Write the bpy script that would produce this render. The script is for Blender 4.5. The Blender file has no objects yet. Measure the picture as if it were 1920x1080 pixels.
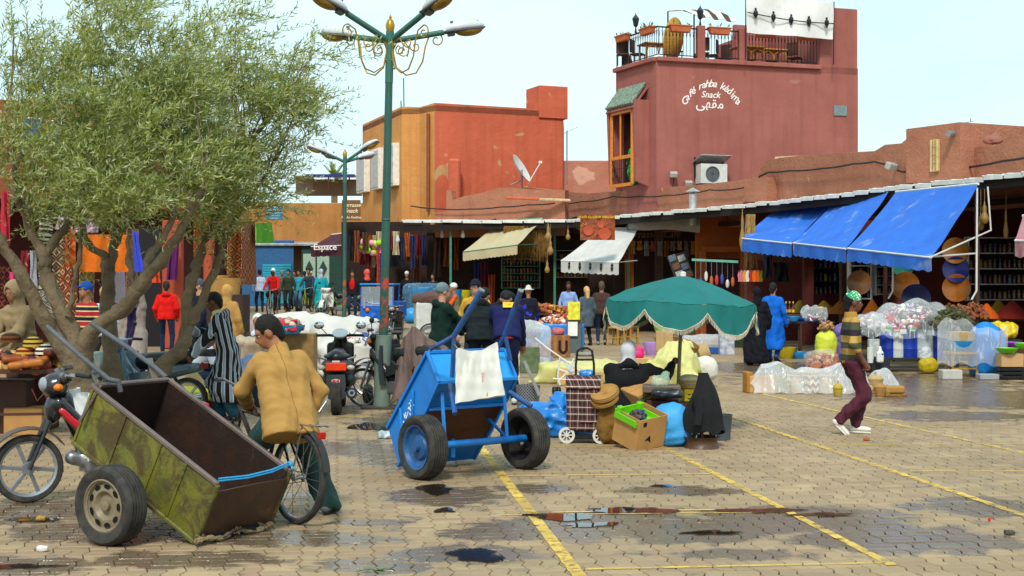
import bpy,math,random
import numpy as np
from mathutils import Vector,Matrix,Euler
from math import sin,cos,pi,radians as R
random.seed(7)
SC=bpy.context.scene
COL=SC.collection
# ------------------------------------------------------------------ camera, world, sun, exposure
F=2550.0  # focal length in pixels of the 1920 wide photograph
CH=1.75  # camera height
HY=530.0  # row of the horizon
cam_d=bpy.data.cameras.new('camera');cam=bpy.data.objects.new('camera',cam_d);COL.objects.link(cam)
cam.location=(0,0,CH);cam.rotation_euler=(pi/2,0,0)
cam_d.sensor_width=36;cam_d.lens=36*F/1920;cam_d.shift_y=-(540-HY)/1920
cam_d.clip_start=.1;cam_d.clip_end=2000
SC.camera=cam
w=bpy.data.worlds.new('World');SC.world=w;w.use_nodes=True
nt=w.node_tree;nt.nodes.clear()
SUN_EL,SUN_AZ=R(48),R(187)
sky=nt.nodes.new('ShaderNodeTexSky');sky.sky_type='NISHITA';sky.sun_disc=False
sky.sun_elevation=SUN_EL;sky.sun_rotation=SUN_AZ;sky.air_density=1.0;sky.dust_density=1.2
b1=nt.nodes.new('ShaderNodeBackground');b1.inputs[1].default_value=.12
nt.links.new(sky.outputs[0],b1.inputs[0])
tc=nt.nodes.new('ShaderNodeTexCoord');mp=nt.nodes.new('ShaderNodeMapping');mp.inputs['Scale'].default_value=(1,1,3.0)
nz=nt.nodes.new('ShaderNodeTexNoise');nz.inputs['Scale'].default_value=3.2;nz.inputs['Detail'].default_value=4;nz.inputs['Roughness'].default_value=.5
rp=nt.nodes.new('ShaderNodeValToRGB');rp.color_ramp.elements[0].position=.35;rp.color_ramp.elements[1].position=.62
rp.color_ramp.elements[0].color=(.50,.50,.50,1);rp.color_ramp.elements[1].color=(.97,.97,.97,1)
b2=nt.nodes.new('ShaderNodeBackground');b2.inputs[0].default_value=(.74,.975,1.0,1);b2.inputs[1].default_value=.88
mx=nt.nodes.new('ShaderNodeMixShader');ow=nt.nodes.new('ShaderNodeOutputWorld')
nt.links.new(tc.outputs['Generated'],mp.inputs[0]);nt.links.new(mp.outputs[0],nz.inputs['Vector']);nt.links.new(nz.outputs['Fac'],rp.inputs[0])
nt.links.new(rp.outputs[0],mx.inputs[0]);nt.links.new(b1.outputs[0],mx.inputs[1]);nt.links.new(b2.outputs[0],mx.inputs[2]);nt.links.new(mx.outputs[0],ow.inputs[0])
sun_d=bpy.data.lights.new('sun','SUN');sun=bpy.data.objects.new('sun',sun_d);COL.objects.link(sun)
sun_d.energy=2.1;sun_d.angle=R(9);sun_d.color=(1,.95,.86)
# the sun stands behind the camera, slightly to the left
sd=Vector((-.12*cos(SUN_EL),-.993*cos(SUN_EL),sin(SUN_EL)))
sun.rotation_euler=sd.to_track_quat('Z','Y').to_euler()
SC.view_settings.view_transform='Standard';SC.view_settings.look='None'
SC.view_settings.exposure=0.47;SC.view_settings.gamma=1.0;SC.view_settings.use_curve_mapping=False
SC.cycles.max_bounces=8;SC.cycles.diffuse_bounces=3;SC.cycles.glossy_bounces=3
SC.cycles.transparent_max_bounces=14;SC.cycles.caustics_reflective=False;SC.cycles.caustics_refractive=False
# ------------------------------------------------------------------ geometry of the place
def ss(a,b,x):
 t=min(1,max(0,(x-a)/(b-a)));return t*t*(3-2*t)
def gz(x,y):
 return .55*ss(36,54,y)*ss(2,-6,x)
def W(px,py,Y):
 return Vector(((px-960)/F*Y,Y,CH-(py-HY)/F*Y))
def G(px,py):
 Y=CH*F/(py-HY)
 for _ in range(60):
  z=gz((px-960)/F*Y,Y);Y=.5*Y+.5*max(5,(CH-z)*F/(py-HY))
 return Vector(((px-960)/F*Y,Y,gz((px-960)/F*Y,Y)))
def GX(px,Y):
 x=(px-960)/F*Y;return Vector((x,Y,gz(x,Y)))
# ------------------------------------------------------------------ materials
def lin(c):
 if isinstance(c,str):
  c=c.lstrip('#');c=tuple(int(c[i:i+2],16)/255 for i in(0,2,4))
 return tuple((v/12.92 if v<=.04045 else((v+.055)/1.055)**2.4)for v in c[:3])
MATS={}
class NT:
 def __init__(s,name):
  s.m=bpy.data.materials.new(name);s.m.use_nodes=True;s.t=s.m.node_tree
  s.b=s.t.nodes['Principled BSDF'];s.out=s.t.nodes['Material Output']
 def n(s,typ,**kw):
  nd=s.t.nodes.new('ShaderNode'+typ)
  for k,v in kw.items():setattr(nd,k,v)
  return nd
 def l(s,a,b):s.t.links.new(a,b)
 def put(s,sock,v):
  if hasattr(v,'links')or hasattr(v,'is_output'):s.l(v,sock)
  else:sock.default_value=v
 def math(s,op,a,b=None,c=None,clamp=False):
  nd=s.n('Math',operation=op,use_clamp=clamp)
  for i,v in enumerate((a,b,c)):
   if v is not None:s.put(nd.inputs[i],v)
  return nd.outputs[0]
 def mix(s,f,a,b):
  nd=s.n('Mix',data_type='RGBA');s.put(nd.inputs[0],f)
  for i,v in((6,a),(7,b)):
   s.put(nd.inputs[i],v if hasattr(v,'is_output')else tuple(v)[:3]+(1,))
  return nd.outputs[2]
 def ramp(s,f,stops,const=False):
  nd=s.n('ValToRGB');cr=nd.color_ramp
  if const:cr.interpolation='CONSTANT'
  while len(cr.elements)<len(stops):cr.elements.new(.5)
  for e,(p,c)in zip(cr.elements,stops):e.position=p;e.color=tuple(c)[:3]+(1,)
  s.put(nd.inputs[0],f);return nd.outputs[0]
 def coord(s,kind='Object'):
  if kind=='World':return s.n('NewGeometry').outputs['Position']
  return s.n('TexCoord').outputs[kind]
 def xyz(s,v):
  nd=s.n('SeparateXYZ');s.l(v,nd.inputs[0]);return nd.outputs
 def noise(s,v,scale,detail=3,rough=.55,dist=0):
  nd=s.n('TexNoise');s.l(v,nd.inputs['Vector']);nd.inputs['Scale'].default_value=scale
  nd.inputs['Detail'].default_value=detail;nd.inputs['Roughness'].default_value=rough;nd.inputs['Distortion'].default_value=dist
  return nd.outputs['Fac']
 def bump(s,h,strength,dist=.02):
  nd=s.n('Bump');nd.inputs['Strength'].default_value=strength;nd.inputs['Distance'].default_value=dist
  s.l(h,nd.inputs['Height']);s.l(nd.outputs[0],s.b.inputs['Normal'])
def sc3(c,k):return tuple(min(1,v*k)for v in c)
def mat(key,col=None,rough=.8,var=.18,scale=6,bump=.0,bscale=60,metal=0,col2=None,spec=.35,pat=None,coord='Object',trans=0,coat=0,emit=0,sheen=0):
 if key in MATS:return MATS[key]
 n=NT(key);c=lin(col);v=n.coord(coord)
 f=n.noise(v,scale,4,.6)
 f2=n.math('MULTIPLY_ADD',f,2.2,-.6,clamp=True)
 base=pat(n,v,c)if pat else c
 if pat:
  mul=n.n('Mix',data_type='RGBA',blend_type='MULTIPLY');mul.inputs[0].default_value=1
  n.l(base,mul.inputs[6]);n.l(n.ramp(f2,[(0,(1-var,)*3),(1,(1+var*.3,)*3)]),mul.inputs[7]);colr=mul.outputs[2]
 else:
  c2=lin(col2)if col2 else None
  colr=n.mix(f2,sc3(c,1-var),c2 if c2 else sc3(c,1+var))
 n.l(colr,n.b.inputs['Base Color'])
 n.b.inputs['Roughness'].default_value=rough;n.b.inputs['Metallic'].default_value=metal;n.b.inputs['Specular IOR Level'].default_value=spec
 if coat:n.b.inputs['Coat Weight'].default_value=coat;n.b.inputs['Coat Roughness'].default_value=.1
 if bump:n.bump(n.noise(v,bscale,3,.6),bump,.01)
 if emit:n.l(colr,n.b.inputs['Emission Color']);n.b.inputs['Emission Strength'].default_value=emit
 if trans:
  tr=n.n('BsdfTranslucent');n.l(colr,tr.inputs[0]);ms=n.n('MixShader');ms.inputs[0].default_value=trans
  n.l(n.b.outputs[0],ms.inputs[1]);n.l(tr.outputs[0],ms.inputs[2]);n.l(ms.outputs[0],n.out.inputs[0])
 MATS[key]=n.m;return n.m
def bands(axis,period,stops,off=0,wob=0):
 """colour bands along one axis of the thing itself; stops are (position 0..1, colour)"""
 def pat(n,v,c):
  x=n.xyz(v)[axis]
  if wob:x=n.math('ADD',x,n.math('MULTIPLY',n.noise(v,5,1),wob))
  u=n.math('FRACT',n.math('DIVIDE',n.math('ADD',x,50*period+off),period))
  return n.ramp(u,[(p,lin(k))for p,k in stops],True)
 return pat
def plaid(p1,p2,st1,st2):
 def pat(n,v,c):
  o=n.xyz(v);h=n.math('ADD',o[0],o[1])
  a=n.ramp(n.math('FRACT',n.math('DIVIDE',n.math('ADD',h,40),p1)),[(p,lin(k))for p,k in st1],True)
  b=n.ramp(n.math('FRACT',n.math('DIVIDE',n.math('ADD',o[2],40),p2)),[(p,lin(k))for p,k in st2],True)
  return n.mix(.55,a,b)
 return pat
def kilim(px,pz,pal,k=1.0):
 """woven diamonds and bands for carpets (thread colours)"""
 def pat(n,v,c):
  o=n.xyz(v)
  h=n.math('ADD',o[0],o[1])
  a=n.math('ABSOLUTE',n.math('SUBTRACT',n.math('FRACT',n.math('DIVIDE',n.math('ADD',h,40),px)),.5))
  b=n.math('ABSOLUTE',n.math('SUBTRACT',n.math('FRACT',n.math('DIVIDE',n.math('ADD',o[2],40),pz)),.5))
  rows=n.math('FRACT',n.math('MULTIPLY',n.math('FLOOR',n.math('DIVIDE',n.math('ADD',o[2],40),pz)),.37))
  u=n.math('FRACT',n.math('ADD',n.math('MULTIPLY',n.math('ADD',a,b),2.2*k),rows))
  m=len(pal)
  return n.ramp(u,[(i/m,lin(p))for i,p in enumerate(pal)],True)
 return pat
def plastic(key,tint='#e8f0f4',alpha=.28,rough=.18):
 if key in MATS:return MATS[key]
 n=NT(key);v=n.coord()
 c=lin(tint);alpha*=.8
 n.b.inputs['Base Color'].default_value=c+(1,);n.b.inputs['Roughness'].default_value=rough;n.b.inputs['Specular IOR Level'].default_value=.6
 tr=n.n('BsdfTransparent');ms=n.n('MixShader')
 lw=n.n('LayerWeight');lw.inputs[0].default_value=.45
 mpn=n.n('Mapping');mpn.inputs['Rotation'].default_value=(.5,.8,.4);mpn.inputs['Scale'].default_value=(1,1,.22);n.l(v,mpn.inputs[0])
 cr=n.math('MULTIPLY_ADD',n.noise(mpn.outputs[0],11,4,.6,1.5),6,-3.5,clamp=True)
 f=n.math('ADD',n.math('MULTIPLY',lw.outputs['Facing'],.30),n.math('MULTIPLY_ADD',cr,.45,alpha*.5),clamp=True)
 n.l(f,ms.inputs[0]);n.l(tr.outputs[0],ms.inputs[1]);n.l(n.b.outputs[0],ms.inputs[2]);n.l(ms.outputs[0],n.out.inputs[0])
 n.bump(n.noise(mpn.outputs[0],9,3,.6,1.2),.9,.03)
 MATS[key]=n.m;return n.m
# ------------------------------------------------------------------ scene tree
def thing(name,label,cat,loc=(0,0,0),rz=0,group=None,rot=None):
 o=bpy.data.objects.new(name,None);COL.objects.link(o);o.empty_display_size=.1
 o.location=loc;o.rotation_euler=rot if rot else(0,0,rz)
 o['label']=label;o['category']=cat
 if group:o['group']=group
 return o
def tag(o,label,cat,group=None,kind=None):
 if label:o['label']=label
 if cat:o['category']=cat
 if group:o['group']=group
 if kind:o['kind']=kind
 return o
def put(o,loc,rz=0):
 o.location=loc;o.rotation_euler=(0,0,rz);return o
def kids(o):return list(o.children)
def dup(o,loc,rz=None,label=None,group=None,parent=None):
 c=o.copy();COL.objects.link(c)
 if parent is not None:c.parent=parent
 else:
  c.location=loc
  if rz is not None:c.rotation_euler=(0,0,rz)
 if label:c['label']=label
 if group:c['group']=group
 for ch in kids(o):dup(ch,None,None,parent=c)
 return c
def meshobj(name,v,f,mats,parent=None,mi=None,smooth=38):
 me=bpy.data.meshes.new(name)
 me.from_pydata([tuple(p)for p in v]if not isinstance(v,np.ndarray)else v.tolist(),[],f if isinstance(f,list)else f.tolist())
 if not isinstance(mats,(list,tuple)):mats=[mats]
 for m in mats:me.materials.append(m)
 if mi is not None and len(mats)>1:me.polygons.foreach_set('material_index',mi)
 if smooth:
  me.polygons.foreach_set('use_smooth',[True]*len(me.polygons));me.set_sharp_from_angle(angle=R(smooth))
 me.update()
 o=bpy.data.objects.new(name,me);COL.objects.link(o)
 if parent is not None:o.parent=parent
 return o
def rotm(rx=0,ry=0,rz=0):return Euler((rx,ry,rz)).to_matrix()
class MB:
 def __init__(s):s.v=[];s.f=[];s.mi=[];s.cur=0
 def add(s,vs,fs,M=None):
  b=len(s.v)
  s.v+=[tuple(M@Vector(p))if M is not None else tuple(p)for p in vs]
  s.f+=[tuple(i+b for i in q)for q in fs];s.mi+=[s.cur]*len(fs);return s
 def m(s,i):s.cur=i;return s
 def box(s,c,size,rot=None,bev=.006):
  hx,hy,hz=size[0]/2,size[1]/2,size[2]/2;b=min(bev,.45*min(hx,hy,hz));vs=[];idx={}
  for sx in(-1,1):
   for sy in(-1,1):
    for sz in(-1,1):
     for a in range(3):
      p=[sx*hx,sy*hy,sz*hz]
      for q in range(3):
       if q!=a:p[q]-=(sx,sy,sz)[q]*b
      idx[(sx,sy,sz,a)]=len(vs);vs.append(Vector(p))
  fs=[]
  for a in range(3):
   u,w_=(a+1)%3,(a+2)%3
   for sg in(-1,1):
    q=[]
    for(i,j)in((-1,-1),(1,-1),(1,1),(-1,1)):
     k=[0,0,0];k[a]=sg;k[u]=i;k[w_]=j;q.append(idx[tuple(k)+(a,)])
    fs.append(q if sg>0 else q[::-1])
   for i in(-1,1):
    for j in(-1,1):  # edge along axis a between faces u and w_
     k0=[0]*3;k0[a]=-1;k0[u]=i;k0[w_]=j;k1=list(k0);k1[a]=1
     q=[idx[tuple(k0)+(u,)],idx[tuple(k1)+(u,)],idx[tuple(k1)+(w_,)],idx[tuple(k0)+(w_,)]]
     fs.append(q if i*j>0 else q[::-1])
  for sx in(-1,1):
   for sy in(-1,1):
    for sz in(-1,1):
     q=[idx[(sx,sy,sz,a)]for a in range(3)];fs.append(q if sx*sy*sz>0 else q[::-1])
  c=Vector(c);vs=[((rot@p)if rot is not None else p)+c for p in vs]
  return s.add(vs,fs)
 def bar(s,a,b,wd,th=None,up=(0,0,1),bev=.003):
  a,b=Vector(a),Vector(b);d=b-a;L=d.length;x=d.normalized();u=Vector(up)
  if abs(x.dot(u))>.98:u=Vector((0,1,0))
  y=u.cross(x).normalized();z=x.cross(y)
  return s.box((a+b)/2,(L,wd,th or wd),Matrix((x,y,z)).transposed(),bev)
 def tube(s,pts,r,n=8,cap=True,closed=False):
  pts=[Vector(p)for p in pts];m=len(pts);rs=r if isinstance(r,(list,tuple))else[r]*m;vs=[];fs=[]
  pu=None
  for i,p in enumerate(pts):
   d=(pts[(i+1)%m]-pts[i-1])if closed else(pts[min(i+1,m-1)]-pts[max(i-1,0)])
   d=d.normalized()if d.length>1e-9 else Vector((0,0,1))
   if pu is None:
    pu=d.orthogonal().normalized()
   pu=(pu-d*pu.dot(d));pu=pu.normalized()if pu.length>1e-6 else d.orthogonal().normalized()
   w_=d.cross(pu)
   for k in range(n):
    a=2*pi*k/n;vs.append(p+(pu*cos(a)+w_*sin(a))*rs[i])
  for i in range(m if closed else m-1):
   for k in range(n):
    j=(i+1)%m;fs.append((i*n+k,i*n+(k+1)%n,j*n+(k+1)%n,j*n+k))
  if cap and not closed:fs+=[tuple(range(n))[::-1],tuple(range((m-1)*n,m*n))]
  return s.add(vs,fs)
 def lathe(s,prof,n=20,M=None,cap=True):
  vs=[];fs=[];m=len(prof)
  for r,z in prof:
   for k in range(n):vs.append((r*cos(2*pi*k/n),r*sin(2*pi*k/n),z))
  for i in range(m-1):
   for k in range(n):fs.append((i*n+k,i*n+(k+1)%n,(i+1)*n+(k+1)%n,(i+1)*n+k))
  if cap:fs+=[tuple(range(n))[::-1],tuple(range((m-1)*n,m*n))]
  return s.add(vs,fs,M)
 def prism(s,poly,h,M=None):
  n=len(poly);vs=[(p[0],p[1],0)for p in poly]+[(p[0],p[1],h)for p in poly]
  fs=[tuple(range(n))[::-1],tuple(range(n,2*n))]+[(i,(i+1)%n,(i+1)%n+n,i+n)for i in range(n)]
  return s.add(vs,fs,M)
 def sphere(s,c,r,nu=12,nv=8,M=None):
  r=r if isinstance(r,(tuple,list))else(r,r,r);vs=[(c[0],c[1],c[2]-r[2])];fs=[]
  for j in range(1,nv):
   t=-pi/2+pi*j/nv
   for k in range(nu):vs.append((c[0]+r[0]*cos(t)*cos(2*pi*k/nu),c[1]+r[1]*cos(t)*sin(2*pi*k/nu),c[2]+r[2]*sin(t)))
  vs.append((c[0],c[1],c[2]+r[2]));L=len(vs)-1
  for k in range(nu):
   fs.append((0,1+(k+1)%nu,1+k));fs.append((L,1+(nv-2)*nu+k,1+(nv-2)*nu+(k+1)%nu))
   for j in range(nv-2):a=1+j*nu;fs.append((a+k,a+(k+1)%nu,a+nu+(k+1)%nu,a+nu+k))
  return s.add(vs,fs,M)
 def sheet(s,fn,nu,nv,th=0.004):
  """a cloth or plate from fn(u,v) -> point, with its own thickness"""
  P=[[Vector(fn(i/nu,j/nv))for j in range(nv+1)]for i in range(nu+1)];vs=[];fs=[];K=(nu+1)*(nv+1)
  top=[];bot=[]
  for i in range(nu+1):
   for j in range(nv+1):
    du=P[min(i+1,nu)][j]-P[max(i-1,0)][j];dv=P[i][min(j+1,nv)]-P[i][max(j-1,0)]
    nn=du.cross(dv);nn=nn.normalized()if nn.length>1e-9 else Vector((0,0,1))
    top.append(P[i][j]+nn*th/2);bot.append(P[i][j]-nn*th/2)
  vs=top+bot;ix=lambda i,j:i*(nv+1)+j
  for i in range(nu):
   for j in range(nv):
    fs.append((ix(i,j),ix(i+1,j),ix(i+1,j+1),ix(i,j+1)));fs.append((K+ix(i,j+1),K+ix(i+1,j+1),K+ix(i+1,j),K+ix(i,j)))
  for i in range(nu):
   fs.append((ix(i+1,0),ix(i,0),K+ix(i,0),K+ix(i+1,0)));fs.append((ix(i,nv),ix(i+1,nv),K+ix(i+1,nv),K+ix(i,nv)))
  for j in range(nv):
   fs.append((ix(0,j),ix(0,j+1),K+ix(0,j+1),K+ix(0,j)));fs.append((ix(nu,j+1),ix(nu,j),K+ix(nu,j),K+ix(nu,j+1)))
  return s.add(vs,fs)
 def build(s,name,mats,parent=None,smooth=38):
  return meshobj(name,s.v,s.f,mats,parent,s.mi,smooth)
def frame(o,x,z=(0,0,1)):
 """matrix with local x along x, local z towards z"""
 x=Vector(x).normalized();z=Vector(z);y=z.cross(x).normalized();z=x.cross(y)
 M=Matrix((x,y,z)).transposed().to_4x4();M.translation=Vector(o);return M
def axisM(o,ax):
 """matrix whose local z points along ax"""
 M=Vector(ax).to_track_quat('Z','Y').to_matrix().to_4x4();M.translation=Vector(o);return M
FONT_A=None
def text_mb(txt,size,ext=.003,shear=0,bold=0,arabic=False):
 cu=bpy.data.curves.new('text','FONT');cu.body=txt;cu.size=size;cu.extrude=ext;cu.shear=shear;cu.offset=bold
 cu.align_x='CENTER';cu.align_y='CENTER';cu.resolution_u=3
 ob=bpy.data.objects.new('text',cu);COL.objects.link(ob)
 dg=bpy.context.evaluated_depsgraph_get();me=bpy.data.meshes.new_from_object(ob.evaluated_get(dg))
 mb=MB();mb.add([(v.co.x,-v.co.z,v.co.y)for v in me.vertices],[tuple(p.vertices)for p in me.polygons])
 bpy.data.objects.remove(ob);bpy.data.curves.remove(cu);bpy.data.meshes.remove(me);return mb
def xf(mb,M):
 mb.v=[tuple(M@Vector(p))for p in mb.v];return mb
# ------------------------------------------------------------------ smooth solids (one continuous skin round a set of limbs)
def surfnet(Fd,org,h):
 ins=Fd<0;nx,ny,nz_=Fd.shape
 cs=(nx-1,ny-1,nz_-1);acc=np.zeros(cs+(3,));cnt=np.zeros(cs)
 cor=[(i,j,k)for i in(0,1)for j in(0,1)for k in(0,1)]
 sub=lambda A,c:A[c[0]:c[0]+cs[0],c[1]:c[1]+cs[1],c[2]:c[2]+cs[2]]
 for a in range(3):
  for c in cor:
   if c[a]==0:
    d=list(c);d[a]=1;fa,fb=sub(Fd,c),sub(Fd,d);x=(fa<0)!=(fb<0)
    t=np.where(x,fa/np.where(x,fa-fb,1),0);cnt+=x
    for q in range(3):acc[...,q]+=x*(c[q]+(t if q==a else 0))
 on=cnt>0;ids=-np.ones(cs,int);ids[on]=np.arange(on.sum())
 pos=np.argwhere(on)+acc[on]/cnt[on][:,None];V=org+pos*h;faces=[]
 for a in range(3):
  d=[0,0,0];d[a]=1;sl0=[slice(None)]*3;sl1=[slice(None)]*3
  sl0[a]=slice(0,-1);sl1[a]=slice(1,None);A=ins[tuple(sl0)];B=ins[tuple(sl1)];x=A!=B
  I=np.argwhere(x);u,w_=(a+1)%3,(a+2)%3
  ok=(I[:,u]>0)&(I[:,w_]>0)&(I[:,u]<cs[u])&(I[:,w_]<cs[w_]);I=I[ok]
  fl=A[tuple(I.T)];q=[]
  for(du,dw)in((0,0),(-1,0),(-1,-1),(0,-1)):
   J=I.copy();J[:,u]+=du;J[:,w_]+=dw;q.append(ids[tuple(J.T)])
  q=np.stack(q,1);q=np.where(fl[:,None],q,q[:,::-1]);faces.append(q)
 Fc=np.concatenate(faces);return V,Fc[(Fc>=0).all(1)]
def folds(amp,freq,aniso=(1,1,.35),seed=0):
 rs=np.random.RandomState(seed);D=[(rs.normal(size=3)*np.array(aniso)*freq*rs.uniform(.6,1.6),rs.uniform(0,6.28))for _ in range(7)]
 def fn(X,Y,Z):
  o=0
  for i in range(0,6,2):
   (a,p),(b,q)=D[i],D[i+1];o=o+np.sin(a[0]*X+a[1]*Y+a[2]*Z+p+1.3*np.sin(b[0]*X*.6+b[1]*Y*.6+b[2]*Z*.6+q))
  return o*amp/3
 return fn
def crease(amp,freq,seed=0,aniso=(1,1,1)):
 """sharp wrinkles, as in plastic sheet and stiff cloth"""
 rs=np.random.RandomState(seed);D=[(rs.normal(size=3)*np.array(aniso)*freq*rs.uniform(.5,1.5),rs.uniform(0,6.28),rs.normal(size=3)*freq*.5)for _ in range(4)]
 def fn(X,Y,Z):
  o=0
  for d,p,e in D:o=o+np.abs(np.sin(d[0]*X+d[1]*Y+d[2]*Z+p+1.2*np.sin(e[0]*X+e[1]*Y+e[2]*Z)))-.6
  return o*amp*.6
 return fn
def solid(prims,h,k=.03,disp=None,cut=None):
 lo=np.full(3,1e9);hi=-lo
 def bb(p):
  if p[0][-1]=='c':
   a,b=np.array(p[1],float),np.array(p[2],float);r=max(p[3],p[4]);return np.minimum(a,b)-r,np.maximum(a,b)+r
  c,r=np.array(p[1],float),np.array(p[2],float)
  if len(p)>3 and p[3]is not None:r=np.full(3,np.linalg.norm(r)if p[0][-1]=='b' else r.max())
  return c-r,c+r
 for p in prims:
  if p[0][0]!='-':a,b=bb(p);lo=np.minimum(lo,a);hi=np.maximum(hi,b)
 lo=lo-3*h-.02;n=np.ceil((hi+3*h+.02-lo)/h).astype(int)+1
 ax=[lo[i]+h*np.arange(n[i])for i in range(3)];Fd=np.full(n,.5)
 for p in prims:
  a,b=bb(p);i0=np.maximum(((a-k-3*h-lo)/h).astype(int),0);i1=np.minimum(np.ceil((b+k+3*h-lo)/h).astype(int)+1,n)
  if(i1<=i0).any():continue
  sl=tuple(slice(i0[q],i1[q])for q in range(3))
  X,Y,Z=ax[0][sl[0]][:,None,None],ax[1][sl[1]][None,:,None],ax[2][sl[2]][None,None,:]
  if p[0][-1]=='c':
   A,B=np.array(p[1],float),np.array(p[2],float);d=B-A;L=max(d@d,1e-9)
   t=np.clip(((X-A[0])*d[0]+(Y-A[1])*d[1]+(Z-A[2])*d[2])/L,0,1)
   D=np.sqrt((X-A[0]-t*d[0])**2+(Y-A[1]-t*d[1])**2+(Z-A[2]-t*d[2])**2)-(p[3]+t*(p[4]-p[3]))
  else:
   c,r=p[1],p[2];x,y,z=X-c[0],Y-c[1],Z-c[2]
   if len(p)>3 and p[3]is not None:
    m=p[3];x,y,z=(m[0][0]*x+m[1][0]*y+m[2][0]*z,m[0][1]*x+m[1][1]*y+m[2][1]*z,m[0][2]*x+m[1][2]*y+m[2][2]*z)
   if p[0][-1]=='e':
    k0=np.sqrt((x/r[0])**2+(y/r[1])**2+(z/r[2])**2)+1e-9;k1=np.sqrt((x/r[0]**2)**2+(y/r[1]**2)**2+(z/r[2]**2)**2)+1e-9;D=k0*(k0-1)/k1
   else:
    rr=p[4]if len(p)>4 else .01;qx,qy,qz=np.abs(x)-r[0]+rr,np.abs(y)-r[1]+rr,np.abs(z)-r[2]+rr
    D=np.sqrt(np.maximum(qx,0)**2+np.maximum(qy,0)**2+np.maximum(qz,0)**2)+np.minimum(np.maximum(np.maximum(qx,qy),qz),0)-rr
  C=Fd[sl]
  if p[0][0]=='-':Fd[sl]=np.maximum(C,-D)
  else:
   hh=np.clip(.5+.5*(C-D)/k,0,1);Fd[sl]=C+(D-C)*hh-k*hh*(1-hh)
 X,Y,Z=ax[0][:,None,None],ax[1][None,:,None],ax[2][None,None,:]
 if disp:Fd=Fd+disp(X,Y,Z)
 if cut:Fd=cut(Fd,X,Y,Z)
 return surfnet(Fd,lo,h)
def solid_obj(name,prims,h,m,parent=None,k=.03,disp=None,cut=None,extra=None,smooth=60):
 V,Fc=solid(prims,h,k,disp,cut)
 if extra:
  for(pr,hh,kk)in extra:
   v2,f2=solid(pr,hh,kk);Fc=np.concatenate([Fc,f2+len(V)]);V=np.concatenate([V,v2])
 return meshobj(name,V,Fc,m,parent,smooth=smooth)
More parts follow.
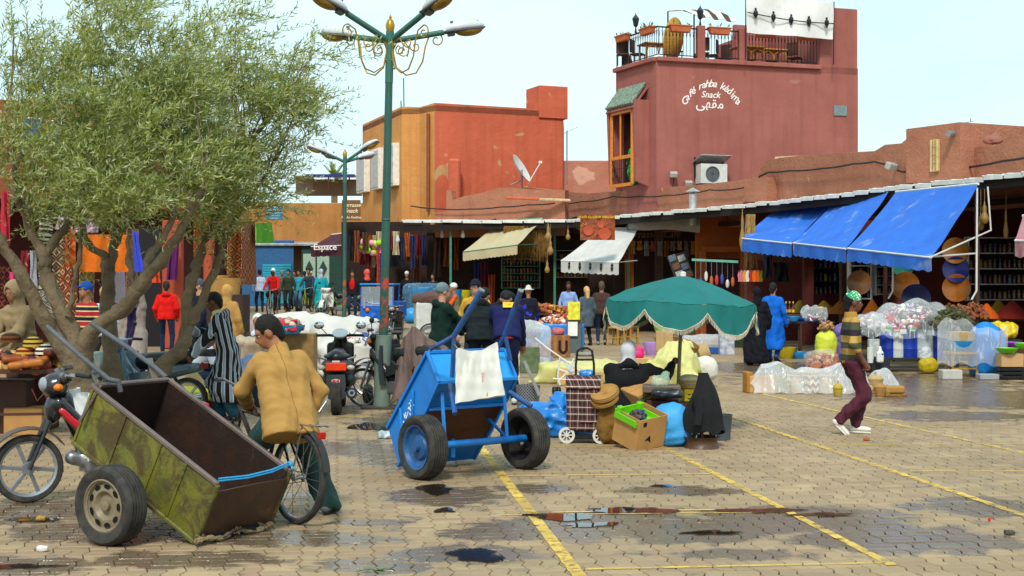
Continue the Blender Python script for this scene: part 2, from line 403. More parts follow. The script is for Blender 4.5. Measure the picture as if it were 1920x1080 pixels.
# ------------------------------------------------------------------ people
V3=lambda*a:Vector(a)
def ik(S,T,l1,l2,pole):
 S,T=Vector(S),Vector(T);d=T-S;L=min(d.length,(l1+l2)*.998);u=d.normalized()if d.length>1e-6 else V3(0,0,-1)
 a=(l1*l1-l2*l2+L*L)/(2*L);hgt=math.sqrt(max(0,l1*l1-a*a));p=Vector(pole);p=p-u*p.dot(u)
 p=p.normalized()if p.length>1e-6 else u.orthogonal().normalized()
 return S+u*a+p*hgt,S+u*L
SKINS=dict(tan=('#b07a58','#8d5a40'),dark=('#7a4a33','#5c3626'),pale=('#d2a283','#b98468'))
def hairM(c='#171210'):return mat('hair'+c,c,.75,.35,40,.6,120)
def cloth(c,rough=.9,var=.22,bump=.25,sheen=0):return mat('cloth'+c,c,rough,var,7,bump,90,spec=.2)
def person(label,pos,rz=0,h=1.72,vox=.02,skin='tan',pel=None,up=(0,0,1),sho=None,hands=None,feet=None,toes=None,head=(0,0),wear=(),group=None,thick=1.0,eyes=True,neck=1.0,fist=(0,0),elbow=None,knee=None,fingers=True):
 """one continuous body plus clothes that follow it; forward is local +y"""
 s=h/1.72;th=thick
 P=Vector(pel)if pel else V3(0,0,.93*s);U=Vector(up).normalized()
 X=V3(1,0,0)
 if sho:X=Vector(sho).normalized()
 nb=P+U*.50*s;shc=P+U*.44*s;chest=P+U*.32*s;waist=P+U*.13*s
 Sh=[shc-X*.175*s*th,shc+X*.175*s*th]
 FW=X.cross(U)*-1;FW=(V3(0,1,0)-U*U.y);FW=FW.normalized()if FW.length>.1 else V3(0,0,-1)
 hy,hp=R(head[0]),R(head[1])
 Hr=Matrix.Rotation(hy,3,'Z')@Matrix.Rotation(-hp,3,'X')
 hu=Hr@V3(0,0,1)
 nk=nb+(U*.4+hu*.6).normalized()*.05*s;hc=nb+(U*.35+hu*.65).normalized()*.185*s*neck+Hr@V3(0,.025,0)*s
 HL=[Hip_ for Hip_ in(P+V3(-.095*s,0,-.04*s),P+V3(.095*s,0,-.04*s))]
 fe=feet or(V3(-.11,.02,.085),V3(.11,-.02,.085));fe=[Vector(f)for f in fe]
 ha=hands or(Sh[0]+V3(-.10,.07,-.50)*s,Sh[1]+V3(.10,.07,-.50)*s);ha=[Vector(q)for q in ha]
 kn=[];an=[];el=[];wr=[]
 for i,sg in enumerate((-1,1)):
  a,b=ik(HL[i],fe[i],.43*s,.42*s,(knee[i]if knee else(sg*.15,1,0)));kn.append(a);an.append(b)
  a,b=ik(Sh[i],ha[i],.285*s,.255*s,(elbow[i]if elbow else(sg*.6,-1,-.3)));el.append(a);wr.append(b)
 td=[]
 for i in range(2):
  t=Vector(toes[i])if toes else V3((-1,1)[i]*.18,1,-.12)
  td.append(t.normalized())
 hl=lambda x,y,z:hc+Hr@(V3(x,y,z)*s)
 e3=lambda*r:tuple(q*s for q in r)
 R3=[[Hr[i][j]for j in range(3)]for i in range(3)]
 hd=[(wr[i]-el[i]).normalized()for i in range(2)]
 body=[('e',hl(0,-.012,.03),e3(.076,.096,.098),R3),('e',hl(0,.028,-.045),e3(.055,.066,.066),R3),('e',hl(0,.055,-.085),e3(.03,.03,.024),R3),('c',hl(0,.084,.012),hl(0,.104,-.026),.010*s,.016*s),('c',hl(-.04,.074,.026),hl(.04,.074,.026),.014*s,.014*s),('e',hl(0,.083,-.058),e3(.025,.014,.011),R3),('e',hl(-.078,-.005,-.012),e3(.012,.024,.034),R3),('e',hl(.078,-.005,-.012),e3(.012,.024,.034),R3),('c',nb-U*.03*s,hl(0,-.01,-.05),.058*s,.054*s),('c',chest-X*.085*s*th,chest+X*.085*s*th,.078*s*th,.078*s*th),('c',shc-X*.13*s*th,shc+X*.13*s*th,.045*s,.045*s),('c',waist-X*.06*s*th,waist+X*.06*s*th,.070*s*th,.070*s*th),('c',P-V3(.07,0,0)*s*th,P+V3(.07,0,0)*s*th,.080*s*th,.080*s*th),('c',P,chest,.075*s,.075*s)]
 sub=[]
 for i in range(2):
  body+=[('c',Sh[i],el[i],.043*s,.036*s),('c',el[i],wr[i],.037*s,.026*s),('c',HL[i],kn[i],.072*s,.050*s),('c',kn[i],an[i],.048*s,.034*s),('c',an[i]+V3(0,0,-.03)*s-td[i]*.04*s,an[i]+V3(0,0,-.045)*s+td[i]*.13*s,.036*s,.028*s)]
  # hands: a palm and five fingers each, bent
 extra=[]
 for i,sg in enumerate((-1,1)):
  d=hd[i];side=d.cross(V3(0,0,1));side=side.normalized()if side.length>.2 else X.copy()
  if side.dot(X)*sg>0:side=-side  # towards the thumb: the body's inner side
  nrm=d.cross(side).normalized();
  if nrm.z>0:nrm=-nrm
  c=wr[i]+d*.05*s;body.append(('c',wr[i],wr[i]+d*.07*s,.030*s,.036*s))
  if not fingers:continue
  fp=[];cu=fist[i]
  for q,L in enumerate((.068,.078,.074,.058)):
   b0=wr[i]+d*.085*s+side*(.030-.020*q)*s;b1=b0+(d*cos(.35+cu)+nrm*sin(.35+cu))*L*.5*s;b2=b1+(d*cos(.8+2*cu)+nrm*sin(.8+2*cu))*L*.5*s
   fp+=[('c',b0-d*.03*s,b0,.011*s,.010*s),('c',b0,b1,.0095*s,.0088*s),('c',b1,b2,.0088*s,.0072*s)]
  t0=wr[i]+d*.03*s+side*.025*s;t1=t0+(d*.7+side*.7+nrm*.3*(1+cu)).normalized()*.045*s;t2=t1+(d*.9+side*.2+nrm*(.3+cu)).normalized()*.035*s
  fp+=[('c',t0,t1,.013*s,.011*s),('c',t1,t2,.0105*s,.0085*s),('c',wr[i]+d*.03*s,wr[i]+d*.085*s,.026*s,.03*s)]
  if vox<.017:extra.append((fp,max(.006,vox*.55),.008))
  else:body+=fp
 root=thing('person',label,'person',pos,rz,group)
 sk=SKINS[skin];smat=mat('skin_'+skin,sk[0],.55,.12,9,.1,150,col2=sk[1],spec=.35)
 solid_obj('body',body,vox*.8 if vox<.03 else vox,smat,root,k=.022,extra=extra)
 if eyes:
  for sg in(-1,1):
   m=MB();m.sphere((0,0,0),.0125*s,8,6);m.m(1).sphere((0,.008*s,0),(.0065*s,.0055*s,.0065*s),8,6)
   m.m(2).tube([(-.017*s,.006*s,.019*s),(0,.012*s,.024*s),(.017*s,.006*s,.019*s)],.0045*s,5)
   m.v=[tuple(hl(sg*.032,.069,.004)+Hr@Vector(p))for p in m.v]
   m.build('eye',[mat('eye_white','#e6ded4',.3),mat('iris','#1c100a',.2),hairM()],root)
 torso=lambda t,f=1.0:[('c',chest-X*.085*s*th,chest+X*.085*s*th,.088*s*th+t*.8,.088*s*th+t*.8),('c',shc-X*.135*s*th,shc+X*.135*s*th,.054*s+t*.7,.054*s+t*.7),('c',waist-X*.068*s*th*f,waist+X*.068*s*th*f,.080*s*th+t,.080*s*th+t),('c',P-V3(.08,0,0)*s*th,P+V3(.08,0,0)*s*th,.090*s*th+t,.090*s*th+t),('c',P,shc,.09*s+t*.7,.08*s+t*.7),('c',nb-U*.06*s,nb-U*.005*s,.078*s+t*.5,.062*s+t*.4)]
 feetmid=(an[0]+an[1])/2
 for it in wear:
  nm,kind,m=it[:3];o=it[3]if len(it)>3 else{}
  t=o.get('t',.018)*s;sd_=o.get('seed',sum(map(ord,label))%97);vx=o.get('vox',vox)
  f1_,f2_=folds(o.get('fold',.008)*.8,o.get('freq',16),o.get('an',(1,1,.4)),sd_),crease(o.get('fold',.008)*1.1,o.get('freq',16)*.9,sd_+1,(1,1,.7));fo=lambda X_,Y_,Z_,f1_=f1_,f2_=f2_:f1_(X_,Y_,Z_)+f2_(X_,Y_,Z_)
  if kind in('top','robe','vest','dress'):
   pr=torso(t,o.get('wide',1.1));hem=o.get('hem',-.08)
   if o.get('loose',1):zb=P+U*max(hem,-.16)*s if kind in('top','vest')else P;pr+=[('c',shc+X*.095*s*th*q_*o.get('hx',1)-U*.05*s,zb+X*.075*s*th*q_*o.get('hx',1),.072*s+t*.8,.088*s*th+t)for q_ in(-1,1)]
   sl=o.get('sleeve',1.0 if kind!='vest' else 0)
   for i in range(2):
    if sl>0:
     pr+=[('c',Sh[i],el[i],.048*s+t*.6,.041*s+t*.7)]
     if sl>.55:e=el[i]+(wr[i]-el[i])*min(1,(sl-.5)*2);pr+=[('c',el[i],e,.041*s+t*.7,.032*s+t*.75*o.get('cuff',1.1))]
   if kind in('robe','dress')or hem<-.2:
    dn=V3(0,0,1);z1=o.get('low',.10)*s if kind!='top' else(P.z+hem*s);r1=o.get('flare',.20)*s
    spread=abs(an[1].x-an[0].x)/2*.8;fy=[an[0],an[1]]
    for i,sg in enumerate((-1,1)):
     k_=kn[i].copy();a_=an[i].copy()
     if z1<.45*s:pr+=[('c',HL[i],k_,.10*s*th+t,.10*s+t),('c',k_,V3(a_.x,a_.y,z1+r1*.25),.10*s+t,r1*.58)]
     else:
      q=HL[i]+(k_-HL[i])*min(1.2,max(.1,(HL[i].z-z1)/max(.05,HL[i].z-k_.z)));pr+=[('c',HL[i],q,.12*s*th+t,r1*.75)]
    if z1<.45*s:pr+=[('c',P,V3(feetmid.x,feetmid.y,z1+r1*.3),.12*s*th+t,r1*.85)]
    else:pr+=[('c',P,V3(P.x,P.y,z1+.03),.125*s*th+t,r1*.9)]
    ct=(lambda F_,X_,Y_,Z_,z1=z1:np.maximum(F_,z1-Z_))
   else:
    zc=P+U*hem*s
    pr+=[('c',P+X*.075*s*th*q_,zc+X*.08*s*th*q_,.088*s*th+t,.092*s*th+t+o.get('hemflare',0))for q_ in(-1,1)]
    ct=(lambda F_,X_,Y_,Z_,zc=zc:np.maximum(F_,-((X_-zc.x)*U.x+(Y_-zc.y)*U.y+(Z_-zc.z)*U.z)-.06*s))
    # cloth stays above the hem only near the trunk; the sleeves hang lower
    def ct(F_,X_,Y_,Z_,zc=zc):
     pl=-((X_-zc.x)*U.x+(Y_-zc.y)*U.y+(Z_-zc.z)*U.z)-.02*s;rad=np.sqrt((X_-P.x)**2+(Y_-P.y)**2)+0*Z_
     return np.where(rad<o.get('rad',.25)*s*th,np.maximum(F_,pl),F_)
   if o.get('open'):pr.append(('-b',P+U*.05+FW*.22,(o['open'],.16,.9)))
   # neck opening
   pr.append(('-c',nb+U*.015*s+FW*.02*s,nk+hu*.08*s,.058*s,.07*s))
   solid_obj(nm,pr,vx,m,root,k=.024,disp=fo,cut=ct)
  elif kind=='pants':
   pr=[('c',P-V3(.07,0,-.0)*s*th,P+V3(.07,0,.0)*s*th,.084*s*th+t*.3,.084*s*th+t*.3),('c',P-X*.05*s,P+U*.05*s-X*.05*s,.076*s*th,.07*s*th),('c',P+X*.05*s,P+U*.05*s+X*.05*s,.076*s*th,.07*s*th)]
   fl=o.get('flare',.0)*s
   for i in range(2):
    e=kn[i]+(an[i]-kn[i])*o.get('len',.97)
    pr+=[('c',HL[i],kn[i],.080*s*th+t*.8,.058*s+t*.8+fl*.4),('c',kn[i],e,.056*s+t*.8+fl*.4,.044*s+t*.7+fl)]
   pr+=[('-b',V3((an[0].x+an[1].x)/2,(an[0].y+an[1].y)/2,min(an[0].z,an[1].z)-.5*s-.055*s),(2,2,.5*s))]
   solid_obj(nm,pr,vx,m,root,k=.02,disp=fo)
  elif kind=='hair':
   pr=[('e',hl(0,-.018,.038),e3(.084,.102,.104),R3),('c',hl(0,-.075,.0),hl(0,-.07,-.06*o.get('long',1)),.05*s,.045*s)]
   if o.get('long',1)>1.5:pr+=[('c',hl(0,-.08,0),hl(0,-.10,-.09*o['long']),.07*s,.055*s)]
   pr+=[('-e',hl(0,.10,-.045),e3(.086,.092,.100),R3),('-e',hl(0,.02,-.13),e3(.11,.085,.095),R3),('-e',hl(-.085,.012,-.02),e3(.03,.026,.036),R3),('-e',hl(.085,.012,-.02),e3(.03,.026,.036),R3)]
   solid_obj(nm,pr,min(vx,.013),m,root,k=.02,disp=folds(.004,60,(1,1,1),sd_))
  elif kind=='beard':
   solid_obj(nm,[('e',hl(0,.045,-.066),e3(.062,.058,.048),R3),('-e',hl(0,.09,-.03),e3(.05,.05,.036),R3),('-e',hl(0,.0,.02),e3(.07,.08,.085),R3)],.009,m,root,k=.01)
  elif kind in('cap','beanie','kufi','hat'):
   tp=.045 if kind=='kufi' else .05
   pr=[('e',hl(0,-.014,.040),e3(.090,.106,.104),R3),('-c',hl(0,.06,-.12),hl(0,-.10,-.14),.13*s,.13*s)]
   if kind=='kufi':pr=[('e',hl(0,-.012,.052),e3(.086,.102,.092),R3),('-c',hl(0,.10,-.10),hl(0,-.12,-.13),.135*s,.135*s)]
   if kind=='cap':pr+=[('e',hl(0,.105,.052),e3(.066,.075,.011),R3)]
   if kind=='hat':pr=[('c',hl(0,-.01,.07),hl(0,-.01,.11),.092*s,.075*s),('e',hl(0,-.008,.06),e3(.16,.17,.014),R3)]
   solid_obj(nm,pr,min(vx,.012),m,root,k=.012)
  elif kind in('hood','scarf'):
   q=.012 if kind=='scarf' else .03
   pr=[('e',hl(0,-.02,.03),e3(.084+q,.104+q,.108+q),R3),('c',hl(0,-.03,-.03),nb-U*.02*s-FW*.02*s,(.066+q*.7)*s,.094*s),('c',nb-U*.05*s-X*.07*s,nb-U*.05*s+X*.07*s,.075*s,.075*s)]
   if kind=='hood':pr.append(('e',hl(0,-.07,.09),e3(.06,.07,.06),R3))
   pr.append(('-e',hl(0,.125,-.015),e3(.078,.10,.104),R3));pr.append(('-e',hl(0,.02,.0),e3(.073,.09,.10),R3))
   solid_obj(nm,pr,min(vx,.016),m,root,k=.03,disp=folds(.004,26,(1,1,.6),sd_))
  elif kind=='hooddown':
   pr=[('c',nb-U*.02*s-FW*.06*s-X*.08*s,nb+U*.01*s-FW*.10*s,.045*s,.055*s),('c',nb-U*.02*s-FW*.06*s+X*.08*s,nb+U*.01*s-FW*.10*s,.045*s,.055*s),('c',nb+X*.08*s,nb+FW*.07*s-U*.03*s,.03*s,.025*s),('c',nb-X*.08*s,nb+FW*.07*s-U*.03*s,.03*s,.025*s)]
   if o.get('point'):pr.append(('c',nb-FW*.09*s,nb-FW*.12*s-U*.24*s,.06*s,.02*s))
   solid_obj(nm,pr,min(vx,.016),m,root,k=.03,disp=fo)
  elif kind=='collar':
   pr=[('c',nb-U*.015*s,nb+U*.035*s,.085*s,.078*s),('-c',nb-U*.05*s,nb+U*.1*s,.062*s,.062*s)]
   solid_obj(nm,pr,min(vx,.01),m,root,k=.01)
  elif kind=='shoes':
   for i in range(2):
    a0=an[i]+V3(0,0,-.035)*s;t_=td[i];M_=t_.to_track_quat('Y','Z').to_matrix();M3=[[M_[q][z]for z in range(3)]for q in range(3)]
    pr=[('e',a0+t_*.07*s,(.046*s,.125*s,.034*s),M3),('c',a0-t_*.045*s,a0+V3(0,0,.02)*s,.042*s,.044*s),('e',a0+t_*.13*s+V3(0,0,-.008)*s,(.044*s,.06*s,.026*s),M3)]
    v,f=solid(pr,min(vx,.012),.02);ob=meshobj('shoe',v,f,m,root,smooth=60)
    sole=MB();Mx=M_.to_4x4();Mx.translation=a0+t_*.055*s+V3(0,0,-.036)*s
    sole.add([(.044*s*cos(a)*(1 if sin(a)>0 else .85),.135*s*sin(a),z)for z in(-.010*s,.008*s)for a in np.linspace(0,2*pi,14,endpoint=False)],[tuple(range(14))[::-1],tuple(range(14,28))]+[(q,(q+1)%14,(q+1)%14+14,q+14)for q in range(14)],Mx)
    sole.build('sole',o.get('sole',mat('sole_dark','#2a2624',.9)),ob)
  elif kind=='bag':
   c=Vector(o['c']);solid_obj(nm,[('e',c,o['r'])],vx,m,root,disp=fo)
  elif kind=='patch':
   mb=MB();c=chest+U*o.get('u',.05)-FW*(.10*s*th+t+.012)+X*o.get('x',0);mb.box((0,0,0),o['size'],bev=.004)
   mb.m(1).tube([(-.03,-.006,0),(-.01,-.006,-.008),(.03,-.006,.008)],.004,4)
   Mx=Matrix((X,FW,U)).transposed().to_4x4();Mx.translation=c;xf(mb,Mx);mb.build(nm,[m,mat('black_print','#101010')],root)
 root['_j']=1;del root['_j']
 return root
# ------------------------------------------------------------------ helpers in world coordinates
def wloc(o):
 p=Vector((0,0,0))
 while o is not None:p+=o.location;o=o.parent
 return p
def wp(name,mb,mats,parent=None,smooth=38):
 """mesh given in world coordinates, hung under an unrotated parent (or standing alone with its origin at its base)"""
 if parent is None:
  v=np.array(mb.v);b=Vector(((v[:,0].min()+v[:,0].max())/2,(v[:,1].min()+v[:,1].max())/2,v[:,2].min()))
  mb.v=[tuple(Vector(p)-b)for p in mb.v];o=mb.build(name,mats,None,smooth);o.location=b;return o
 b=wloc(parent);mb.v=[tuple(Vector(p)-b)for p in mb.v];return mb.build(name,mats,parent,smooth)
def onplane(px,py,P0,P1):
 """the point of the upright plane through plan points P0, P1 that shows at a pixel"""
 k=(px-960)/F;dx,dy=P1[0]-P0[0],P1[1]-P0[1]
 t=(k*P0[1]-P0[0])/(dx-k*dy);Y=P0[1]+t*dy
 return Vector((k*Y,Y,CH-(py-HY)/F*Y))
def walls(mb,plan,z0,z1,th=.25,closed=True):
 n=len(plan)
 for i in range(n if closed else n-1):
  a,b=Vector((*plan[i],0)),Vector((*plan[(i+1)%n],0));d=(b-a).normalized();nrm=Vector((d.y,-d.x,0))
  c=(a+b)/2-nrm*th/2;mb.box((c.x,c.y,(z0+z1)/2),((b-a).length-.004,th,z1-z0),rotm(0,0,math.atan2(d.y,d.x)),.015)
def wallmat(key,col,col2,patch=None,amt=.62,streak=.25,bump=.35,rough=.92,top=None):
 if key in MATS:return MATS[key]
 n=NT(key);v=n.coord('World');c=n.mix(n.math('MULTIPLY_ADD',n.noise(v,.7,6,.65),2.4,-.7,clamp=True),lin(col),lin(col2))
 mpn=n.n('Mapping');mpn.inputs['Scale'].default_value=(3.5,3.5,.16);n.l(v,mpn.inputs[0])
 st=n.math('MULTIPLY_ADD',n.noise(mpn.outputs[0],1.0,4,.6),3,-1.45,clamp=True)
 c=n.mix(n.math('MULTIPLY',st,streak),c,sc3(lin(col2),.55))
 fine=n.math('MULTIPLY_ADD',n.noise(v,9,5,.65),1.2,-.2,clamp=True)
 c=n.mix(n.math('MULTIPLY',fine,.34),c,sc3(lin(col),.55));blot=n.math('MULTIPLY_ADD',n.noise(v,.33,5,.7,.4),6,-3.1,clamp=True);c=n.mix(n.math('MULTIPLY',blot,.30),c,sc3(lin(col2),.62))
 if patch:
  pm=n.math('MULTIPLY_ADD',n.noise(v,.95,2,.5,.8),26,-26*amt,clamp=True);c=n.mix(pm,c,lin(patch))
 n.l(c,n.b.inputs['Base Color']);n.b.inputs['Roughness'].default_value=rough;n.b.inputs['Specular IOR Level'].default_value=.2
 h=n.math('ADD',n.noise(v,14,5,.65),n.math('MULTIPLY',n.noise(v,1.6,3),2.5));n.bump(h,bump,.05)
 MATS[key]=n.m;return n.m
def cable(name,pts,r,label,sag=0,m=None,parent=None):
 P=[Vector(p)for p in pts];out=[]
 for a,b in zip(P[:-1],P[1:]):
  for i in range(6):t=i/6;out.append(a.lerp(b,t)-Vector((0,0,sag*4*t*(1-t)*(b-a).length)))
 out.append(P[-1]);mb=MB();mb.tube(out,r,6)
 o=wp(name,mb,m or mat('cable','#2b2322',.7),parent)
 if label:tag(o,label,'cable')
 return o
# ------------------------------------------------------------------ ground, pavers, paint, puddles
DV=Vector((-.1276,.9918));DU=Vector((.9918,.1276));S_=.23
def uv2w(u,v):return Vector((DU.x*u+DV.x*v,DU.y*u+DV.y*v))
def w2uv(x,y):return(DU.x*x+DU.y*y,DV.x*x+DV.y*y)
WET=[]
for px,py,rx,ry in((1500,975,1.0,.7),(1700,1010,.9,.55),(1840,950,.7,.5),(1130,985,1.0,.65),(1290,1000,.7,.4),(880,1040,.5,.35),(830,930,.5,.6),(40,960,.8,.6),(230,1000,.9,.45),(30,1060,.6,.3),(690,980,.3,.15),(1280,920,.6,.3),(760,860,.5,.8),(700,1060,.5,.25),(740,790,.6,1.2),(1640,715,2.6,2.6),(1850,745,2.4,2.2),(1480,690,2.2,2.2),(1790,780,1.2,.8),(480,930,.5,.4),(1010,915,.4,.3),(560,1010,.8,.3),(350,1050,.7,.3),(930,1000,.5,.3),(1400,1040,.5,.2),(640,840,.7,.8)):
 g=G(px,py);WET.append((g.x,g.y,rx,ry))
def paver_mat(key,far=False):
 n=NT(key);v=n.coord('World');o=n.xyz(v)
 if far:
 # beyond the modelled pavers: the same stones, too small in view to tell apart
  u=n.math('ADD',n.math('MULTIPLY',o[0],DU.x/S_),n.math('MULTIPLY',o[1],DU.y/S_));w_=n.math('ADD',n.math('MULTIPLY',o[0],DV.x/S_),n.math('MULTIPLY',o[1],DV.y/S_))
  fu=n.math('ABSOLUTE',n.math('SUBTRACT',n.math('FRACT',u),.5));fw=n.math('ABSOLUTE',n.math('SUBTRACT',n.math('FRACT',w_),.5))
  jt=n.math('GREATER_THAN',n.math('MAXIMUM',fu,fw),.465)
  cx=n.n('CombineXYZ');n.l(n.math('FLOOR',u),cx.inputs[0]);n.l(n.math('FLOOR',w_),cx.inputs[1])
  wn=n.n('TexWhiteNoise');n.l(cx.outputs[0],wn.inputs[0]);rnd=wn.outputs[0]
 else:
  rnd=n.math('FRACT',n.math('ADD',n.n('ObjectInfo').outputs['Random'],n.n('NewGeometry').outputs['Random Per Island']))
 base=n.ramp(rnd,[(0,lin('#a48c70')),(.3,lin('#b29874')),(.55,lin('#a08468')),(.8,lin('#bda47c')),(1,lin('#a8876e'))])
 big=n.math('MULTIPLY_ADD',n.noise(v,.55,4,.6),2.4,-.7,clamp=True)
 base=n.mix(n.math('MULTIPLY',big,.7),base,lin('#84704f'))
 gr=n.math('MULTIPLY_ADD',n.noise(v,45,3,.7),1.5,-.3,clamp=True);base=n.mix(n.math('MULTIPLY',gr,.3),base,lin('#6d5f4e'))
 dirt=n.math('MULTIPLY_ADD',n.noise(v,2.3,5,.68,.6),9,-5.7,clamp=True);base=n.mix(n.math('MULTIPLY',dirt,.55),base,lin('#4d4136'))
 wet=None;nw=n.noise(v,3.0,5,.65,.5)
 for(x,y,rx,ry)in WET:
  d=n.math('ADD',n.math('POWER',n.math('DIVIDE',n.math('SUBTRACT',o[0],x),rx),2.0),n.math('POWER',n.math('DIVIDE',n.math('SUBTRACT',o[1],y),ry),2.0))
  q=n.math('SUBTRACT',1.0,d);wet=q if wet is None else n.math('MAXIMUM',wet,q)
 wet=n.math('MULTIPLY_ADD',n.math('ADD',n.math('MAXIMUM',wet,-.4),n.math('MULTIPLY_ADD',nw,3.6,-1.85)),2.2,.25,clamp=True)
 base=n.mix(n.math('MULTIPLY',wet,.72),base,lin('#57493c'))
 if far:
  base=n.mix(n.math('MULTIPLY',jt,.55),base,lin('#5a5044'));base=n.mix(n.math('MULTIPLY',n.math('LESS_THAN',w_,PY1/S_),n.math('LESS_THAN',n.math('MULTIPLY_ADD',o[1],-.4518,n.math('ABSOLUTE',o[0])),1.9)),base,lin('#40372e'))
 n.l(base,n.b.inputs['Base Color'])
 n.l(n.math('MULTIPLY_ADD',wet,-.50,.68),n.b.inputs['Roughness']);n.b.inputs['Specular IOR Level'].default_value=.4
 n.bump(n.noise(v,60,3,.6),.35,.006)
 MATS[key]=n.m;return n.m
PY1=25.0
PMAT=paver_mat('paver');FMAT=paver_mat('paver_far',True)
PY1=25.0
def build_ground():
 xs=list(np.linspace(-14,14,57));xs=[-900,-300,-120,-60,-30,-20]+xs+[20,30,60,120,300,900]
 ys=[-300,-60,-10,0,4]+list(np.linspace(5,62,115))+[66,72,80,100,150,300,900]
 vs=[];fs=[]
 for y in ys:
  for x in xs:
   v=w2uv(x,y)[1];low=.014*(1-ss(PY1-.5,PY1+.5,v))if y>3 else .014
   vs.append((x,y,gz(x,y)-low))
 nx=len(xs)
 for j in range(len(ys)-1):
  for i in range(nx-1):a=j*nx+i;fs.append((a,a+1,a+nx+1,a+nx))
 o=meshobj('ground',vs,fs,FMAT);o['kind']='structure';o['label']='wide square of worn paving under the whole market'
build_ground()
def warp(x,y):
 t=(y/S_)%1;a=-1+(t-.30)/.4*2 if .3<t<.7 else(1-((t-.7)%1)/.6*2)
 t2=(x/S_)%1
 return x+.017*a,y+.005*sin(2*pi*t2)
def paver_shape(x0,y0,x1,y1):
 """outline of one stone in a module, joints recessed, edges chamfered"""
 ys=sorted(set([y0,y1]+[q*S_ for q in(.3,.5,.7)if y0<q*S_<y1]));xs=[x0+(x1-x0)*q for q in(.33,.67)]
 pts=[(x0,y0)]+[(x,y0)for x in xs]+[(x1,y)for y in ys]+[(x,y1)for x in xs[::-1]]+[(x0,y)for y in ys[::-1][:-1]]
 cx,cy=(x0+x1)/2,(y0+y1)/2;rings=[]
 for ins,z in((.006,-.016),(.006,-.006),(.0105,0)):
  r=[]
  for x,y in pts:
   wx,wy=warp(x,y);r.append((wx-math.copysign(ins*.62,x-cx)*(abs(x-cx)>.45*(x1-x0)),wy-math.copysign(ins,y-cy)*(abs(y-cy)>.45*(y1-y0)),z))
  rings.append(r)
 n=len(pts);vs=rings[0]+rings[1]+rings[2];fs=[]
 for k in range(2):
  for i in range(n):fs.append((k*n+i,k*n+(i+1)%n,(k+1)*n+(i+1)%n,(k+1)*n+i))
 fs.append(tuple(range(2*n,3*n)));return vs,fs
def build_pavers():
 root=bpy.data.objects.new('paving',None);COL.objects.link(root);root['kind']='structure';root['label']='grey beige interlocking pavers laid in alternating pairs'
 root.rotation_euler=(0,0,math.atan2(DU.y,DU.x));h=S_/2
 shp=[paver_shape(0,0,h,S_),paver_shape(h,0,S_,S_),paver_shape(0,0,S_,h),paver_shape(0,h,S_,S_)]
 mes=[]
 for vs,fs in shp:
  me=bpy.data.meshes.new('paver');me.from_pydata(vs,[],fs);me.materials.append(PMAT);mes.append(me)
 V=[];FS=[];cand=[]
 rs=random.Random(3)
 for j in range(int(5.6/S_),int(PY1/S_)):
  for i in range(-80,85):
   c=uv2w((i+.5)*S_,(j+.5)*S_)
   if c.y<6.2 or abs(c.x)>c.y*.4518+1.9:continue
   for q in((0,1)if(i+j)%2 else(2,3)):cand.append((c.y,i,j,q))
   # the stones that show largest: nearest to the lower edge of the picture and inside it
 vis=sorted([t for t in cand if t[0]>6.75 and abs(uv2w((t[1]+.5)*S_,(t[2]+.5)*S_).x)<t[0]*.37])[:300];near=set(vis)
 for t in cand:
  _,i,j,q=t;dz=rs.uniform(-.0025,.0015);tx,ty=rs.uniform(-.006,.006),rs.uniform(-.006,.006)
  if t in near:
   o=bpy.data.objects.new('paver',mes[q]);COL.objects.link(o);o.parent=root;o.location=(i*S_,j*S_,dz);o.rotation_euler=(tx,ty,0)
  else:
   b=len(V);vs,fs=shp[q]
   V+=[(x+i*S_,y+j*S_,z+dz+tx*(y-.1)-ty*(x-.1))for x,y,z in vs];FS+=[tuple(k+b for k in f)for f in fs]
 o=meshobj('pavers',V,FS,PMAT,root,smooth=0);o['kind']='stuff'
build_pavers()
def paint_mat():
 n=NT('yellow_paint');v=n.coord('World');n.b.inputs['Roughness'].default_value=.7
 n.l(n.mix(n.noise(v,14,3),lin('#e6c04a'),lin('#d8b45c')),n.b.inputs['Base Color'])
 f=n.math('MULTIPLY_ADD',n.noise(v,7,6,.75),7,-2.6,clamp=True);g=n.math('MULTIPLY_ADD',n.noise(v,1.1,2),4,-1.4,clamp=True)
 tr=n.n('BsdfTransparent');ms=n.n('MixShader');n.l(n.math('MULTIPLY',f,n.math('MULTIPLY_ADD',g,.5,.48),clamp=True),ms.inputs[0]);n.l(tr.outputs[0],ms.inputs[1]);n.l(n.b.outputs[0],ms.inputs[2]);n.l(ms.outputs[0],n.out.inputs[0])
 MATS['yellow_paint']=n.m;return n.m
YM=paint_mat()
def strip(pa,pb,wd):
 a,b=G(*pa),G(*pb);ua,ub=w2uv(a.x,a.y),w2uv(b.x,b.y);vs=[];fs=[];n=max(2,int((b-a).length/.115))
 d=(Vector(ub)-Vector(ua)).normalized();nr=Vector((-d.y,d.x));zz=abs(d.y)>.7
 for i in range(n+1):
  c=Vector(ua).lerp(Vector(ub),i/n)
  for s_ in(-1,1):
   u,v=c+nr*(wd/2*s_)
   if zz:u,v=warp(u,v)
   p=uv2w(u,v);vs.append((p.x,p.y,.0045))
 fs=[(2*i,2*i+1,2*i+3,2*i+2)for i in range(n)]
 o=meshobj('painted_line',vs,fs,YM);o['kind']='structure';o['label']='worn yellow line painted on the paving'
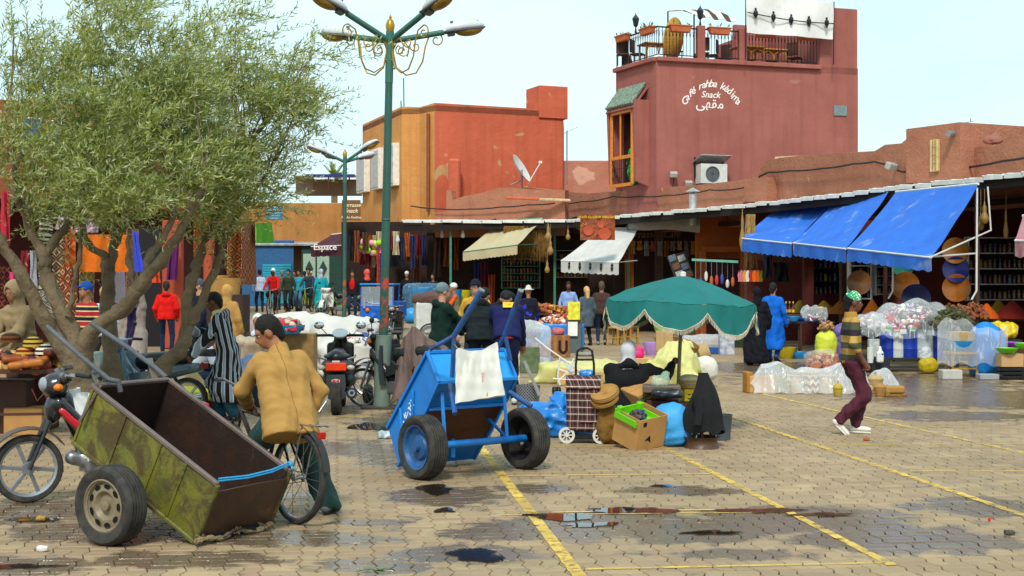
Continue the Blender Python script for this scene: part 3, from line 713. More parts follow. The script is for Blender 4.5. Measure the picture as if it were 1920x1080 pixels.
for a,b,wd in(((1090,1085),(900,838),.085),((1672,1060),(1236,835),.07),((1930,970),(1368,780),.075),((1920,850),(1425,738),.065),((1660,1056),(1097,1068),.045),((985,962),(1470,954),.045),((940,966),(1480,961),.03),((933,893),(1332,889),.05),((1010,838),(1155,837),.035),((1550,834),(1930,833),.05),((1705,884),(1930,884),.055),((600,690+25),(740,712),.05),((560,780),(730,783),.03),((1540,800),(1930,802),.025),((640,800),(740,800),.03)):strip(a,b,wd)
def puddle_mat():
 n=NT('water');gl=n.n('BsdfGlossy');gl.inputs['Roughness'].default_value=.02;gl.inputs['Color'].default_value=(.95,.97,1,1)
 df=n.n('BsdfDiffuse');df.inputs[0].default_value=(.030,.022,.018,1);tr=n.n('BsdfTransparent');tr.inputs[0].default_value=(.36,.30,.26,1)
 fr=n.n('Fresnel');fr.inputs[0].default_value=1.36;m1=n.n('MixShader');m1.inputs[0].default_value=.62;n.l(df.outputs[0],m1.inputs[1]);n.l(tr.outputs[0],m1.inputs[2])
 m2=n.n('MixShader');n.l(fr.outputs[0],m2.inputs[0]);n.l(m1.outputs[0],m2.inputs[1]);n.l(gl.outputs[0],m2.inputs[2]);n.l(m2.outputs[0],n.out.inputs[0]);MATS['water']=n.m;return n.m
PUD=puddle_mat()
def puddle(px,py,rx,ry,seed,z=.0075):
 g=G(px,py);rs=np.random.RandomState(seed);A=rs.uniform(.4,1,7);ph=rs.uniform(0,6.28,7);n=96;vs=[]
 for i in range(n):
  a=2*pi*i/n;r=1+sum(A[k]*sin((k+2)*a+ph[k])/(k+2)for k in range(7))*.55+.05*sin(31*a)
  p=Vector((cos(a)*r*rx,sin(a)*r*ry));u,v=p.x,p.y;q=uv2w(u,v);vs.append((g.x+q.x,g.y+q.y,z))
 vs.append((g.x,g.y,z));o=meshobj('puddle',vs,[(i,(i+1)%n,n)for i in range(n)],PUD);o['kind']='structure';o['label']='shallow puddle of rainwater on the pavers'
for i,q in enumerate(((892,1042,.17,.20),(815,918,.15,.26),(833,958,.085,.10),(1055,970,.24,.16),(1185,958,.30,.15),(1110,985,.16,.10),(1430,958,.30,.10),(1540,966,.22,.08),(1330,1000,.20,.07),(700,800,.25,.5),(760,775,.2,.3),(60,975,.16,.10),(560,760,.2,.3),(25,1064,.22,.08),(1240,912,.12,.06))):puddle(*q,seed=40+i)
# ------------------------------------------------------------------ buildings round the square
W_RED=wallmat('wall_cafe','#ad6a60','#9a5a52','#a87468',.70,.5,bump=.15)
W_ORANGE=wallmat('wall_orange','#dd9c58','#cc884a',None,streak=.55)
W_CORAL=wallmat('wall_coral','#d86e50','#c46046','#c09a6c',.66,.5)
W_PINK=wallmat('wall_pink','#cf8a72','#c07a62',None,streak=.2)
W_MUD=wallmat('wall_mud','#b97c62','#a0674f','#c98b68',.67,.30,.7)
W_OCHRE=wallmat('wall_ochre','#c68d52','#ab7340',None,streak=.6)
W_DARK=wallmat('wall_dark','#40302a','#2c211d',None,streak=.4)  # shop interiors: shade of the deep rooms put into this colour
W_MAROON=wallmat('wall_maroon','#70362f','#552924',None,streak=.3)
W_SHOPO=wallmat('wall_shop_orange','#b4622f','#984e26','#c9b49a',.72,.3)
W_GREY=wallmat('wall_grey','#9a8f84','#7f756c',None)
IRON=mat('black_iron','#22262c',.5,.2,metal=.4);WHITEM=mat('white_metal','#dcdcd8',.45,.1);GREENM=mat('green_metal','#3f7f68',.5,.2);TERRA=mat('terracotta','#b5603a',.8,.2)
ZINC=mat('zinc_sheet','#b9bcbd',.45,.35,5,metal=.5,bump=.1);PIPE=mat('grey_pipe','#8d8f90',.5,metal=.3);mat('cable','#2b2322',.7);mat('rust_pipe','#8a4a2c',.8)
# the cafe: a tall brick red block with a roof terrace
C0,CRt,CLf=(5.2,49.0),(13.1,51.5),(3.96,51.8);ZT=9.88
dF=Vector((CRt[0]-C0[0],CRt[1]-C0[1],0)).normalized();nF=Vector((dF.y,-dF.x,0));dL=Vector((CLf[0]-C0[0],CLf[1]-C0[1],0)).normalized();nL=Vector((-dL.y,dL.x,0))
fp=lambda px,py:onplane(px,py,C0,CRt)
lp=lambda px,py:onplane(px,py,C0,CLf)
cafe=thing('cafe_building','tall brick red cafe block with white painted name and roof terrace','building',(*C0,0))
m=MB();back=Vector((-dF.y,dF.x,0))*9;bl=Vector((*CLf,0))+back*.9
plan=[C0,CRt,(CRt[0]+back.x,CRt[1]+back.y),(5.3,60.0),CLf]
m.prism([(p[0],p[1])for p in plan],ZT-.02,Matrix.Translation((0,0,0)));wp('wall',m,W_RED,cafe,20)
m=MB();a=fp(1537,100);b_=Vector((*CRt,0));Lr=(b_-Vector((a.x,a.y,0))).length;c=(Vector((a.x,a.y,0))+b_)/2+back/9*4.4
ztop=fp(1605,17).z
m.box((c.x,c.y,(ztop+ZT-.3)/2),(Lr-.02,8.8,ztop-ZT+.3),rotm(0,0,math.atan2(dF.y,dF.x)),.03);wp('stair_tower',m,W_RED,cafe)
m=MB()
for q0,q1 in((C0,(a.x,a.y)),(CLf,C0)):
 A,B=Vector((*q0,ZT)),Vector((*q1,ZT));m.bar(A-Vector((0,0,.07)),B-Vector((0,0,.07)),.32,.16,bev=.02)
wp('ledge',m,W_RED,cafe)
zr=lambda px,py:fp(px,py).z
for px in(1316,1394):
 m=MB();p=fp(px,100);m.box((p.x-nF.x*.12,p.y-nF.y*.12,ZT+.62),(.30,.24,1.25),rotm(0,0,math.atan2(dF.y,dF.x)),.02);wp('pillar',m,W_RED,cafe)
def railing(A,B,h,parent,name='railing'):
 A,B=Vector(A),Vector(B);L=(B-A).length;up=Vector((0,0,h));m=MB();m.bar(A+up,B+up,.05,.05);m.bar(A+Vector((0,0,.12)),B+Vector((0,0,.12)),.03,.03)
 n=int(L/.13)
 for i in range(n+1):
  p=A.lerp(B,i/n);m.tube([p+Vector((0,0,.1)),p+up],.011,5)
  if i<n:
   q=A.lerp(B,(i+.5)/n);dd=(B-A).normalized()*.055;m.tube([q-dd+up*.72,q-dd*.7+up*.86,q+up*.9,q+dd*.7+up*.86,q+dd+up*.72],.008,4,cap=False)
 o=wp(name,m,IRON,parent);o['kind']='stuff';return o
cz=Vector((0,0,ZT));e1,e2,e3_,e4=fp(1238,100),fp(1309,100),fp(1323,100),fp(1387,100);e5,e6=fp(1401,100),fp(1534,100)
for A,B in((e1,e2),(e3_,e4),(e5,e6)):railing((A.x-nF.x*.1,A.y-nF.y*.1,ZT),(B.x-nF.x*.1,B.y-nF.y*.1,ZT),1.12,cafe)
lA,lB=lp(1229,100),lp(1161,100);railing((lA.x+.1,lA.y,ZT),(lB.x+.1,lB.y,ZT),1.12,cafe)
rA=Vector((5.1,57.5,0));railing((rA.x,rA.y,ZT),(rA.x+dF.x*6,rA.y+dF.y*6,ZT),1.12,cafe)
railing((lB.x+.1,lB.y,ZT),(rA.x,rA.y,ZT),1.12,cafe)
# name painted on the wall
m=MB();ang=math.atan2(dF.y,dF.x)
def wall_text(mb,txt,px,py,size,rot=0,shear=.25,bold=.006):
 p=fp(px,py)+nF*.006;t=text_mb(txt,size,.004,shear,bold);M_=Matrix.Translation(p)@Matrix.Rotation(ang,4,'Z')@Matrix.Rotation(rot,4,'Y');xf(t,M_);mb.add(t.v,t.f)
s1='Café rahba kédima';N1=len(s1)
for i,ch in enumerate(s1):
 if ch==' ':continue
 t=(i-(N1-1)/2)/((N1-1)/2);th=t*.88
 wall_text(m,ch,1333+50*sin(th)/sin(.88),157+33*(1-cos(th))/(1-cos(.88)),.38,th*.62,.3,.004)
wall_text(m,'Snack',1332,178,.33,0,.3,.004)
wall_text(m,'\uFEF0\uFEEC\uFED8\uFEE3',1331,195,.50,0,0,.004)
wp('painted_name',m,mat('white_paint','#efe8e2',.7,.1),cafe)
# slanted bay window on the left face with a tiled hood
wq=[lp(1171,208),lp(1210,203),lp(1210,340),lp(1171,345)];z0,z1=5.35,8.05
wl,wr_=Vector((wq[0].x,wq[0].y,0)),Vector((wq[1].x,wq[1].y,0));out=-nL if nL.y>0 else nL
WOODO=mat('orange_wood','#d07a22',.5,.25,9);win=MB();O3=Vector((out.x,out.y,0))
for(A,B,za,zb)in((wl,wl,z0,z1),(wr_,wr_,z0,z1)):win.bar(A+O3*.55+Vector((0,0,za)),B+O3*.55+Vector((0,0,zb)),.12,.10,up=(1,0,0))
for z in(z0,z1,z0+1.02):win.bar(wl+O3*.55+Vector((0,0,z)),wr_+O3*.55+Vector((0,0,z)),.10,.12)
win.bar((wl*.55+wr_*.45)+O3*.56+Vector((0,0,z0+1.0)),(wl*.55+wr_*.45)+O3*.56+Vector((0,0,z1)),.05,.06,up=(1,0,0))
wo=wp('window',win,WOODO,cafe)
gl=MB();gl.bar(wl+O3*.012+Vector((0,0,(z0+z1)/2)),wr_+O3*.012+Vector((0,0,(z0+z1)/2)),.02,z1-z0);wp('pane',gl,mat('dark_opening','#241512',.25,.3,spec=.6),wo)  # dark sheet on the wall paints the unlit room behind the open window
rg=MB();
for i in range(11):
 p=wl.lerp(wr_,(i+.5)/11)+O3*.56;rg.tube([p+Vector((0,0,z0+.06)),p+Vector((0,0,z0+.95))],.012,5)
for z in(z0+.3,z0+.62):rg.tube([wl+O3*.56+Vector((0,0,z)),wr_+O3*.56+Vector((0,0,z))],.01,5)
wp('grille',rg,IRON,wo)
for A,dd in((wl,-1),(wr_,1)):
 d_=(wr_-wl).normalized()*dd*.12;fin=MB();b0=A+d_
 vs=[b0+Vector((0,0,z0-.1)),b0+Vector((0,0,z1+.35)),b0+O3*.62+Vector((0,0,z1+.35)),b0+O3*.62+Vector((0,0,z1-.1)),b0+O3*.52+Vector((0,0,z0+.1))];tk=d_.normalized()*.14
 n_=5;fin.add([v for v in vs]+[v+tk for v in vs],[(0,1,2,3,4),(9,8,7,6,5)]+[(i,(i+1)%5,(i+1)%5+5,i+5)for i in range(5)]);wp('bracket',fin,W_RED,cafe,20)
TILE=mat('green_tile','#4e6a56',.4,.5,12,col2='#7f9580',spec=.5);wid=(wr_-wl).length+.5;dwn=(wr_-wl).normalized()
for i in range(11):
 for j in range(2):
  p0=wl-dwn*.25+dwn*(wid*(i+.5)/11)+Vector((0,0,z1+.98-.36*j))+O3*(.10+.27*j);p1=p0+O3*.32-Vector((0,0,.42));t=MB();t.tube([p0,p1],[.062,.07],7);wp('tile',t,TILE,cafe)
t=MB();q0=wl-dwn*.25+Vector((0,0,z1+.86));q1=wr_+dwn*.25+Vector((0,0,z1+.86));t.sheet(lambda u,v:q0.lerp(q1,u)+O3*(v*.66)-Vector((0,0,.82*v)),1,1,.06);wp('hood',t,W_RED,cafe)
# small things on the cafe wall
o=MB();p=fp(1575,208);o.box(p+nF*.02,(.55,.05,.38),rotm(0,0,ang),.01);wp('wall_plate',o,mat('slate_plate','#76868c',.5),cafe)
ac=thing('air_conditioner','white air conditioner with round fan under a tin hood on cafe wall','air conditioner',fp(1327,345)+nF*.3,ang)
m=MB();m.box((0,0,.33),(1.05,.5,.72),bev=.02);m.build('case',mat('ac_white','#cfcfc8',.5),ac)
m=MB();m.lathe([(.27,0),(.27,.03),(.24,.03),(.24,.005),(.02,.005)],24,axisM((-.08,-.26,.33),(0,-1,0)),False);m.build('fan_ring',mat('fan_grey','#55585a',.5),ac)
m=MB()
for i in range(5):a_=2*pi*i/5;m.bar((-.08,-.262,.33),(-.08+.21*cos(a_),-.262,.33+.21*sin(a_)),.09,.008,up=(0,1,0))
m.build('fan_blade',mat('fan_grey'),ac)
m=MB();m.bar((-.62,-.05,.86),(.62,-.05,.86),.75,.03);m.v=[(x,y,z+(-.3*y))for x,y,z in m.v];m.build('hood',ZINC,ac)
m=MB();m.bar((-.56,.2,.2),(-.56,.2,.95),.05);m.bar((.56,.2,.2),(.56,.2,.95),.05);m.build('bracket',IRON,ac)
for k,(px,py)in enumerate(((1259,328),(1287,345))):
 fl=thing('floodlight',['small grey floodlight on a stalk beside the cafe window','small grey floodlight low on cafe wall beside the air conditioner'][k],'lamp',fp(px,py)+nF*.2)
 m=MB();m.box((0,0,0),(.28,.2,.20),rotm(.4,0,0),.03);m.build('housing',mat('flood_grey','#a8a49c',.5),fl)
 m=MB();m.tube([(0,0,-.08),(-.02,.12,-.5),(0,.18,-1.0)],.02,5);m.build('conduit',mat('cable'),fl)
# terrace furniture
CANE=mat('cane','#c08a3c',.6,.3,12,.3);DKW=mat('dark_wood','#4a2c20',.6,.3)
def terrace_table(px,py,inn,label):
 p=fp(px,100)-nF*inn;t=thing('terrace_table',label,'table',(p.x,p.y,ZT),ang)
 m=MB();m.box((0,0,.74),(1.15,.8,.05),bev=.015);m.build('table_top',CANE,t)
 for x in(-.5,.5):
  for y in(-.32,.32):m=MB();m.tube([(x,y,0),(x,y,.72)],.035,6);m.build('leg',CANE,t)
 m=MB()
 for x0,x1 in((-.5,0),(0,.5)):m.tube([(x0,-.32,.35),(x0+.06,-.32,.58),((x0+x1)/2,-.32,.68),(x1-.06,-.32,.58),(x1,-.32,.35)],.025,6)
 m.build('arch',CANE,t)
 return t
def terrace_chair(px,inn,rz,label):
 p=fp(px,100)-nF*inn;t=thing('terrace_chair',label,'chair',(p.x,p.y,ZT),rz,'dark cafe chairs on the roof terrace')
 m=MB();m.box((0,0,.45),(.46,.46,.05));m.build('seat',DKW,t);m=MB();m.box((0,.22,.78),(.46,.04,.5));m.build('backrest',DKW,t)
 for x in(-.2,.2):
  for y in(-.2,.2):m=MB();m.tube([(x,y,0),(x,y,.45)],.022,5);m.build('leg',DKW,t)
for px,inn,lb in((1262,1.6,'cane table at the left end of the roof terrace'),(1430,1.2,'cane table with arched apron behind terrace railing, left of two'),(1480,1.5,'cane table with arched apron behind terrace railing, right of two')):terrace_table(px,0,inn,lb)
for i,(px,inn)in enumerate(((1215,2.4),(1240,2.2),(1290,1.2),(1345,1.3),(1370,1.6),(1405,2.2),(1455,2.3),(1500,2.2),(1520,1.2))):terrace_chair(px,inn,i*1.1,'dark wooden terrace chair, number %s from the left end of the railing'%('one two three four five six seven eight nine'.split()[i]))
p=fp(1284,100)-nF*1.0;t=thing('straw_parasol','round straw parasol leaning folded on edge against terrace railing','parasol',(p.x,p.y,ZT),ang)
m=MB();m.lathe([(0.02,.42),(.3,.36),(.62,.2),(.86,.02),(.88,0),(.84,.0),(.6,.16),(.3,.3),(.02,.36)],28,Matrix.Translation((0,0,.95))@Matrix.Rotation(R(102),4,'X')@Matrix.Rotation(R(18),4,'Y'));m.v=[(x*.60,y*.8,z*.92)for x,y,z in m.v]
m.build('shade',mat('straw','#c99a45',.8,.3,20,.5,120,pat=bands(2,.05,[(0,'#c99a45'),(.6,'#a87a30')])),t)
m=MB();m.tube([(0,0,0),(.05,-.25,1.1)],.025,6);m.build('pole',DKW,t)
for k,(px,py,lb)in enumerate(((1194,58,'black lantern on the left corner of the terrace railing'),(1315,48,'black lantern on the brick terrace pillar'))):
 q=(lp(px,py)if k==0 else fp(px,py));zb=ZT+1.13 if k==0 else ZT+1.26;t=thing('lantern',lb,'lantern',(q.x-nF.x*.1,q.y-nF.y*.1,zb))
 m=MB();m.lathe([(.05,0),(.03,.12),(.02,.2),(.08,.26)],8);m.build('stem',IRON,t)
 m=MB();m.lathe([(.08,.26),(.13,.52),(.13,.53),(.02,.68),(.01,.74)],6);m.build('cage',IRON,t)
def planter(pos,rz,label,leaf):
 t=thing('flower_box',label,'planter',pos,rz,'terracotta boxes on the terrace railing')
 m=MB();m.box((0,0,.11),(.85,.24,.24),bev=.02);m.v=[(x*(.86+.14*(z>.1)),y*(.86+.14*(z>.1)),z)for x,y,z in m.v];m.box((0,0,.225),(.9,.28,.05),bev=.01);m.build('box',TERRA,t)
 m=MB();rs=random.Random(int(abs(pos[0])*100))
 for i in range(leaf):
  a,b=rs.uniform(0,6.3),rs.uniform(.2,1.2);c=Vector((rs.uniform(-.35,.35),rs.uniform(-.08,.08),.25));d=Vector((cos(a)*cos(b),sin(a)*cos(b),sin(b)))*rs.uniform(.08,.26);n_=Vector((-sin(a),cos(a),0))*.03
  m.add([c,c+d*.6+n_,c+d,c+d*.6-n_],[(0,1,2,3)])
 if leaf:m.build('plant',mat('house_leaf','#4f7a2f',.6,.4),t)
 return t
for px,lf in((1210,30),(1272,8),(1345,8),(1432,6),(1508,24)):
 q=fp(px,100)if px>1231 else lp(px,100);planter((q.x+nF.x*.16,q.y+nF.y*.16,ZT+.92),ang if px>1231 else math.atan2(dL.y,dL.x),{1210:'terracotta flower box with green leaves right of the corner lantern',1272:'terracotta flower box in front of the straw parasol',1345:'terracotta flower box between the two brick terrace pillars',1432:'terracotta flower box below the left of the white cloth screen',1508:'terracotta flower box with trailing plant at the right of the railing'}[px],lf)
q=lp(1172,100);planter((q.x-.1,q.y-.1,ZT+.92),math.atan2(dL.y,dL.x),'terracotta flower box at the far left corner of the terrace',16)
# white cloth screen with the row of lanterns on a cord, and the canopy beside it
sc_=thing('cloth_screen','white cloth screen with a cord of small dark lanterns above the terrace','screen',(fp(1470,40)+nF*.25))
T0,T1,B0,B1=fp(1387,-6)+nF*.48,fp(1551,8)+nF*.48,fp(1387,66)+nF*.52,fp(1549,78)+nF*.52
def scr(u,v):
 p=T0.lerp(T1,u).lerp(B0.lerp(B1,u),v);return p+nF*(.05*sin(9*u+3*v)+.03*sin(23*u-5*v))-Vector((0,0,.12*sin(pi*u)*(1-v)*0))
m=MB();m.sheet(scr,24,8,.01);wp('cloth',m,mat('white_canvas','#f6f5f2',.9,.06,trans=.25),sc_)
m=MB();cpts=[fp(1387+161*i/12,29+21*(i/12)+4*sin(pi*i/12))+nF*.62 for i in range(13)];m.tube(cpts,.02,5);wp('cord',m,IRON,sc_)
for i in range(5):
 u=(1402+i*33-1387)/161;q=fp(1387+161*u,29+21*u+4*sin(pi*u)-2)+nF*.62;m=MB();m.lathe([(.01,.16),(.05,.12),(.03,.08),(.085,.0),(.08,-.12),(.03,-.2),(.05,-.23)],8,Matrix.Translation(q+Vector((0,0,.03))));wp('lantern',m,IRON,sc_)
for q in(T0,T1):m=MB();m.tube([(q.x,q.y+.05,ZT),q],.022,6);wp('post',m,IRON,sc_)
cn=thing('canopy','striped pale canopy over the middle of the cafe terrace','canopy',fp(1350,20))
K0,K1,K2,K3=fp(1308,24)-nF*.3,fp(1389,36)-nF*.3,fp(1392,-14)-nF*3.2,fp(1320,-10)-nF*3.2
m=MB();m.sheet(lambda u,v:K0.lerp(K1,u).lerp(K3.lerp(K2,u),v)+Vector((0,0,.10*sin(pi*v)-.08*abs(sin(3*pi*u))*(1-v))),16,6,.02);wp('cloth',m,mat('canopy_cloth','#cfc6b4',.9,.2,pat=bands(0,.5,[(0,'#e2dccd'),(.6,'#4a3a32')])),cn)
for q in(K0,K3):m=MB();m.tube([(q.x,q.y,ZT),q],.03,6);wp('post',m,IRON,cn)
m=MB();bw=Vector((*C0,0))+back*.5;q0=fp(1400,100)-nF*4.2;m.box((q0.x+3.4,q0.y+1.0,ZT+1.1),(4.0,.2,2.2),rotm(0,0,ang),.02);wp('terrace_wall',m,W_RED,cafe)
# orange and coral house, left of the cafe
HC=[(-7.25,66.0),(-4.80,59.2),(-4.0,59.0),(-3.3,58.0),(2.25,60.3),(2.6,68),(-6,70)]
house=thing('orange_house','orange house with a big coral red side wall and slim leaning windows','building',(-3.3,58,0))
def hwall(i,j,mats,z0,z1a,z1b,nm):
 A,B=Vector((*HC[i],0)),Vector((*HC[j],0));d=(B-A).normalized();n_=Vector((d.y,-d.x,0));m=MB();vs=[A+Vector((0,0,z0)),B+Vector((0,0,z0)),B+Vector((0,0,z1b)),A+Vector((0,0,z1a))]
 m.add([v for v in vs]+[v-n_*.35 for v in vs],[(0,1,2,3),(7,6,5,4)]+[(k,(k+1)%4+0,(k+1)%4+4,k+4)for k in range(4)]);return wp(nm,m,mats,house,20)
zt=9.42;hwall(0,1,W_ORANGE,4.35,zt,zt,'wall');hwall(1,2,W_ORANGE,4.35,zt,zt-.05,'wall');hwall(2,3,W_ORANGE,4.35,zt-.05,zt,'wall');hwall(3,4,W_CORAL,3.2,zt,zt-.03,'side_wall');hwall(4,5,W_CORAL,3,zt,zt,'wall');hwall(6,0,W_ORANGE,4,zt,zt,'wall')
m=MB();m.prism(HC,.25,Matrix.Translation((0,0,zt-.35)));wp('roof',m,W_MUD,house,20)
m=MB();m.prism([(-7.2,65.9),(-4.8,59.25),(-3.35,58.1),(-2.2,60),(-5,68)],.14,Matrix.Translation((0,0,4.2)));wp('jetty',m,W_OCHRE,house,20)
m=MB();q=onplane(1026,180,HC[3],HC[4]);q2=onplane(1026,161,HC[3],HC[4]);m.box((q.x-.0,q.y+.72,(9.0+q2.z)/2),(1.38,1.5,q2.z-9.0),rotm(0,0,.39),.02);wp('stair_turret',m,W_CORAL,house)
for k,(px,yt,yb)in enumerate(((686,290,358),(713,284,352),(741,275,346))):
 A=onplane(px-6,(yt+yb)/2,HC[0],HC[1]);B=onplane(px+6,(yt+yb)/2,HC[0],HC[1]);zt_,zb_=onplane(px,yt,HC[0],HC[1]).z,onplane(px,yb,HC[0],HC[1]).z;n_=Vector((-.94,-.34,0));d=(B-A).normalized()
 m=MB();up=Vector((0,0,1))
 vs=[A+d*(-.12),B+d*.12];m.box(((A.x+B.x)/2+n_.x*.12,(A.y+B.y)/2+n_.y*.12,(zt_+zb_)/2),((B-A).length+.3,.3,zt_-zb_+.2),rotm(0,0,math.atan2(d.y,d.x)),.02);wo=wp('window',m,mat('white_frame','#e8e2d6',.7),house)
 m=MB();m.box(((A.x+B.x)/2+n_.x*.29,(A.y+B.y)/2+n_.y*.29,(zt_+zb_)/2),((B-A).length+.12,.03,zt_-zb_),rotm(0,0,math.atan2(d.y,d.x)),.01);wp('shutter',m,mat('pale_shutter','#b7b3ad',.7),wo)
m=MB();p=onplane(805,300,HC[2],HC[3]);m.box((p.x-.05,p.y-.08,6.9),(.14,.14,4.2),None,.02);wp('drain_pipe',m,mat('rust_pipe','#8a4a2c',.8),house)
m=MB();p=onplane(852,350,(-2.9,57.6),(2,59.6));m.box((p.x,p.y,5.2),(.52,.5,3.6),None,.08);o=wp('masonry_pier',m,W_CORAL);tag(o,'short rounded coral pier in front of the coral wall','pier')
for k,(px,y0,y1)in enumerate(((757,145,196),(752,188,197))):
 p=onplane(px,y0,HC[1],HC[2]);m=MB();m.tube([(p.x,p.y+.2,zt-.3),(p.x-.02,p.y+.2,p.z)],.03,5);o=wp('antenna_pole',m,mat('pole_teal','#3d7d80',.6));tag(o,['thin tall teal pole on the orange roof','short stub of pole on the orange roof'][k],'pole')
# satellite dish on the mud wall
ds=thing('satellite_dish','white satellite dish seen edge-on before the coral wall','satellite dish',W(983,352,54))
m=MB();M_=axisM((-.15,0,.75),(.82,-.25,.5));m.lathe([(.0,-.1),(.25,-.08),(.45,-.02),(.62,.07),(.63,.07),(.45,.0),(.25,-.055),(.0,-.075)],24,M_,False);m.build('dish',mat('dish_white','#d8d8d6',.5),ds)
m=MB();m.tube([(-.1,0,-.2),(-.1,0,.72)],.04,6);m.tube([(-.1,0,.3),(-.55,0,.1)],.03,6);m.build('mast',PIPE,ds)
m=MB();m.tube([(.15,-.1,.15),(.62,-.1,.95)],.025,6);m.box((.64,-.1,1.0),(.14,.1,.1));m.build('feed_arm',WHITEM,ds)
# pink house between the two
pk=thing('pink_house','low pale pink house with flaking wall between coral house and cafe','building',(3,58,0))
m=MB();a,b=W(1058,297,60),W(1160,306,61.5);m.box(((a.x+b.x)/2+.2,63,a.z/2),(b.x-a.x+.8,4,a.z),None,.04);wp('wall',m,wallmat('wall_pinkflake','#d08f78','#c67f66','#dcab95',.6),pk)
p=W(1063,245,59);m=MB();m.tube([(p.x,p.y,6),(p.x,p.y,p.z)],.03,5);m.tube([(p.x-.2,p.y,p.z-.15),(p.x+.45,p.y,p.z+.15)],.012,4);o=wp('aerial',m,PIPE);tag(o,'thin television aerial on the pink roof','aerial')
# shops along the square: mud parapet above, tin roof, deep dark openings
EA,EB,EC,ED,EE=(13.0,20.3),(10.54,28.0),(6.83,39.6),(1.96,49.9),(-4.2,52.2)
def seg(A,B):
 A,B=Vector((*A,0)),Vector((*B,0));d=(B-A).normalized();return A,d,Vector((d.y,-d.x,0))
def onseg(px,A,B,off):
 a,d,n_=seg(A,B);a=a+n_*off;k=(px-960)/F;t=(k*a.y-a.x)/(d.x-k*d.y);return a+d*t
row=thing('shop_row','long low mud plastered row of shops with uneven parapet','building',(9,36,0))
def parapet(A,B,off,outline,m_):
 m=MB();th=.45;a,d,n_=seg(A,B);vs=[];
 for px,py in outline:
  q=onseg(px,A,B,off);vs.append(Vector((q.x,q.y,CH-(py-HY)/F*q.y)))
 k=len(vs);bot=[Vector((v.x,v.y,3.55))for v in vs];allv=bot+vs+[v+n_*th for v in bot]+[v+n_*th for v in vs];fs=[]
 for i in range(k-1):fs+=[(i,i+1,k+i+1,k+i),(k+i,k+i+1,3*k+i+1,3*k+i),(2*k+i+1,2*k+i,3*k+i,3*k+i+1)]
 fs+=[(0,k,3*k,2*k),(k-1,2*k-1,4*k-1,3*k-1)]
 m.add(allv,fs);return m
jit=lambda pts:[(x+random.uniform(-1,1),y+random.uniform(-1.2,1.2))for x,y in pts]
wp('parapet',parapet(EA,EC,2.6,jit([(2000,256),(1925,262),(1860,272),(1800,280),(1750,286),(1700,262),(1690,268),(1660,272),(1640,282),(1560,288),(1530,291),(1500,292),(1470,296),(1440,300),(1428,303),(1424,325),(1405,330)]),W_MUD),W_MUD,row,20)
wp('parapet',parapet(EC,ED,2.6,jit([(1440,332),(1400,336),(1370,340),(1300,348),(1232,352),(1160,358),(1100,362),(1040,358),(985,352),(940,350)]),W_MUD),W_MUD,row,20)
wp('parapet',parapet(ED,EE,2.2,jit([(1060,356),(1000,355),(965,352),(935,352),(900,362),(870,368),(848,374),(846,356),(838,356),(836,395),(815,398)]),W_MUD),W_MUD,row,20)
m=MB();q=onseg(1800,EA,EC,2.6);ur=[W(1699,243,35),W(1800,229,33.5),W(1935,240,34.5)]
vs=[]
for p_,zb in zip(ur,(4.6,4.6,4.6)):vs.append(Vector((p_.x,p_.y,zb)))
pl=[(p_.x,p_.y)for p_ in ur]+[(17,40),(12.2,40)]
up_=thing('roof_house','upper mud room with barred window above the shop roofs','building',(ur[1].x,ur[1].y,0));m.prism(pl,ur[1].z-4.3,Matrix.Translation((0,0,4.3)));wp('wall',m,W_MUD,up_,20)
q=onplane(1754,292,(ur[0].x,ur[0].y),(ur[1].x,ur[1].y));m=MB();m.box((q.x-.02,q.y-.02,q.z),(.10,.26,.80),rotm(0,0,math.atan2(ur[1].y-ur[0].y,ur[1].x-ur[0].x)+pi/2),.01);wo=wp('window',m,mat('window_cream','#c8b078',.6),up_)
m=MB()
for i in range(4):m.tube([(q.x-.10+.06*i,q.y-.10,q.z-.38),(q.x-.10+.06*i,q.y-.10,q.z+.38)],.008,4)
for z in(-.2,0,.2):m.tube([(q.x-.12,q.y-.10,q.z+z),(q.x+.12,q.y-.10,q.z+z)],.008,4)
wp('grille',m,mat('rust_pipe'),wo)
m=MB();q=onplane(1787,250,(ur[0].x,ur[0].y),(ur[1].x,ur[1].y));m.tube([(q.x+.05,q.y+.05,q.z),(q.x-.22,q.y-.30,q.z-.04)],.07,10);wp('spout',m,PIPE,up_)
p=W(1862,262,33.3);o=solid_obj('rag_bundle',[('e',(0,0,.08),(.22,.15,.10)),('e',(.05,0,.17),(.12,.1,.08)),('e',(-.1,0,.12),(.12,.1,.08))],.02,mat('rags','#b9a9a0',.9,.6,14,col2='#a8503a'),disp=folds(.03,22,(1,1,1),4));o.location=(p.x,p.y,p.z-.1);tag(o,'heap of pale and red rags on the shop parapet','rags')
for k,(px,py)in enumerate(((1820,222),(1814,232))):
 p=W(px,py,36);m=MB();m.tube([(p.x,p.y,6),p],.015,4);
 if k:m.tube([p+Vector((-.15,0,.02)),p+Vector((.15,0,.06))],.01,4)
 o=wp('aerial',m,PIPE);tag(o,['taller thin aerial on the upper mud room','short aerial beside the taller one on the mud room'][k],'aerial')
# parapet coping stones and loose planks
for k,(px,py,Y,L,lb)in enumerate(((1485,296,43,1.2,'pale weathered board lying along the parapet top'),(1400-420,372,52,1.3,'orange broken slab lying on the mud ledge'),(1040,375,52,1.2,'pale plank lying on the mud ledge'))):
 p=W(px,py,Y);m=MB();m.box(p,(L,.3,.10),rotm(0,.03,-.9 if k==0 else .1),.03);o=wp('plank' if k!=1 else 'slab',m,mat('weathered_board','#c9ab84',.9,.3)if k!=1 else W_CORAL);tag(o,lb,'plank' if k!=1 else 'slab')
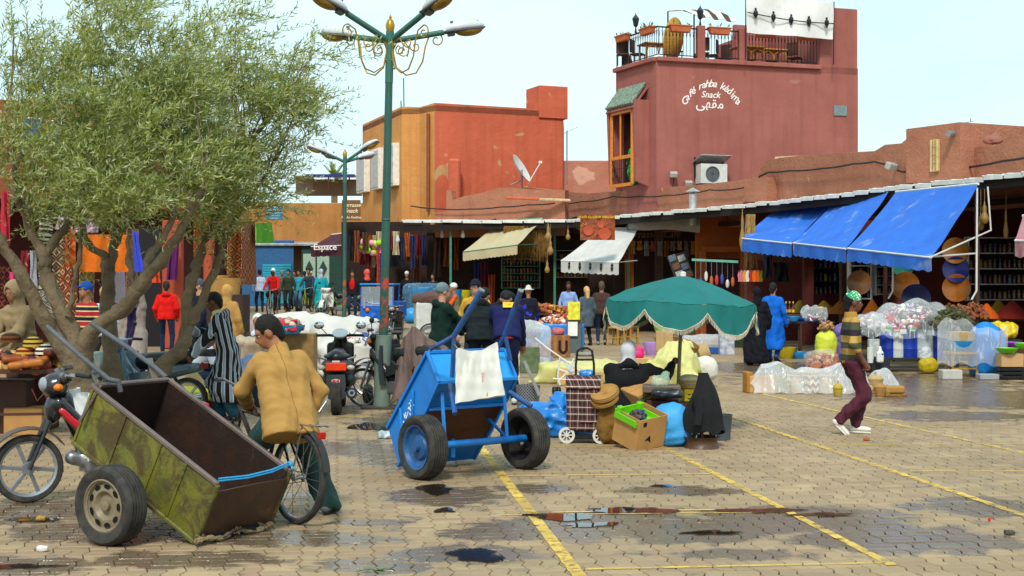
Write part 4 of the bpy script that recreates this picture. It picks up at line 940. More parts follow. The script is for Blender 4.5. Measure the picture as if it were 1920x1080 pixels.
# shop openings: side walls, back walls seen from the square
def backwall(px0,px1,Y,ztop,m_,label,z0=0,name='shop_wall'):
 a,b=W(px0,530,Y),W(px1,530,Y);m=MB();m.box(((a.x+b.x)/2,Y+.12,(ztop+z0)/2-.1),(b.x-a.x,.24,ztop-z0+.2),None,.01);o=wp(name,m,m_);tag(o,label,'wall');return o
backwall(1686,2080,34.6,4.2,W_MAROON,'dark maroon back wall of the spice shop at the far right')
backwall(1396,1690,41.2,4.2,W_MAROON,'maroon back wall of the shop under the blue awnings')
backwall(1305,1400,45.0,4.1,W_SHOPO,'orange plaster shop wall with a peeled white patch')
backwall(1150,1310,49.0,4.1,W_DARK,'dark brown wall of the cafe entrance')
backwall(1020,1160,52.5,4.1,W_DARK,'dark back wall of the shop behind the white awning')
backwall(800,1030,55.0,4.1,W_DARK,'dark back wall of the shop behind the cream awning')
backwall(378,452,60.5,4.6,W_MAROON,'dark wall closing the gap beside the hanging carpets');backwall(640,806,57.0,4.3,W_DARK,'dark back wall of the toy shop')
for px,Y0,Y1,lb in((2085,28,34.6,'dark side wall at the end of the shop row'),(1688,34.6,41.2,'brown side wall between two spice shops')):
 a=W(px,530,Y0);b=W(px-10,530,Y1);m=MB();m.bar((a.x,a.y,2),(b.x,b.y,2),.3,4.1,bev=.01);o=wp('side_wall',m,W_MAROON);tag(o,lb,'wall')
m=MB();ce=[onseg(p_,A,B,1.4)for p_,A,B in((2050,EA,EC),(1600,EA,EC))]
def slab(A,B,off0,off1,z):
 a,d,n_=seg(A,B);L=(Vector((*B,0))-Vector((*A,0))).length;mm=MB();vs=[a+n_*off0,a+d*L+n_*off0,a+d*L+n_*off1,a+n_*off1]
 mm.add([Vector((v.x,v.y,z))for v in vs]+[Vector((v.x,v.y,z+.12))for v in vs],[(3,2,1,0),(4,5,6,7)]+[(i,(i+1)%4,(i+1)%4+4,i+4)for i in range(4)]);return mm
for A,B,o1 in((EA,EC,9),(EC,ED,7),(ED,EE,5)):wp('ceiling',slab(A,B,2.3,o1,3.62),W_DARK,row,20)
# door in the orange wall, columns
m=MB();a=W(1320,470,44.8);m.box((a.x+.55,44.85,1.3),(1.25,.12,2.5),None,.02);o=wp('doorway',m,mat('door_maroon','#3c1820',.7));tag(o,'dark maroon doorway in the orange shop wall','door')
m=MB();m.box((W(1318,500,44.7).x,44.7,1.4),(.2,.25,2.8),None,.02);m.box((W(1396,500,44.7).x,44.6,1.9),(.3,.3,3.8),None,.02);m.box((W(1356,500,44.7).x,44.7,2.85),(1.4,.2,.2),None,.02);wp('door_frame',m,W_SHOPO,None);tag(bpy.data.objects['door_frame'],'orange plaster frame round the maroon doorway','door frame')
for px,Y,lb,mm in((1515,37.5,'red post between shop openings under the blue awnings',W_MAROON),(1585,36,'dark post under the gap between second and third blue awnings',DKW),(1690,33.5,'red brown pillar beside the shelves of jars',W_MAROON),(1180,47,'orange post beside the cafe entrance',W_SHOPO),(1235,48,'grey wooden post in the cafe entrance',DKW)):
 a=W(px,530,Y);m=MB();m.box((a.x,Y,1.85),(.28,.28,3.7),None,.02);o=wp('post',m,mm);tag(o,lb,'post')
# tin roof: separate sheets along the eave
tin=thing('tin_roof','sloping roof of overlapping pale tin sheets above the shops','roof',(7,38,0))
TIN=mat('tin_white','#dcdcd6',.5,.2,5);
def sheets(A,B,z0,z1,wd,depth,ndir):
 a,d,n_=seg(A,B);L=(Vector((*B,0))-Vector((*A,0))).length;n=int(L/wd)
 for i in range(n):
  t0=L*i/n;jz=random.uniform(-.03,.03);js=random.uniform(-.06,.06);m=MB();z=z0+(z1-z0)*i/n
  p0=a+d*t0+n_*js;
  def fn(u,v,p0=p0,z=z,jz=jz):
   q=p0+d*((L/n*1.08)*u)+n_*(depth*v);return Vector((q.x,q.y,z+jz*.6+.05*u+.10*v+.018*sin(u*6*pi)))
  m.sheet(fn,12,1,.012);a_,b_=fn(.02,0),fn(.90,0);m.bar(a_-Vector((0,0,.03)),b_-Vector((0,0,.03)),.02,.10);wp('roof_sheet',m,TIN,tin,60)
sheets(EA,EB,4.0,4.0,.62,2.9,1);sheets(EB,EC,4.0,4.0,.62,2.9,1);sheets(EC,ED,4.0,4.0,.66,2.9,1);sheets(ED,EE,4.02,4.1,.8,2.3,1)
m=MB()
for A,B in((EA,EC),(EC,ED),(ED,EE)):
 a,d,n_=seg(A,B);L=(Vector((*B,0))-Vector((*A,0))).length;m.bar(a+n_*.12+Vector((0,0,3.86)),a+d*L+n_*.12+Vector((0,0,3.86)),.10,.22)
 for i in range(int(L/1.6)):q=a+d*(i*1.6+.4);m.bar(q+n_*.1+Vector((0,0,3.9)),q+n_*2.5+Vector((0,0,4.25)),.08,.10)
wp('roof_frame',m,mat('sooty_wood','#241a16',.9),tin)
for i,(px,A,B)in enumerate(((1832,EA,EC),(1660,EA,EC),(1398,EC,ED),(1178,EC,ED),(1040,EC,ED),(845,ED,EE))):
 q=onseg(px,A,B,.35);m=MB();m.box((q.x,q.y,1.95),(.09,.09,3.9),None,.01);wp('post',m,GREENM if i>2 else DKW,tin)
vp=thing('vent_pipe','tin chimney pipe with a cone cap rising through the tin roof','chimney',W(1299,388,44));m=MB();m.lathe([(.12,-.6),(.12,.42)],14);m.build('pipe',ZINC,vp);m=MB();m.lathe([(.24,.5),(.02,.62)],14);m.tube([(.1,0,.4),(.1,0,.52)],.015,4);m.tube([(-.1,0,.4),(-.1,0,.52)],.015,4);m.build('cap',ZINC,vp)
# cables along the parapet
cq=lambda pts,A,B,off:[Vector((*onseg(px,A,B,off).xy,CH-(py-HY)/F*onseg(px,A,B,off).y))for px,py in pts]
cable('wall_cable',cq([(1940,292),(1880,302),(1810,314),(1730,322),(1690,322),(1660,308),(1640,303),(1600,307),(1540,316),(1480,320),(1440,323),(1425,330),(1410,348),(1395,353)],EA,EC,2.45),.028,'thick bundle of black cables sagging along the right parapet',.012)
cable('wall_cable',cq([(1395,352),(1330,356),(1290,362),(1250,366),(1200,368),(1150,368),(1090,378),(1040,381)],EC,ED,2.45),.024,'black cable looped along the parapet under the cafe wall',.02)
cable('wall_cable',cq([(1040,381),(990,384),(940,388),(880,392),(830,392),(770,386)],ED,EE,2.0),.026,'black cable strung below the coral wall',.02)
for k,(px,py,lb)in enumerate(((1671,312,'grey floodlight on the parapet cable at right'),)):
 q=onseg(px,EA,EC,2.3);fl=thing('floodlight',lb,'lamp',(q.x,q.y,CH-(py-HY)/F*q.y));m=MB();m.box((0,0,0),(.3,.22,.2),rotm(.4,.1,.5),.03);m.build('housing',mat('flood_grey'),fl);m=MB();m.bar((0,0,0),(.3,.3,.05),.05);m.build('arm',IRON,fl)
# far left: ochre house with shuttered shops
oc=thing('ochre_house','ochre house with stained wall above blue shuttered shop','building',(-11,70,.5))
m=MB();a,b=W(425,378,69),W(682,360,70);m.box(((a.x+b.x)/2,72,3.2),(b.x-a.x,4,2*(a.z-3.2)),None,.05);wp('wall',m,W_OCHRE,oc)
m=MB();m.box((a.x+3.4,69.5,3.75),(6.6,1.6,.12),rotm(.1,0,0),.02);wp('shop_roof',m,ZINC,oc)
m=MB();c0,c1=W(440,455,68.9),W(551,575,68.9);m.box(((c0.x+c1.x)/2,68.95,2.2),(c1.x-c0.x,.2,3.4),None,.02);wp('shop_front',m,mat('blue_panel','#2c5f8e',.6,.2),oc)
for i in range(16):m=MB();m.box((W(519,500,68.8).x,68.82,.75+i*.125),(1.45,.05,.11),None,.02);wp('slat',m,mat('teal_slat','#2f9bb5',.45,.15),oc)
m=MB();d0=W(565,560,68.9);d1=W(645,560,68.9);m.box(((d0.x+d1.x)/2,69,2.0),(d1.x-d0.x,.2,3.2),None,.02);wp('door_panel',m,mat('dark_green','#1f4038',.6),oc)
for px in(580,606):
 q=W(px,500,68.85);m=MB();m.box((q.x,68.86,q.z-.1),(.62,.06,1.5),None,.06);wo=wp('door',m,mat('pale_green','#9db3a4',.6),oc);m=MB();m.prism([(-.2,0),(0,-.42),(.2,0),(0,.42)],.03,Matrix.Translation((q.x,68.83,q.z-.1))@Matrix.Rotation(pi/2,4,'X'));wp('diamond',m,mat('dark_green'),wo)
# upper terrace remains on the ochre roof
rt=thing('roof_shelter','broken rooftop shelter with white top and dark blue edge','shelter',W(610,362,73));z=rt.location.z
m=MB();m.box((.0,.5,.95),(3.4,3,.08),rotm(.05,0,0),.02);m.build('roof',mat('white_sheet','#d9d9d4',.7),rt);m=MB();m.box((.4,-1.05,.86),(2.6,.06,.14));m.build('edge',mat('navy_edge','#22307a',.6),rt)
m=MB();m.box((-1.1,0,.4),(.9,.5,.9));m.box((.2,1.6,.4),(3.2,.2,.9));m.build('wall',W_GREY,rt)
for x in(1.4,.3):m=MB();m.tube([(x,-.9,0),(x,-.9,.9)],.04,5);m.build('post',DKW,rt)
# left: carpet sellers' houses behind the olive trees
lh=thing('carpet_house','maroon carpet sellers house with stained upper wall behind the olive trees','building',(-12.5,30,0))
m=MB();m.prism([(-30,28.5),(-10.6,38.0),(-11.6,58),(-30,60)],W(90,182,36).z-4.0,Matrix.Translation((0,0,4.0)));wp('upper_wall',m,wallmat('wall_brickred','#9c5a40','#87492f',None,streak=.4),lh,20)
m=MB();m.prism([(-30,30.5),(-11.5,40.0),(-12.3,58),(-30,60)],4.0,Matrix.Identity(4));wp('wall',m,wallmat('wall_maroon2','#5e2e2a','#442424',None),lh,20)
m=MB();m.bar((-30,28.2,3.9),(-10.4,37.7,3.9),1.2,.12);wp('eave',m,mat('sooty_wood'),lh)
for px,py in((60,245),(105,250)):
 q=onplane(px,py,(-30,28.5),(-10.6,38.0));m=MB();m.box((q.x,q.y-.03,q.z),(.5,.08,.7),rotm(0,0,.45),.02);wo=wp('window',m,mat('white_frame'),lh);m=MB();m.box((q.x+.03,q.y-.09,q.z),(.42,.05,.62),rotm(0,0,.45),.01);wp('shutter',m,mat('shutter_blue','#2f66b8',.6),wo)
m=MB();m.box((-8.95,35.9,1.7),(.5,.35,3.4),None,.04);m.box((-8.15,36.5,1.7),(.22,.3,3.4),None,.04);o=wp('shop_pillar',m,wallmat('wall_salmon','#b8553f','#a0452f',None));tag(o,'salmon plaster pillar of the carpet shop behind the red hoodie','pillar')
m=MB();m.box((-9.9,37.2,1.6),(1.4,.2,3.3),None,.02);o=wp('shop_door',m,mat('door_black','#151013',.7));tag(o,'tall dark doorway left of the salmon pillar','door')
# ------------------------------------------------------------------ wheels, carts, cycles
RUB=mat('rubber','#2b2b2c',.85,.3,14,.3,90,col2='#4a4640');STEEL=mat('steel','#9a9c9e',.35,.2,metal=.8);CHROME=mat('chrome','#c8cacc',.15,.05,metal=1);BLACKP=mat('black_plastic','#141416',.35,.2,spec=.5)
def tyre_prof(R_,w_,rr,grooves=0):
 p=[(rr,-w_*.38),(rr+.35*(R_-rr),-w_*.5),(rr+.75*(R_-rr),-w_*.5),(R_-.006,-w_*.40)]
 if grooves:
  for g in range(-grooves,grooves+1):
   z=g*w_*.34/(grooves+.5);p+=[(R_,z-.009),(R_,z-.004),(R_-.008,z-.003),(R_-.008,z+.003),(R_,z+.004),(R_,z+.009)]if g>-9 else[]
 else:p+=[(R_,-w_*.2),(R_+.002,0),(R_,w_*.2)]
 p+=[(R_-.006,w_*.40),(rr+.75*(R_-rr),w_*.5),(rr+.35*(R_-rr),w_*.5),(rr,w_*.38),(rr,-w_*.38)];return p
def wheel(parent,c,ax,R_,w_,kind,rim_m,side=1,name='wheel',rot=0):
 M=axisM(c,ax)@Matrix.Rotation(rot,4,'Z');m=MB();sp=None
 if kind=='car':
  rr=R_*.66;m.lathe([(rr,-w_*.40),(rr-.004,-w_*.40),(rr*.90,-w_*.2),(rr*.90,w_*.34),(rr+.004,w_*.40),(rr*.97,w_*.42),(rr*.90,w_*.30),(rr*.86,w_*.22),(rr*.62,w_*.30),(rr*.55,w_*.30),(rr*.42,w_*.14),(rr*.20,w_*.16),(rr*.19,w_*.30),(rr*.12,w_*.32),(.001,w_*.32)],32,M,False)
 elif kind=='cart':rr=R_*.70;m.lathe([(rr,-w_*.4),(rr*.9,-w_*.1),(rr*.88,w_*.25),(rr,w_*.42),(rr*.94,w_*.40),(rr*.86,w_*.22),(rr*.6,w_*.12),(rr*.5,w_*.25),(rr*.22,w_*.3),(rr*.2,w_*.5),(.001,w_*.5)],28,M,False)
 elif kind=='alloy':
  rr=R_*.82;m.lathe([(rr,-w_*.4),(rr-.018,-w_*.3),(rr-.018,w_*.3),(rr,w_*.4),(rr,-w_*.4)],30,M,False);m.lathe([(.05,-w_*.4),(.05,w_*.4),(.001,w_*.45)],12,M)
  for i in range(6):
   a=2*pi*i/6;b=MB();b.bar((.03*cos(a),.03*sin(a),0),((rr-.01)*cos(a+.12),(rr-.01)*sin(a+.12),0),.030,w_*.35,up=(0,0,1));m.add(b.v,b.f,M)
 else:
  rr=R_*.90;m.lathe([(rr,-w_*.35),(rr-.012,-w_*.25),(rr-.012,w_*.25),(rr,w_*.35),(rr,-w_*.35)],36,M,False);m.lathe([(.018,-.05),(.028,-.045),(.028,-.035),(.015,-.03),(.015,.03),(.028,.035),(.028,.045),(.018,.05)],10,M)
 o=m.build(name,rim_m,parent)
 t=MB();t.lathe(tyre_prof(R_,w_,rr,2 if kind in('car','cart')else 0),44,M,False);t.build('tyre',RUB,o)
 if kind=='spoke':
  t=MB();n=22
  for i in range(n):
   a=2*pi*i/n;s_=(-1)**i;b=a+.5*(-1)**(i//2);t.tube([M@Vector((.025*cos(b),.025*sin(b),.038*s_)),M@Vector(((rr-.008)*cos(a),(rr-.008)*sin(a),0))],.0022,4,False)
  q=t.build('spokes',STEEL,o);q['kind']='stuff'
 if kind=='car':
  for i in range(9):
   a=2*pi*i/9;b=MB();b.lathe([(.001,w_*.29),(.020,w_*.29),(.022,w_*.31)],8,M@Matrix.Translation((rr*.735*cos(a),rr*.735*sin(a),0))@Matrix.Rotation(a,4,'Z')@Matrix.Diagonal((.75,1.25,1,1)),False);b.build('vent_disc',mat('vent_black','#0c0a09',.9),o)  # black discs paint the darkness of open holes onto the rim
 return o
def rust_mat(key,c1,c2,rust='#5d3320',dark='#2c1a12',lvl=.5):
 n=NT(key);v=n.coord();a=n.math('MULTIPLY_ADD',n.noise(v,3.2,5,.65),3,-1,clamp=True);b=n.math('MULTIPLY_ADD',n.noise(v,4.5,8,.72,.7),8,-8*lvl-.3,clamp=True);c=n.math('MULTIPLY_ADD',n.noise(v,1.6,6,.7),5,-2.9,clamp=True)
 base=n.mix(a,lin(c1),lin(c2));base=n.mix(c,base,lin(rust));base=n.mix(n.math('MULTIPLY',b,.85),base,n.mix(n.noise(v,30,3),lin(rust),lin(dark)))
 n.l(base,n.b.inputs['Base Color']);n.l(n.math('MULTIPLY_ADD',b,.35,.45),n.b.inputs['Roughness']);n.bump(n.math('ADD',n.noise(v,40,4),n.math('MULTIPLY',b,.6)),.35,.01);MATS[key]=n.m;return n.m
GREENR=rust_mat('rusty_green','#5e6420','#7e7426','#543f22',lvl=.395);RUSTIN=rust_mat('rusty_inside','#352620','#241a17','#4c3020',lvl=.55);RUSTF=rust_mat('rusty_front','#4e3424','#3a271d','#a85a22',lvl=.58);BLUER=rust_mat('blue_paint_worn','#1170c4','#0f7fd2','#155a9a',lvl=.585);BLUE=rust_mat('blue_paint_lit','#139be6','#1a8fdd','#1577be',lvl=.625);BROWNU=rust_mat('brown_underside','#6a3a22','#4a2718','#7d4a28',lvl=.55)  # BLUE: brighter copy, light on the upturned end panel put into its paint
# --- green handcart
fb=Vector((-2.116,9.07,.012));wv=Vector((.514,.857,0));lv=Vector((-.857,.514,0));al=R(27);uu=lv*cos(al)+Vector((0,0,sin(al)));vv=-lv*sin(al)+Vector((0,0,cos(al)))
gc=thing('handcart','rusty green handcart tipped forward on its open metal box, two tubular handles up','handcart',fb)
Mg=Matrix((uu,wv,vv)).transposed().to_4x4();Lc,Wc,Hc=1.33,.735,.45
def gpart(name,mb,m_,par=None,sm=38):xf(mb,Mg);return mb.build(name,m_,par or gc,sm)
m=MB();m.box((Lc/2,Wc/2,.006),(Lc,Wc,.012));gpart('floor',m,RUSTIN)
for i,(a,b)in enumerate(((0,.30),(.30,.56),(.56,.94),(.94,Lc))):
 m=MB();m.box(((a+b)/2,.004,Hc/2),(b-a-.004,.012,Hc-.01),bev=.003);gpart('side_panel',m,[GREENR])
m=MB();m.box((Lc/2,.014,Hc/2),(Lc-.02,.004,Hc-.02));gpart('inner_lining',m,RUSTIN)
for a in(.30,.56,.94,Lc-.02):
 m=MB();m.box((a,-.006,Hc/2),(.022,.012,Hc-.012),bev=.003);gpart('rib',m,GREENR)
m=MB();m.box((Lc/2,Wc-.006,Hc/2),(Lc,.012,Hc));gpart('far_side_panel',m,RUSTIN)
m=MB();m.box((Lc-.006,Wc/2,Hc/2),(.012,Wc,Hc));gpart('rear_panel',m,RUSTIN)
m=MB();m.sheet(lambda u,v:(-.004-.012*sin(pi*u)*v,Wc*u,(Hc-.05)*v+.02*sin(3*u)*v),10,4,.01);gpart('front_panel',m,RUSTF)
RIMM=rust_mat('worn_rim','#6e5f58','#5a4c47','#54413a',lvl=.6)
for a,b in(((0,0,Hc),(Lc,0,Hc)),((0,Wc,Hc),(Lc,Wc,Hc)),((Lc,0,Hc),(Lc,Wc,Hc)),((0,0,0),(Lc,0,0)),((0,0,0),(0,0,Hc)),((0,Wc,0),(0,Wc,Hc))):
 m=MB();m.bar(Vector(a)+Vector((0,0,.006)),Vector(b)+Vector((0,0,.006)),.034,.034,bev=.008);gpart('edge_bar',m,RIMM if a[2]else GREENR)
toL=lambda p:Vector(p)-fb
HND=rust_mat('handle_steel','#565b62','#41454b','#3c342e',lvl=.58)
m=MB();m.tube([toL(W(88,612,9.9)),toL(W(150,667,9.75)),toL(W(205,712,9.62))],.018,10);m.tube([toL(W(205,712,9.62)),toL(W(222,715,9.6)),toL(W(226,735,9.6))],.02,8);m.build('handle',HND,gc)
m=MB();m.tube([toL(W(171,606,10.65)),toL(W(245,655,10.45)),toL(W(292,690,10.3)),toL(W(312,708,10.22))],.018,10);m.build('handle',HND,gc)
m=MB();m.bar(toL(W(280,672,10.4)),toL(W(292,716,10.3)),.045,.02);m.build('brace',RIMM,gc);m=MB();m.bar(toL(W(150,790,9.55)),toL(W(190,722,9.55)),.03,.02);m.build('brace',RIMM,gc)
ax0=Vector((-2.69,9.07,.267));axd=wv
for off,sd,kd in((.02,-1,'car'),(.30+Wc+.22,1,'car')):
 wheel(gc,toL(ax0+axd*off),axd*sd,.267,.185,kd,rust_mat('rim_beige%d'%int(off*10),'#8d8068','#77694f','#5a4a38',lvl=.6))
m=MB();m.tube([toL(ax0+axd*.1),toL(ax0+axd*(.3+Wc+.2))],.025,8);m.build('axle',RIMM,gc)
ROPE=mat('rope_blue','#2f9fd8',.7,.2,40,.4,200)
m=MB();a,b=Mg@Vector((.02,.02,Hc+.02)),Mg@Vector((.03,Wc-.0,Hc+.05))
for dz in(0,.015):m.tube([a+Vector((0,0,dz)),a.lerp(b,.35)+Vector((.02,-.01,-.02+dz)),a.lerp(b,.7)+Vector((.02,-.01,-.02+dz)),b+Vector((0,0,dz))],.006,6)
m.sphere(tuple(b),.022,8,6);m.tube([b,b+Vector((.03,-.02,-.03)),b+Vector((.02,.0,-.06))],.006,5)
tag(wp('cord',xf(m,Matrix.Translation(fb)),ROPE),'bright blue cord tied across the mouth of the green handcart','cord')
m=MB();rs=random.Random(5);q=[]
for i in range(24):t=i/23;q.append(fb+wv*(Wc*1.02*t-.02)+Vector((.03+.015*sin(9*t),-.05,.02+.012*sin(14*t))))
m.tube(q,[.018+.006*sin(i*2.1)for i in range(24)],7)
for i in range(60):c=q[rs.choice((0,1,2,3,12,13,20,21))];m.tube([c,c+Vector((rs.uniform(-.07,.05),rs.uniform(-.06,.02),rs.uniform(-.01,.04)))],.004,3)
tag(wp('rope',m,mat('rope_hemp','#8d7a5c',.95,.4,40,.5)),'frayed grey hemp rope lying under the front edge of the green cart','rope')
m=MB();m.sheet(lambda u,v:fb+wv*(.15+.5*u)+Vector((.05*v,-.06*v,.03+.02*sin(8*u+4*v))),10,3,.006);tag(wp('rubber_strip',m,BLACKP),'black rubber strip lying under the front of the green cart','rubber strip')
# --- blue handcart
Oa=Vector((-.38,12.43,0));bw=Vector((.797,.604,0));bl_=Vector((-.604,.797,0));wL,wR=-.35,.50
bc=thing('handcart','bright blue handcart standing on end with handles up, white sack tied on','handcart',Oa)
BP=lambda l,w_,z:bl_*l+bw*w_+Vector((0,0,z))
P1,P2,P3,P4,P5=(.168,1.12),(-.02,.855),(.168,.60),(.663,.03),(.852,.374)
def plate(name,pts,m_,th=.014,par=None):
 mb=MB();pts=[Vector(p)for p in pts];nn=(pts[1]-pts[0]).cross(pts[2]-pts[0]).normalized()*th;k=len(pts)
 mb.add(pts+[p+nn for p in pts],[tuple(range(k))[::-1],tuple(range(k,2*k))]+[(i,(i+1)%k,(i+1)%k+k,i+k)for i in range(k)]);return mb.build(name,m_,par or bc,20)
for w_ in(wL,wR):so=plate('side_panel',[BP(l,w_,z)for l,z in(P1,P2,P3,P4,P5)],BLUER);sideL=so if w_==wL else sideL
span=lambda A,B:[BP(A[0],wL+.016,A[1]),BP(A[0],wR-.002,A[1]),BP(B[0],wR-.002,B[1]),BP(B[0],wL+.016,B[1])]
plate('end_panel',span(P1,P2),BLUE);plate('lower_end_panel',span(P2,P3),BLUER);plate('front_panel',span(P4,P5),BLUER)
nb_=3
for i in range(nb_):
 a=(P3[0]+(P4[0]-P3[0])*i*.62/nb_,P3[1]+(P4[1]-P3[1])*i*.62/nb_);b=(P3[0]+(P4[0]-P3[0])*((i+1)*.62/nb_-.004),P3[1]+(P4[1]-P3[1])*((i+1)*.62/nb_-.004));plate('floor_board',span(a,b),BROWNU)
plate('floor_board',span((P3[0]+(P4[0]-P3[0])*.625,P3[1]+(P4[1]-P3[1])*.625),P4),BLUER)
m=MB()
for A,B in((P1,P5),(P1,P2),(P3,P4),(P2,P3)):
 for w_ in(wL-.012,wR+.012):m.bar(BP(A[0],w_,A[1]),BP(B[0],w_,B[1]),.03,.03)
for A in(P1,P2,P3):m.bar(BP(A[0]-.006,wL,A[1]),BP(A[0]-.006,wR,A[1]),.035,.03)
m.bar(BP(.40,wL-.014,.76),BP(.43,wL-.014,.34),.025,.012);m.bar(BP(.62,wL-.014,.58),BP(.56,wL-.014,.19),.025,.012)
m.build('edge_bars',BLUER,bc)
bo=lambda p:Vector(p)-Oa
HB=rust_mat('blue_handle','#1a559e','#20406e','#3a3432',lvl=.46)
for(a,b,c)in(((806,655,12.0),(851,630,11.95),(903,545,11.8)),((932,655,12.7),(947,628,12.6),(976,546,12.4))):
 m=MB();m.tube([bo(W(*b)),bo(W(*c))],.026,12);m.tube([bo(W(*a)),bo(W(*b))],.02,8);q=(b[0]-3,708,b[2])if b[0]<900 else(957,676,12.6);m.tube([bo(W(*b)),bo(W(*q))],.02,8);ho=m.build('handle',HB,bc)
 d=(bo(W(*c))-bo(W(*b))).normalized();e=bo(W(*c));g=MB();g.tube([e-d*.002,e+d*.012],.0275,12);g.build('tube_end',STEEL,ho)
for(a,b)in(((844,720,11.95),(853,776,11.7)),((955,735,12.35),(996,762,12.2))):
 m=MB();m.tube([bo(W(*a)),bo(W(*b))],.023,10);m.build('stand_leg',HB,bc)
wc=[Oa+bw*(-.52)+Vector((0,0,.287)),Oa+bw*.63+Vector((0,0,.287))]
wheel(bc,bo(wc[0]),bw*-1,.287,.19,'cart',rust_mat('rim_blue','#235f9a','#1d4d80','#2a2a2e',lvl=.56));wheel(bc,bo(wc[1]),bw,.287,.19,'cart',rust_mat('rim_dark','#2a2828','#1d1a1a','#3a2c24',lvl=.6))
m=MB();m.tube([bo(wc[0]),bo(wc[1])],.034,10);m.build('axle',BLUER,bc)
for a,b,r in[(BP(0,w_,.3),q,.032)for w_ in(-.28,.42)for q in(BP(.30,w_,.46),BP(.05,w_,.76))]+[(BP(.12,.45,.55),BP(.0,.2,.30),.012),(BP(.42,.1,.28),BP(.42,.1,.10),.04)]:m=MB();m.bar(a,b,r,min(r,.022));m.build('strut',BLUER,bc)
m=MB();rs=random.Random(9)
for k in range(3):
 for j in range(7):
  l_=.42+.055*k+rs.uniform(-.01,.01);z=.66-.075*k-.0*j;l2,z2=l_+.028*(j%3),z-.03*(j//2)-.01*k;p=BP(l2,wL-.006,z2);m.bar(p,p+bl_*rs.uniform(-.03,.05)+Vector((0,0,rs.uniform(-.05,.05))),.014,.004,up=bw)
m.build('painted_marks',mat('paint_white','#dfe6ea',.7),bc)
sk_=thing('sack','flat white woven sack tied over the upper end of the blue handcart','sack',Oa)
T=[bo(W(858,654,11.86)),bo(W(930,642,12.3)),bo(W(944,742,12.05)),bo(W(855,756,11.6))]
def sfn(u,v):
 p=T[0].lerp(T[1],u).lerp(T[3].lerp(T[2],u),v);s_=sin(pi*u)*sin(pi*min(1,v*1.02));return p+Vector((-.1,-.3,.1)).normalized()*(.035*s_+.008*sin(17*u+6*v)+.006*sin(23*v-4*u)+.008*sin(40*u)*(.2<v<.5))-Vector((0,0,.05*sin(pi*u)*(1-v)))
m=MB();m.sheet(sfn,26,24,.03);m.build('sack_body',mat('sack_white','#d8d3c8',.85,.12,5,.5,130),sk_)
m=MB();m.sheet(lambda u,v:Vector(sfn(.62+.07*u,.52+.46*v))+Vector((-.01,-.03,.01)),3,10,.003);m.build('printed_stripe',mat('sack_red','#c49a94',.9,.3),sk_)
m=MB();m.tube([T[0],bo(W(848,640,12.0))],.006,5);m.tube([T[1],bo(W(934,646,12.6))],.006,5);m.build('tie',mat('rope_hemp'),sk_)
# --- bicycles and mopeds: forward is +y
def bicycle(label,pos,rz,fcol='#1c1c1e',group=None,lean=0,rack=True,steer=0,R_=.335):
 t=thing('bicycle',label,'bicycle',pos,rz,group);t.rotation_euler=(0,lean,rz);fm=mat('bike'+fcol,fcol,.35,.2,spec=.5)
 wheel(t,(0,0,R_),(1,0,0),R_,.05,'spoke',STEEL);wheel(t,(0,1.04,R_),(cos(steer),sin(steer),0),R_,.05,'spoke',STEEL)
 H,B,Se=Vector((0,.88,.80)),Vector((0,.44,.30)),Vector((0,.30,.78));m=MB()
 for a,b,r in((H,B,.019),(H+Vector((0,0,-.03)),Se-Vector((0,.03,.06)),.016),(B,Se,.016)):m.tube([a,b],r,8)
 for x in(-.05,.05):m.tube([(x*.4,.44,.30),(x,0,R_)],.010,6);m.tube([(x*.4,.29,.72),(x,0,R_)],.009,6)
 m.build('frame',fm,t);m=MB()
 for x in(-.05,.05):m.tube([H+Vector((x*.6,.02,-.1)),(x,1.04,R_)],.011,6)
 m.tube([H-Vector((0,.0,.12)),H+Vector((0,-.03,.14))],.015,8);m.build('fork',fm,t)
 m=MB();m.tube([(-.30,.72,1.0),(-.20,.80,1.0),(-.05,.85,.95),(.05,.85,.95),(.20,.80,1.0),(.30,.72,1.0)],.011,8);hb=m.build('handlebar',STEEL,t)
 for s_ in(-1,1):m=MB();m.tube([(s_*.23,.775,1.0),(s_*.32,.70,1.0)],.017,8);m.build('grip',BLACKP,hb);m=MB();m.tube([(s_*.14,.86,.99),(s_*.24,.83,.985)],.007,5);m.build('brake_lever',STEEL,hb)
 solid_obj('saddle',[('e',(0,.22,.86),(.10,.12,.035)),('e',(0,.38,.86),(.04,.11,.025))],.014,BLACKP,t);m=MB();m.tube([Se,(0,.28,.86)],.014,6);m.build('seat_post',STEEL,t)
 if rack:
  m=MB()
  for x in(-.06,0,.06):m.tube([(x,.20,.735),(x,-.26,.72)],.006,5)
  for y in(.18,-.02,-.24):m.tube([(-.065,y,.73),(.065,y,.73)],.006,5)
  for x in(-.06,.06):m.tube([(x,-.1,.725),(x,0,R_)],.006,5)
  m.build('rack',STEEL,t);m=MB();m.box((0,-.27,.66),(.06,.02,.05));m.build('reflector',mat('red_lens','#b01c14',.2),t)
 m=MB()
 for a in range(13):pass
 m.sheet(lambda u,v:((v-.5)*.06,-cos(u*2.2+.2)*(R_+.03),R_+sin(u*2.2+.2)*(R_+.03)),12,1,.004);m.build('mudguard',fm,t)
 m=MB();m.lathe([(.075,.0),(.08,.004),(.001,.006)],18,axisM((.05,.44,.30),(1,0,0)));m.tube([(.06,.44,.30),(.075,.5,.15)],.009,6);m.tube([(-.05,.44,.30),(-.075,.38,.45)],.009,6);m.box((.115,.5,.145),(.09,.06,.02));m.box((-.115,.38,.455),(.09,.06,.02));m.build('crank',STEEL,t)
 m=MB();m.tube([(.06,.44,.375),(.05,.0,R_+.03)],.004,4);m.tube([(.06,.44,.225),(.05,.0,R_-.03)],.004,4);m.build('chain',mat('cable'),t)
 return t
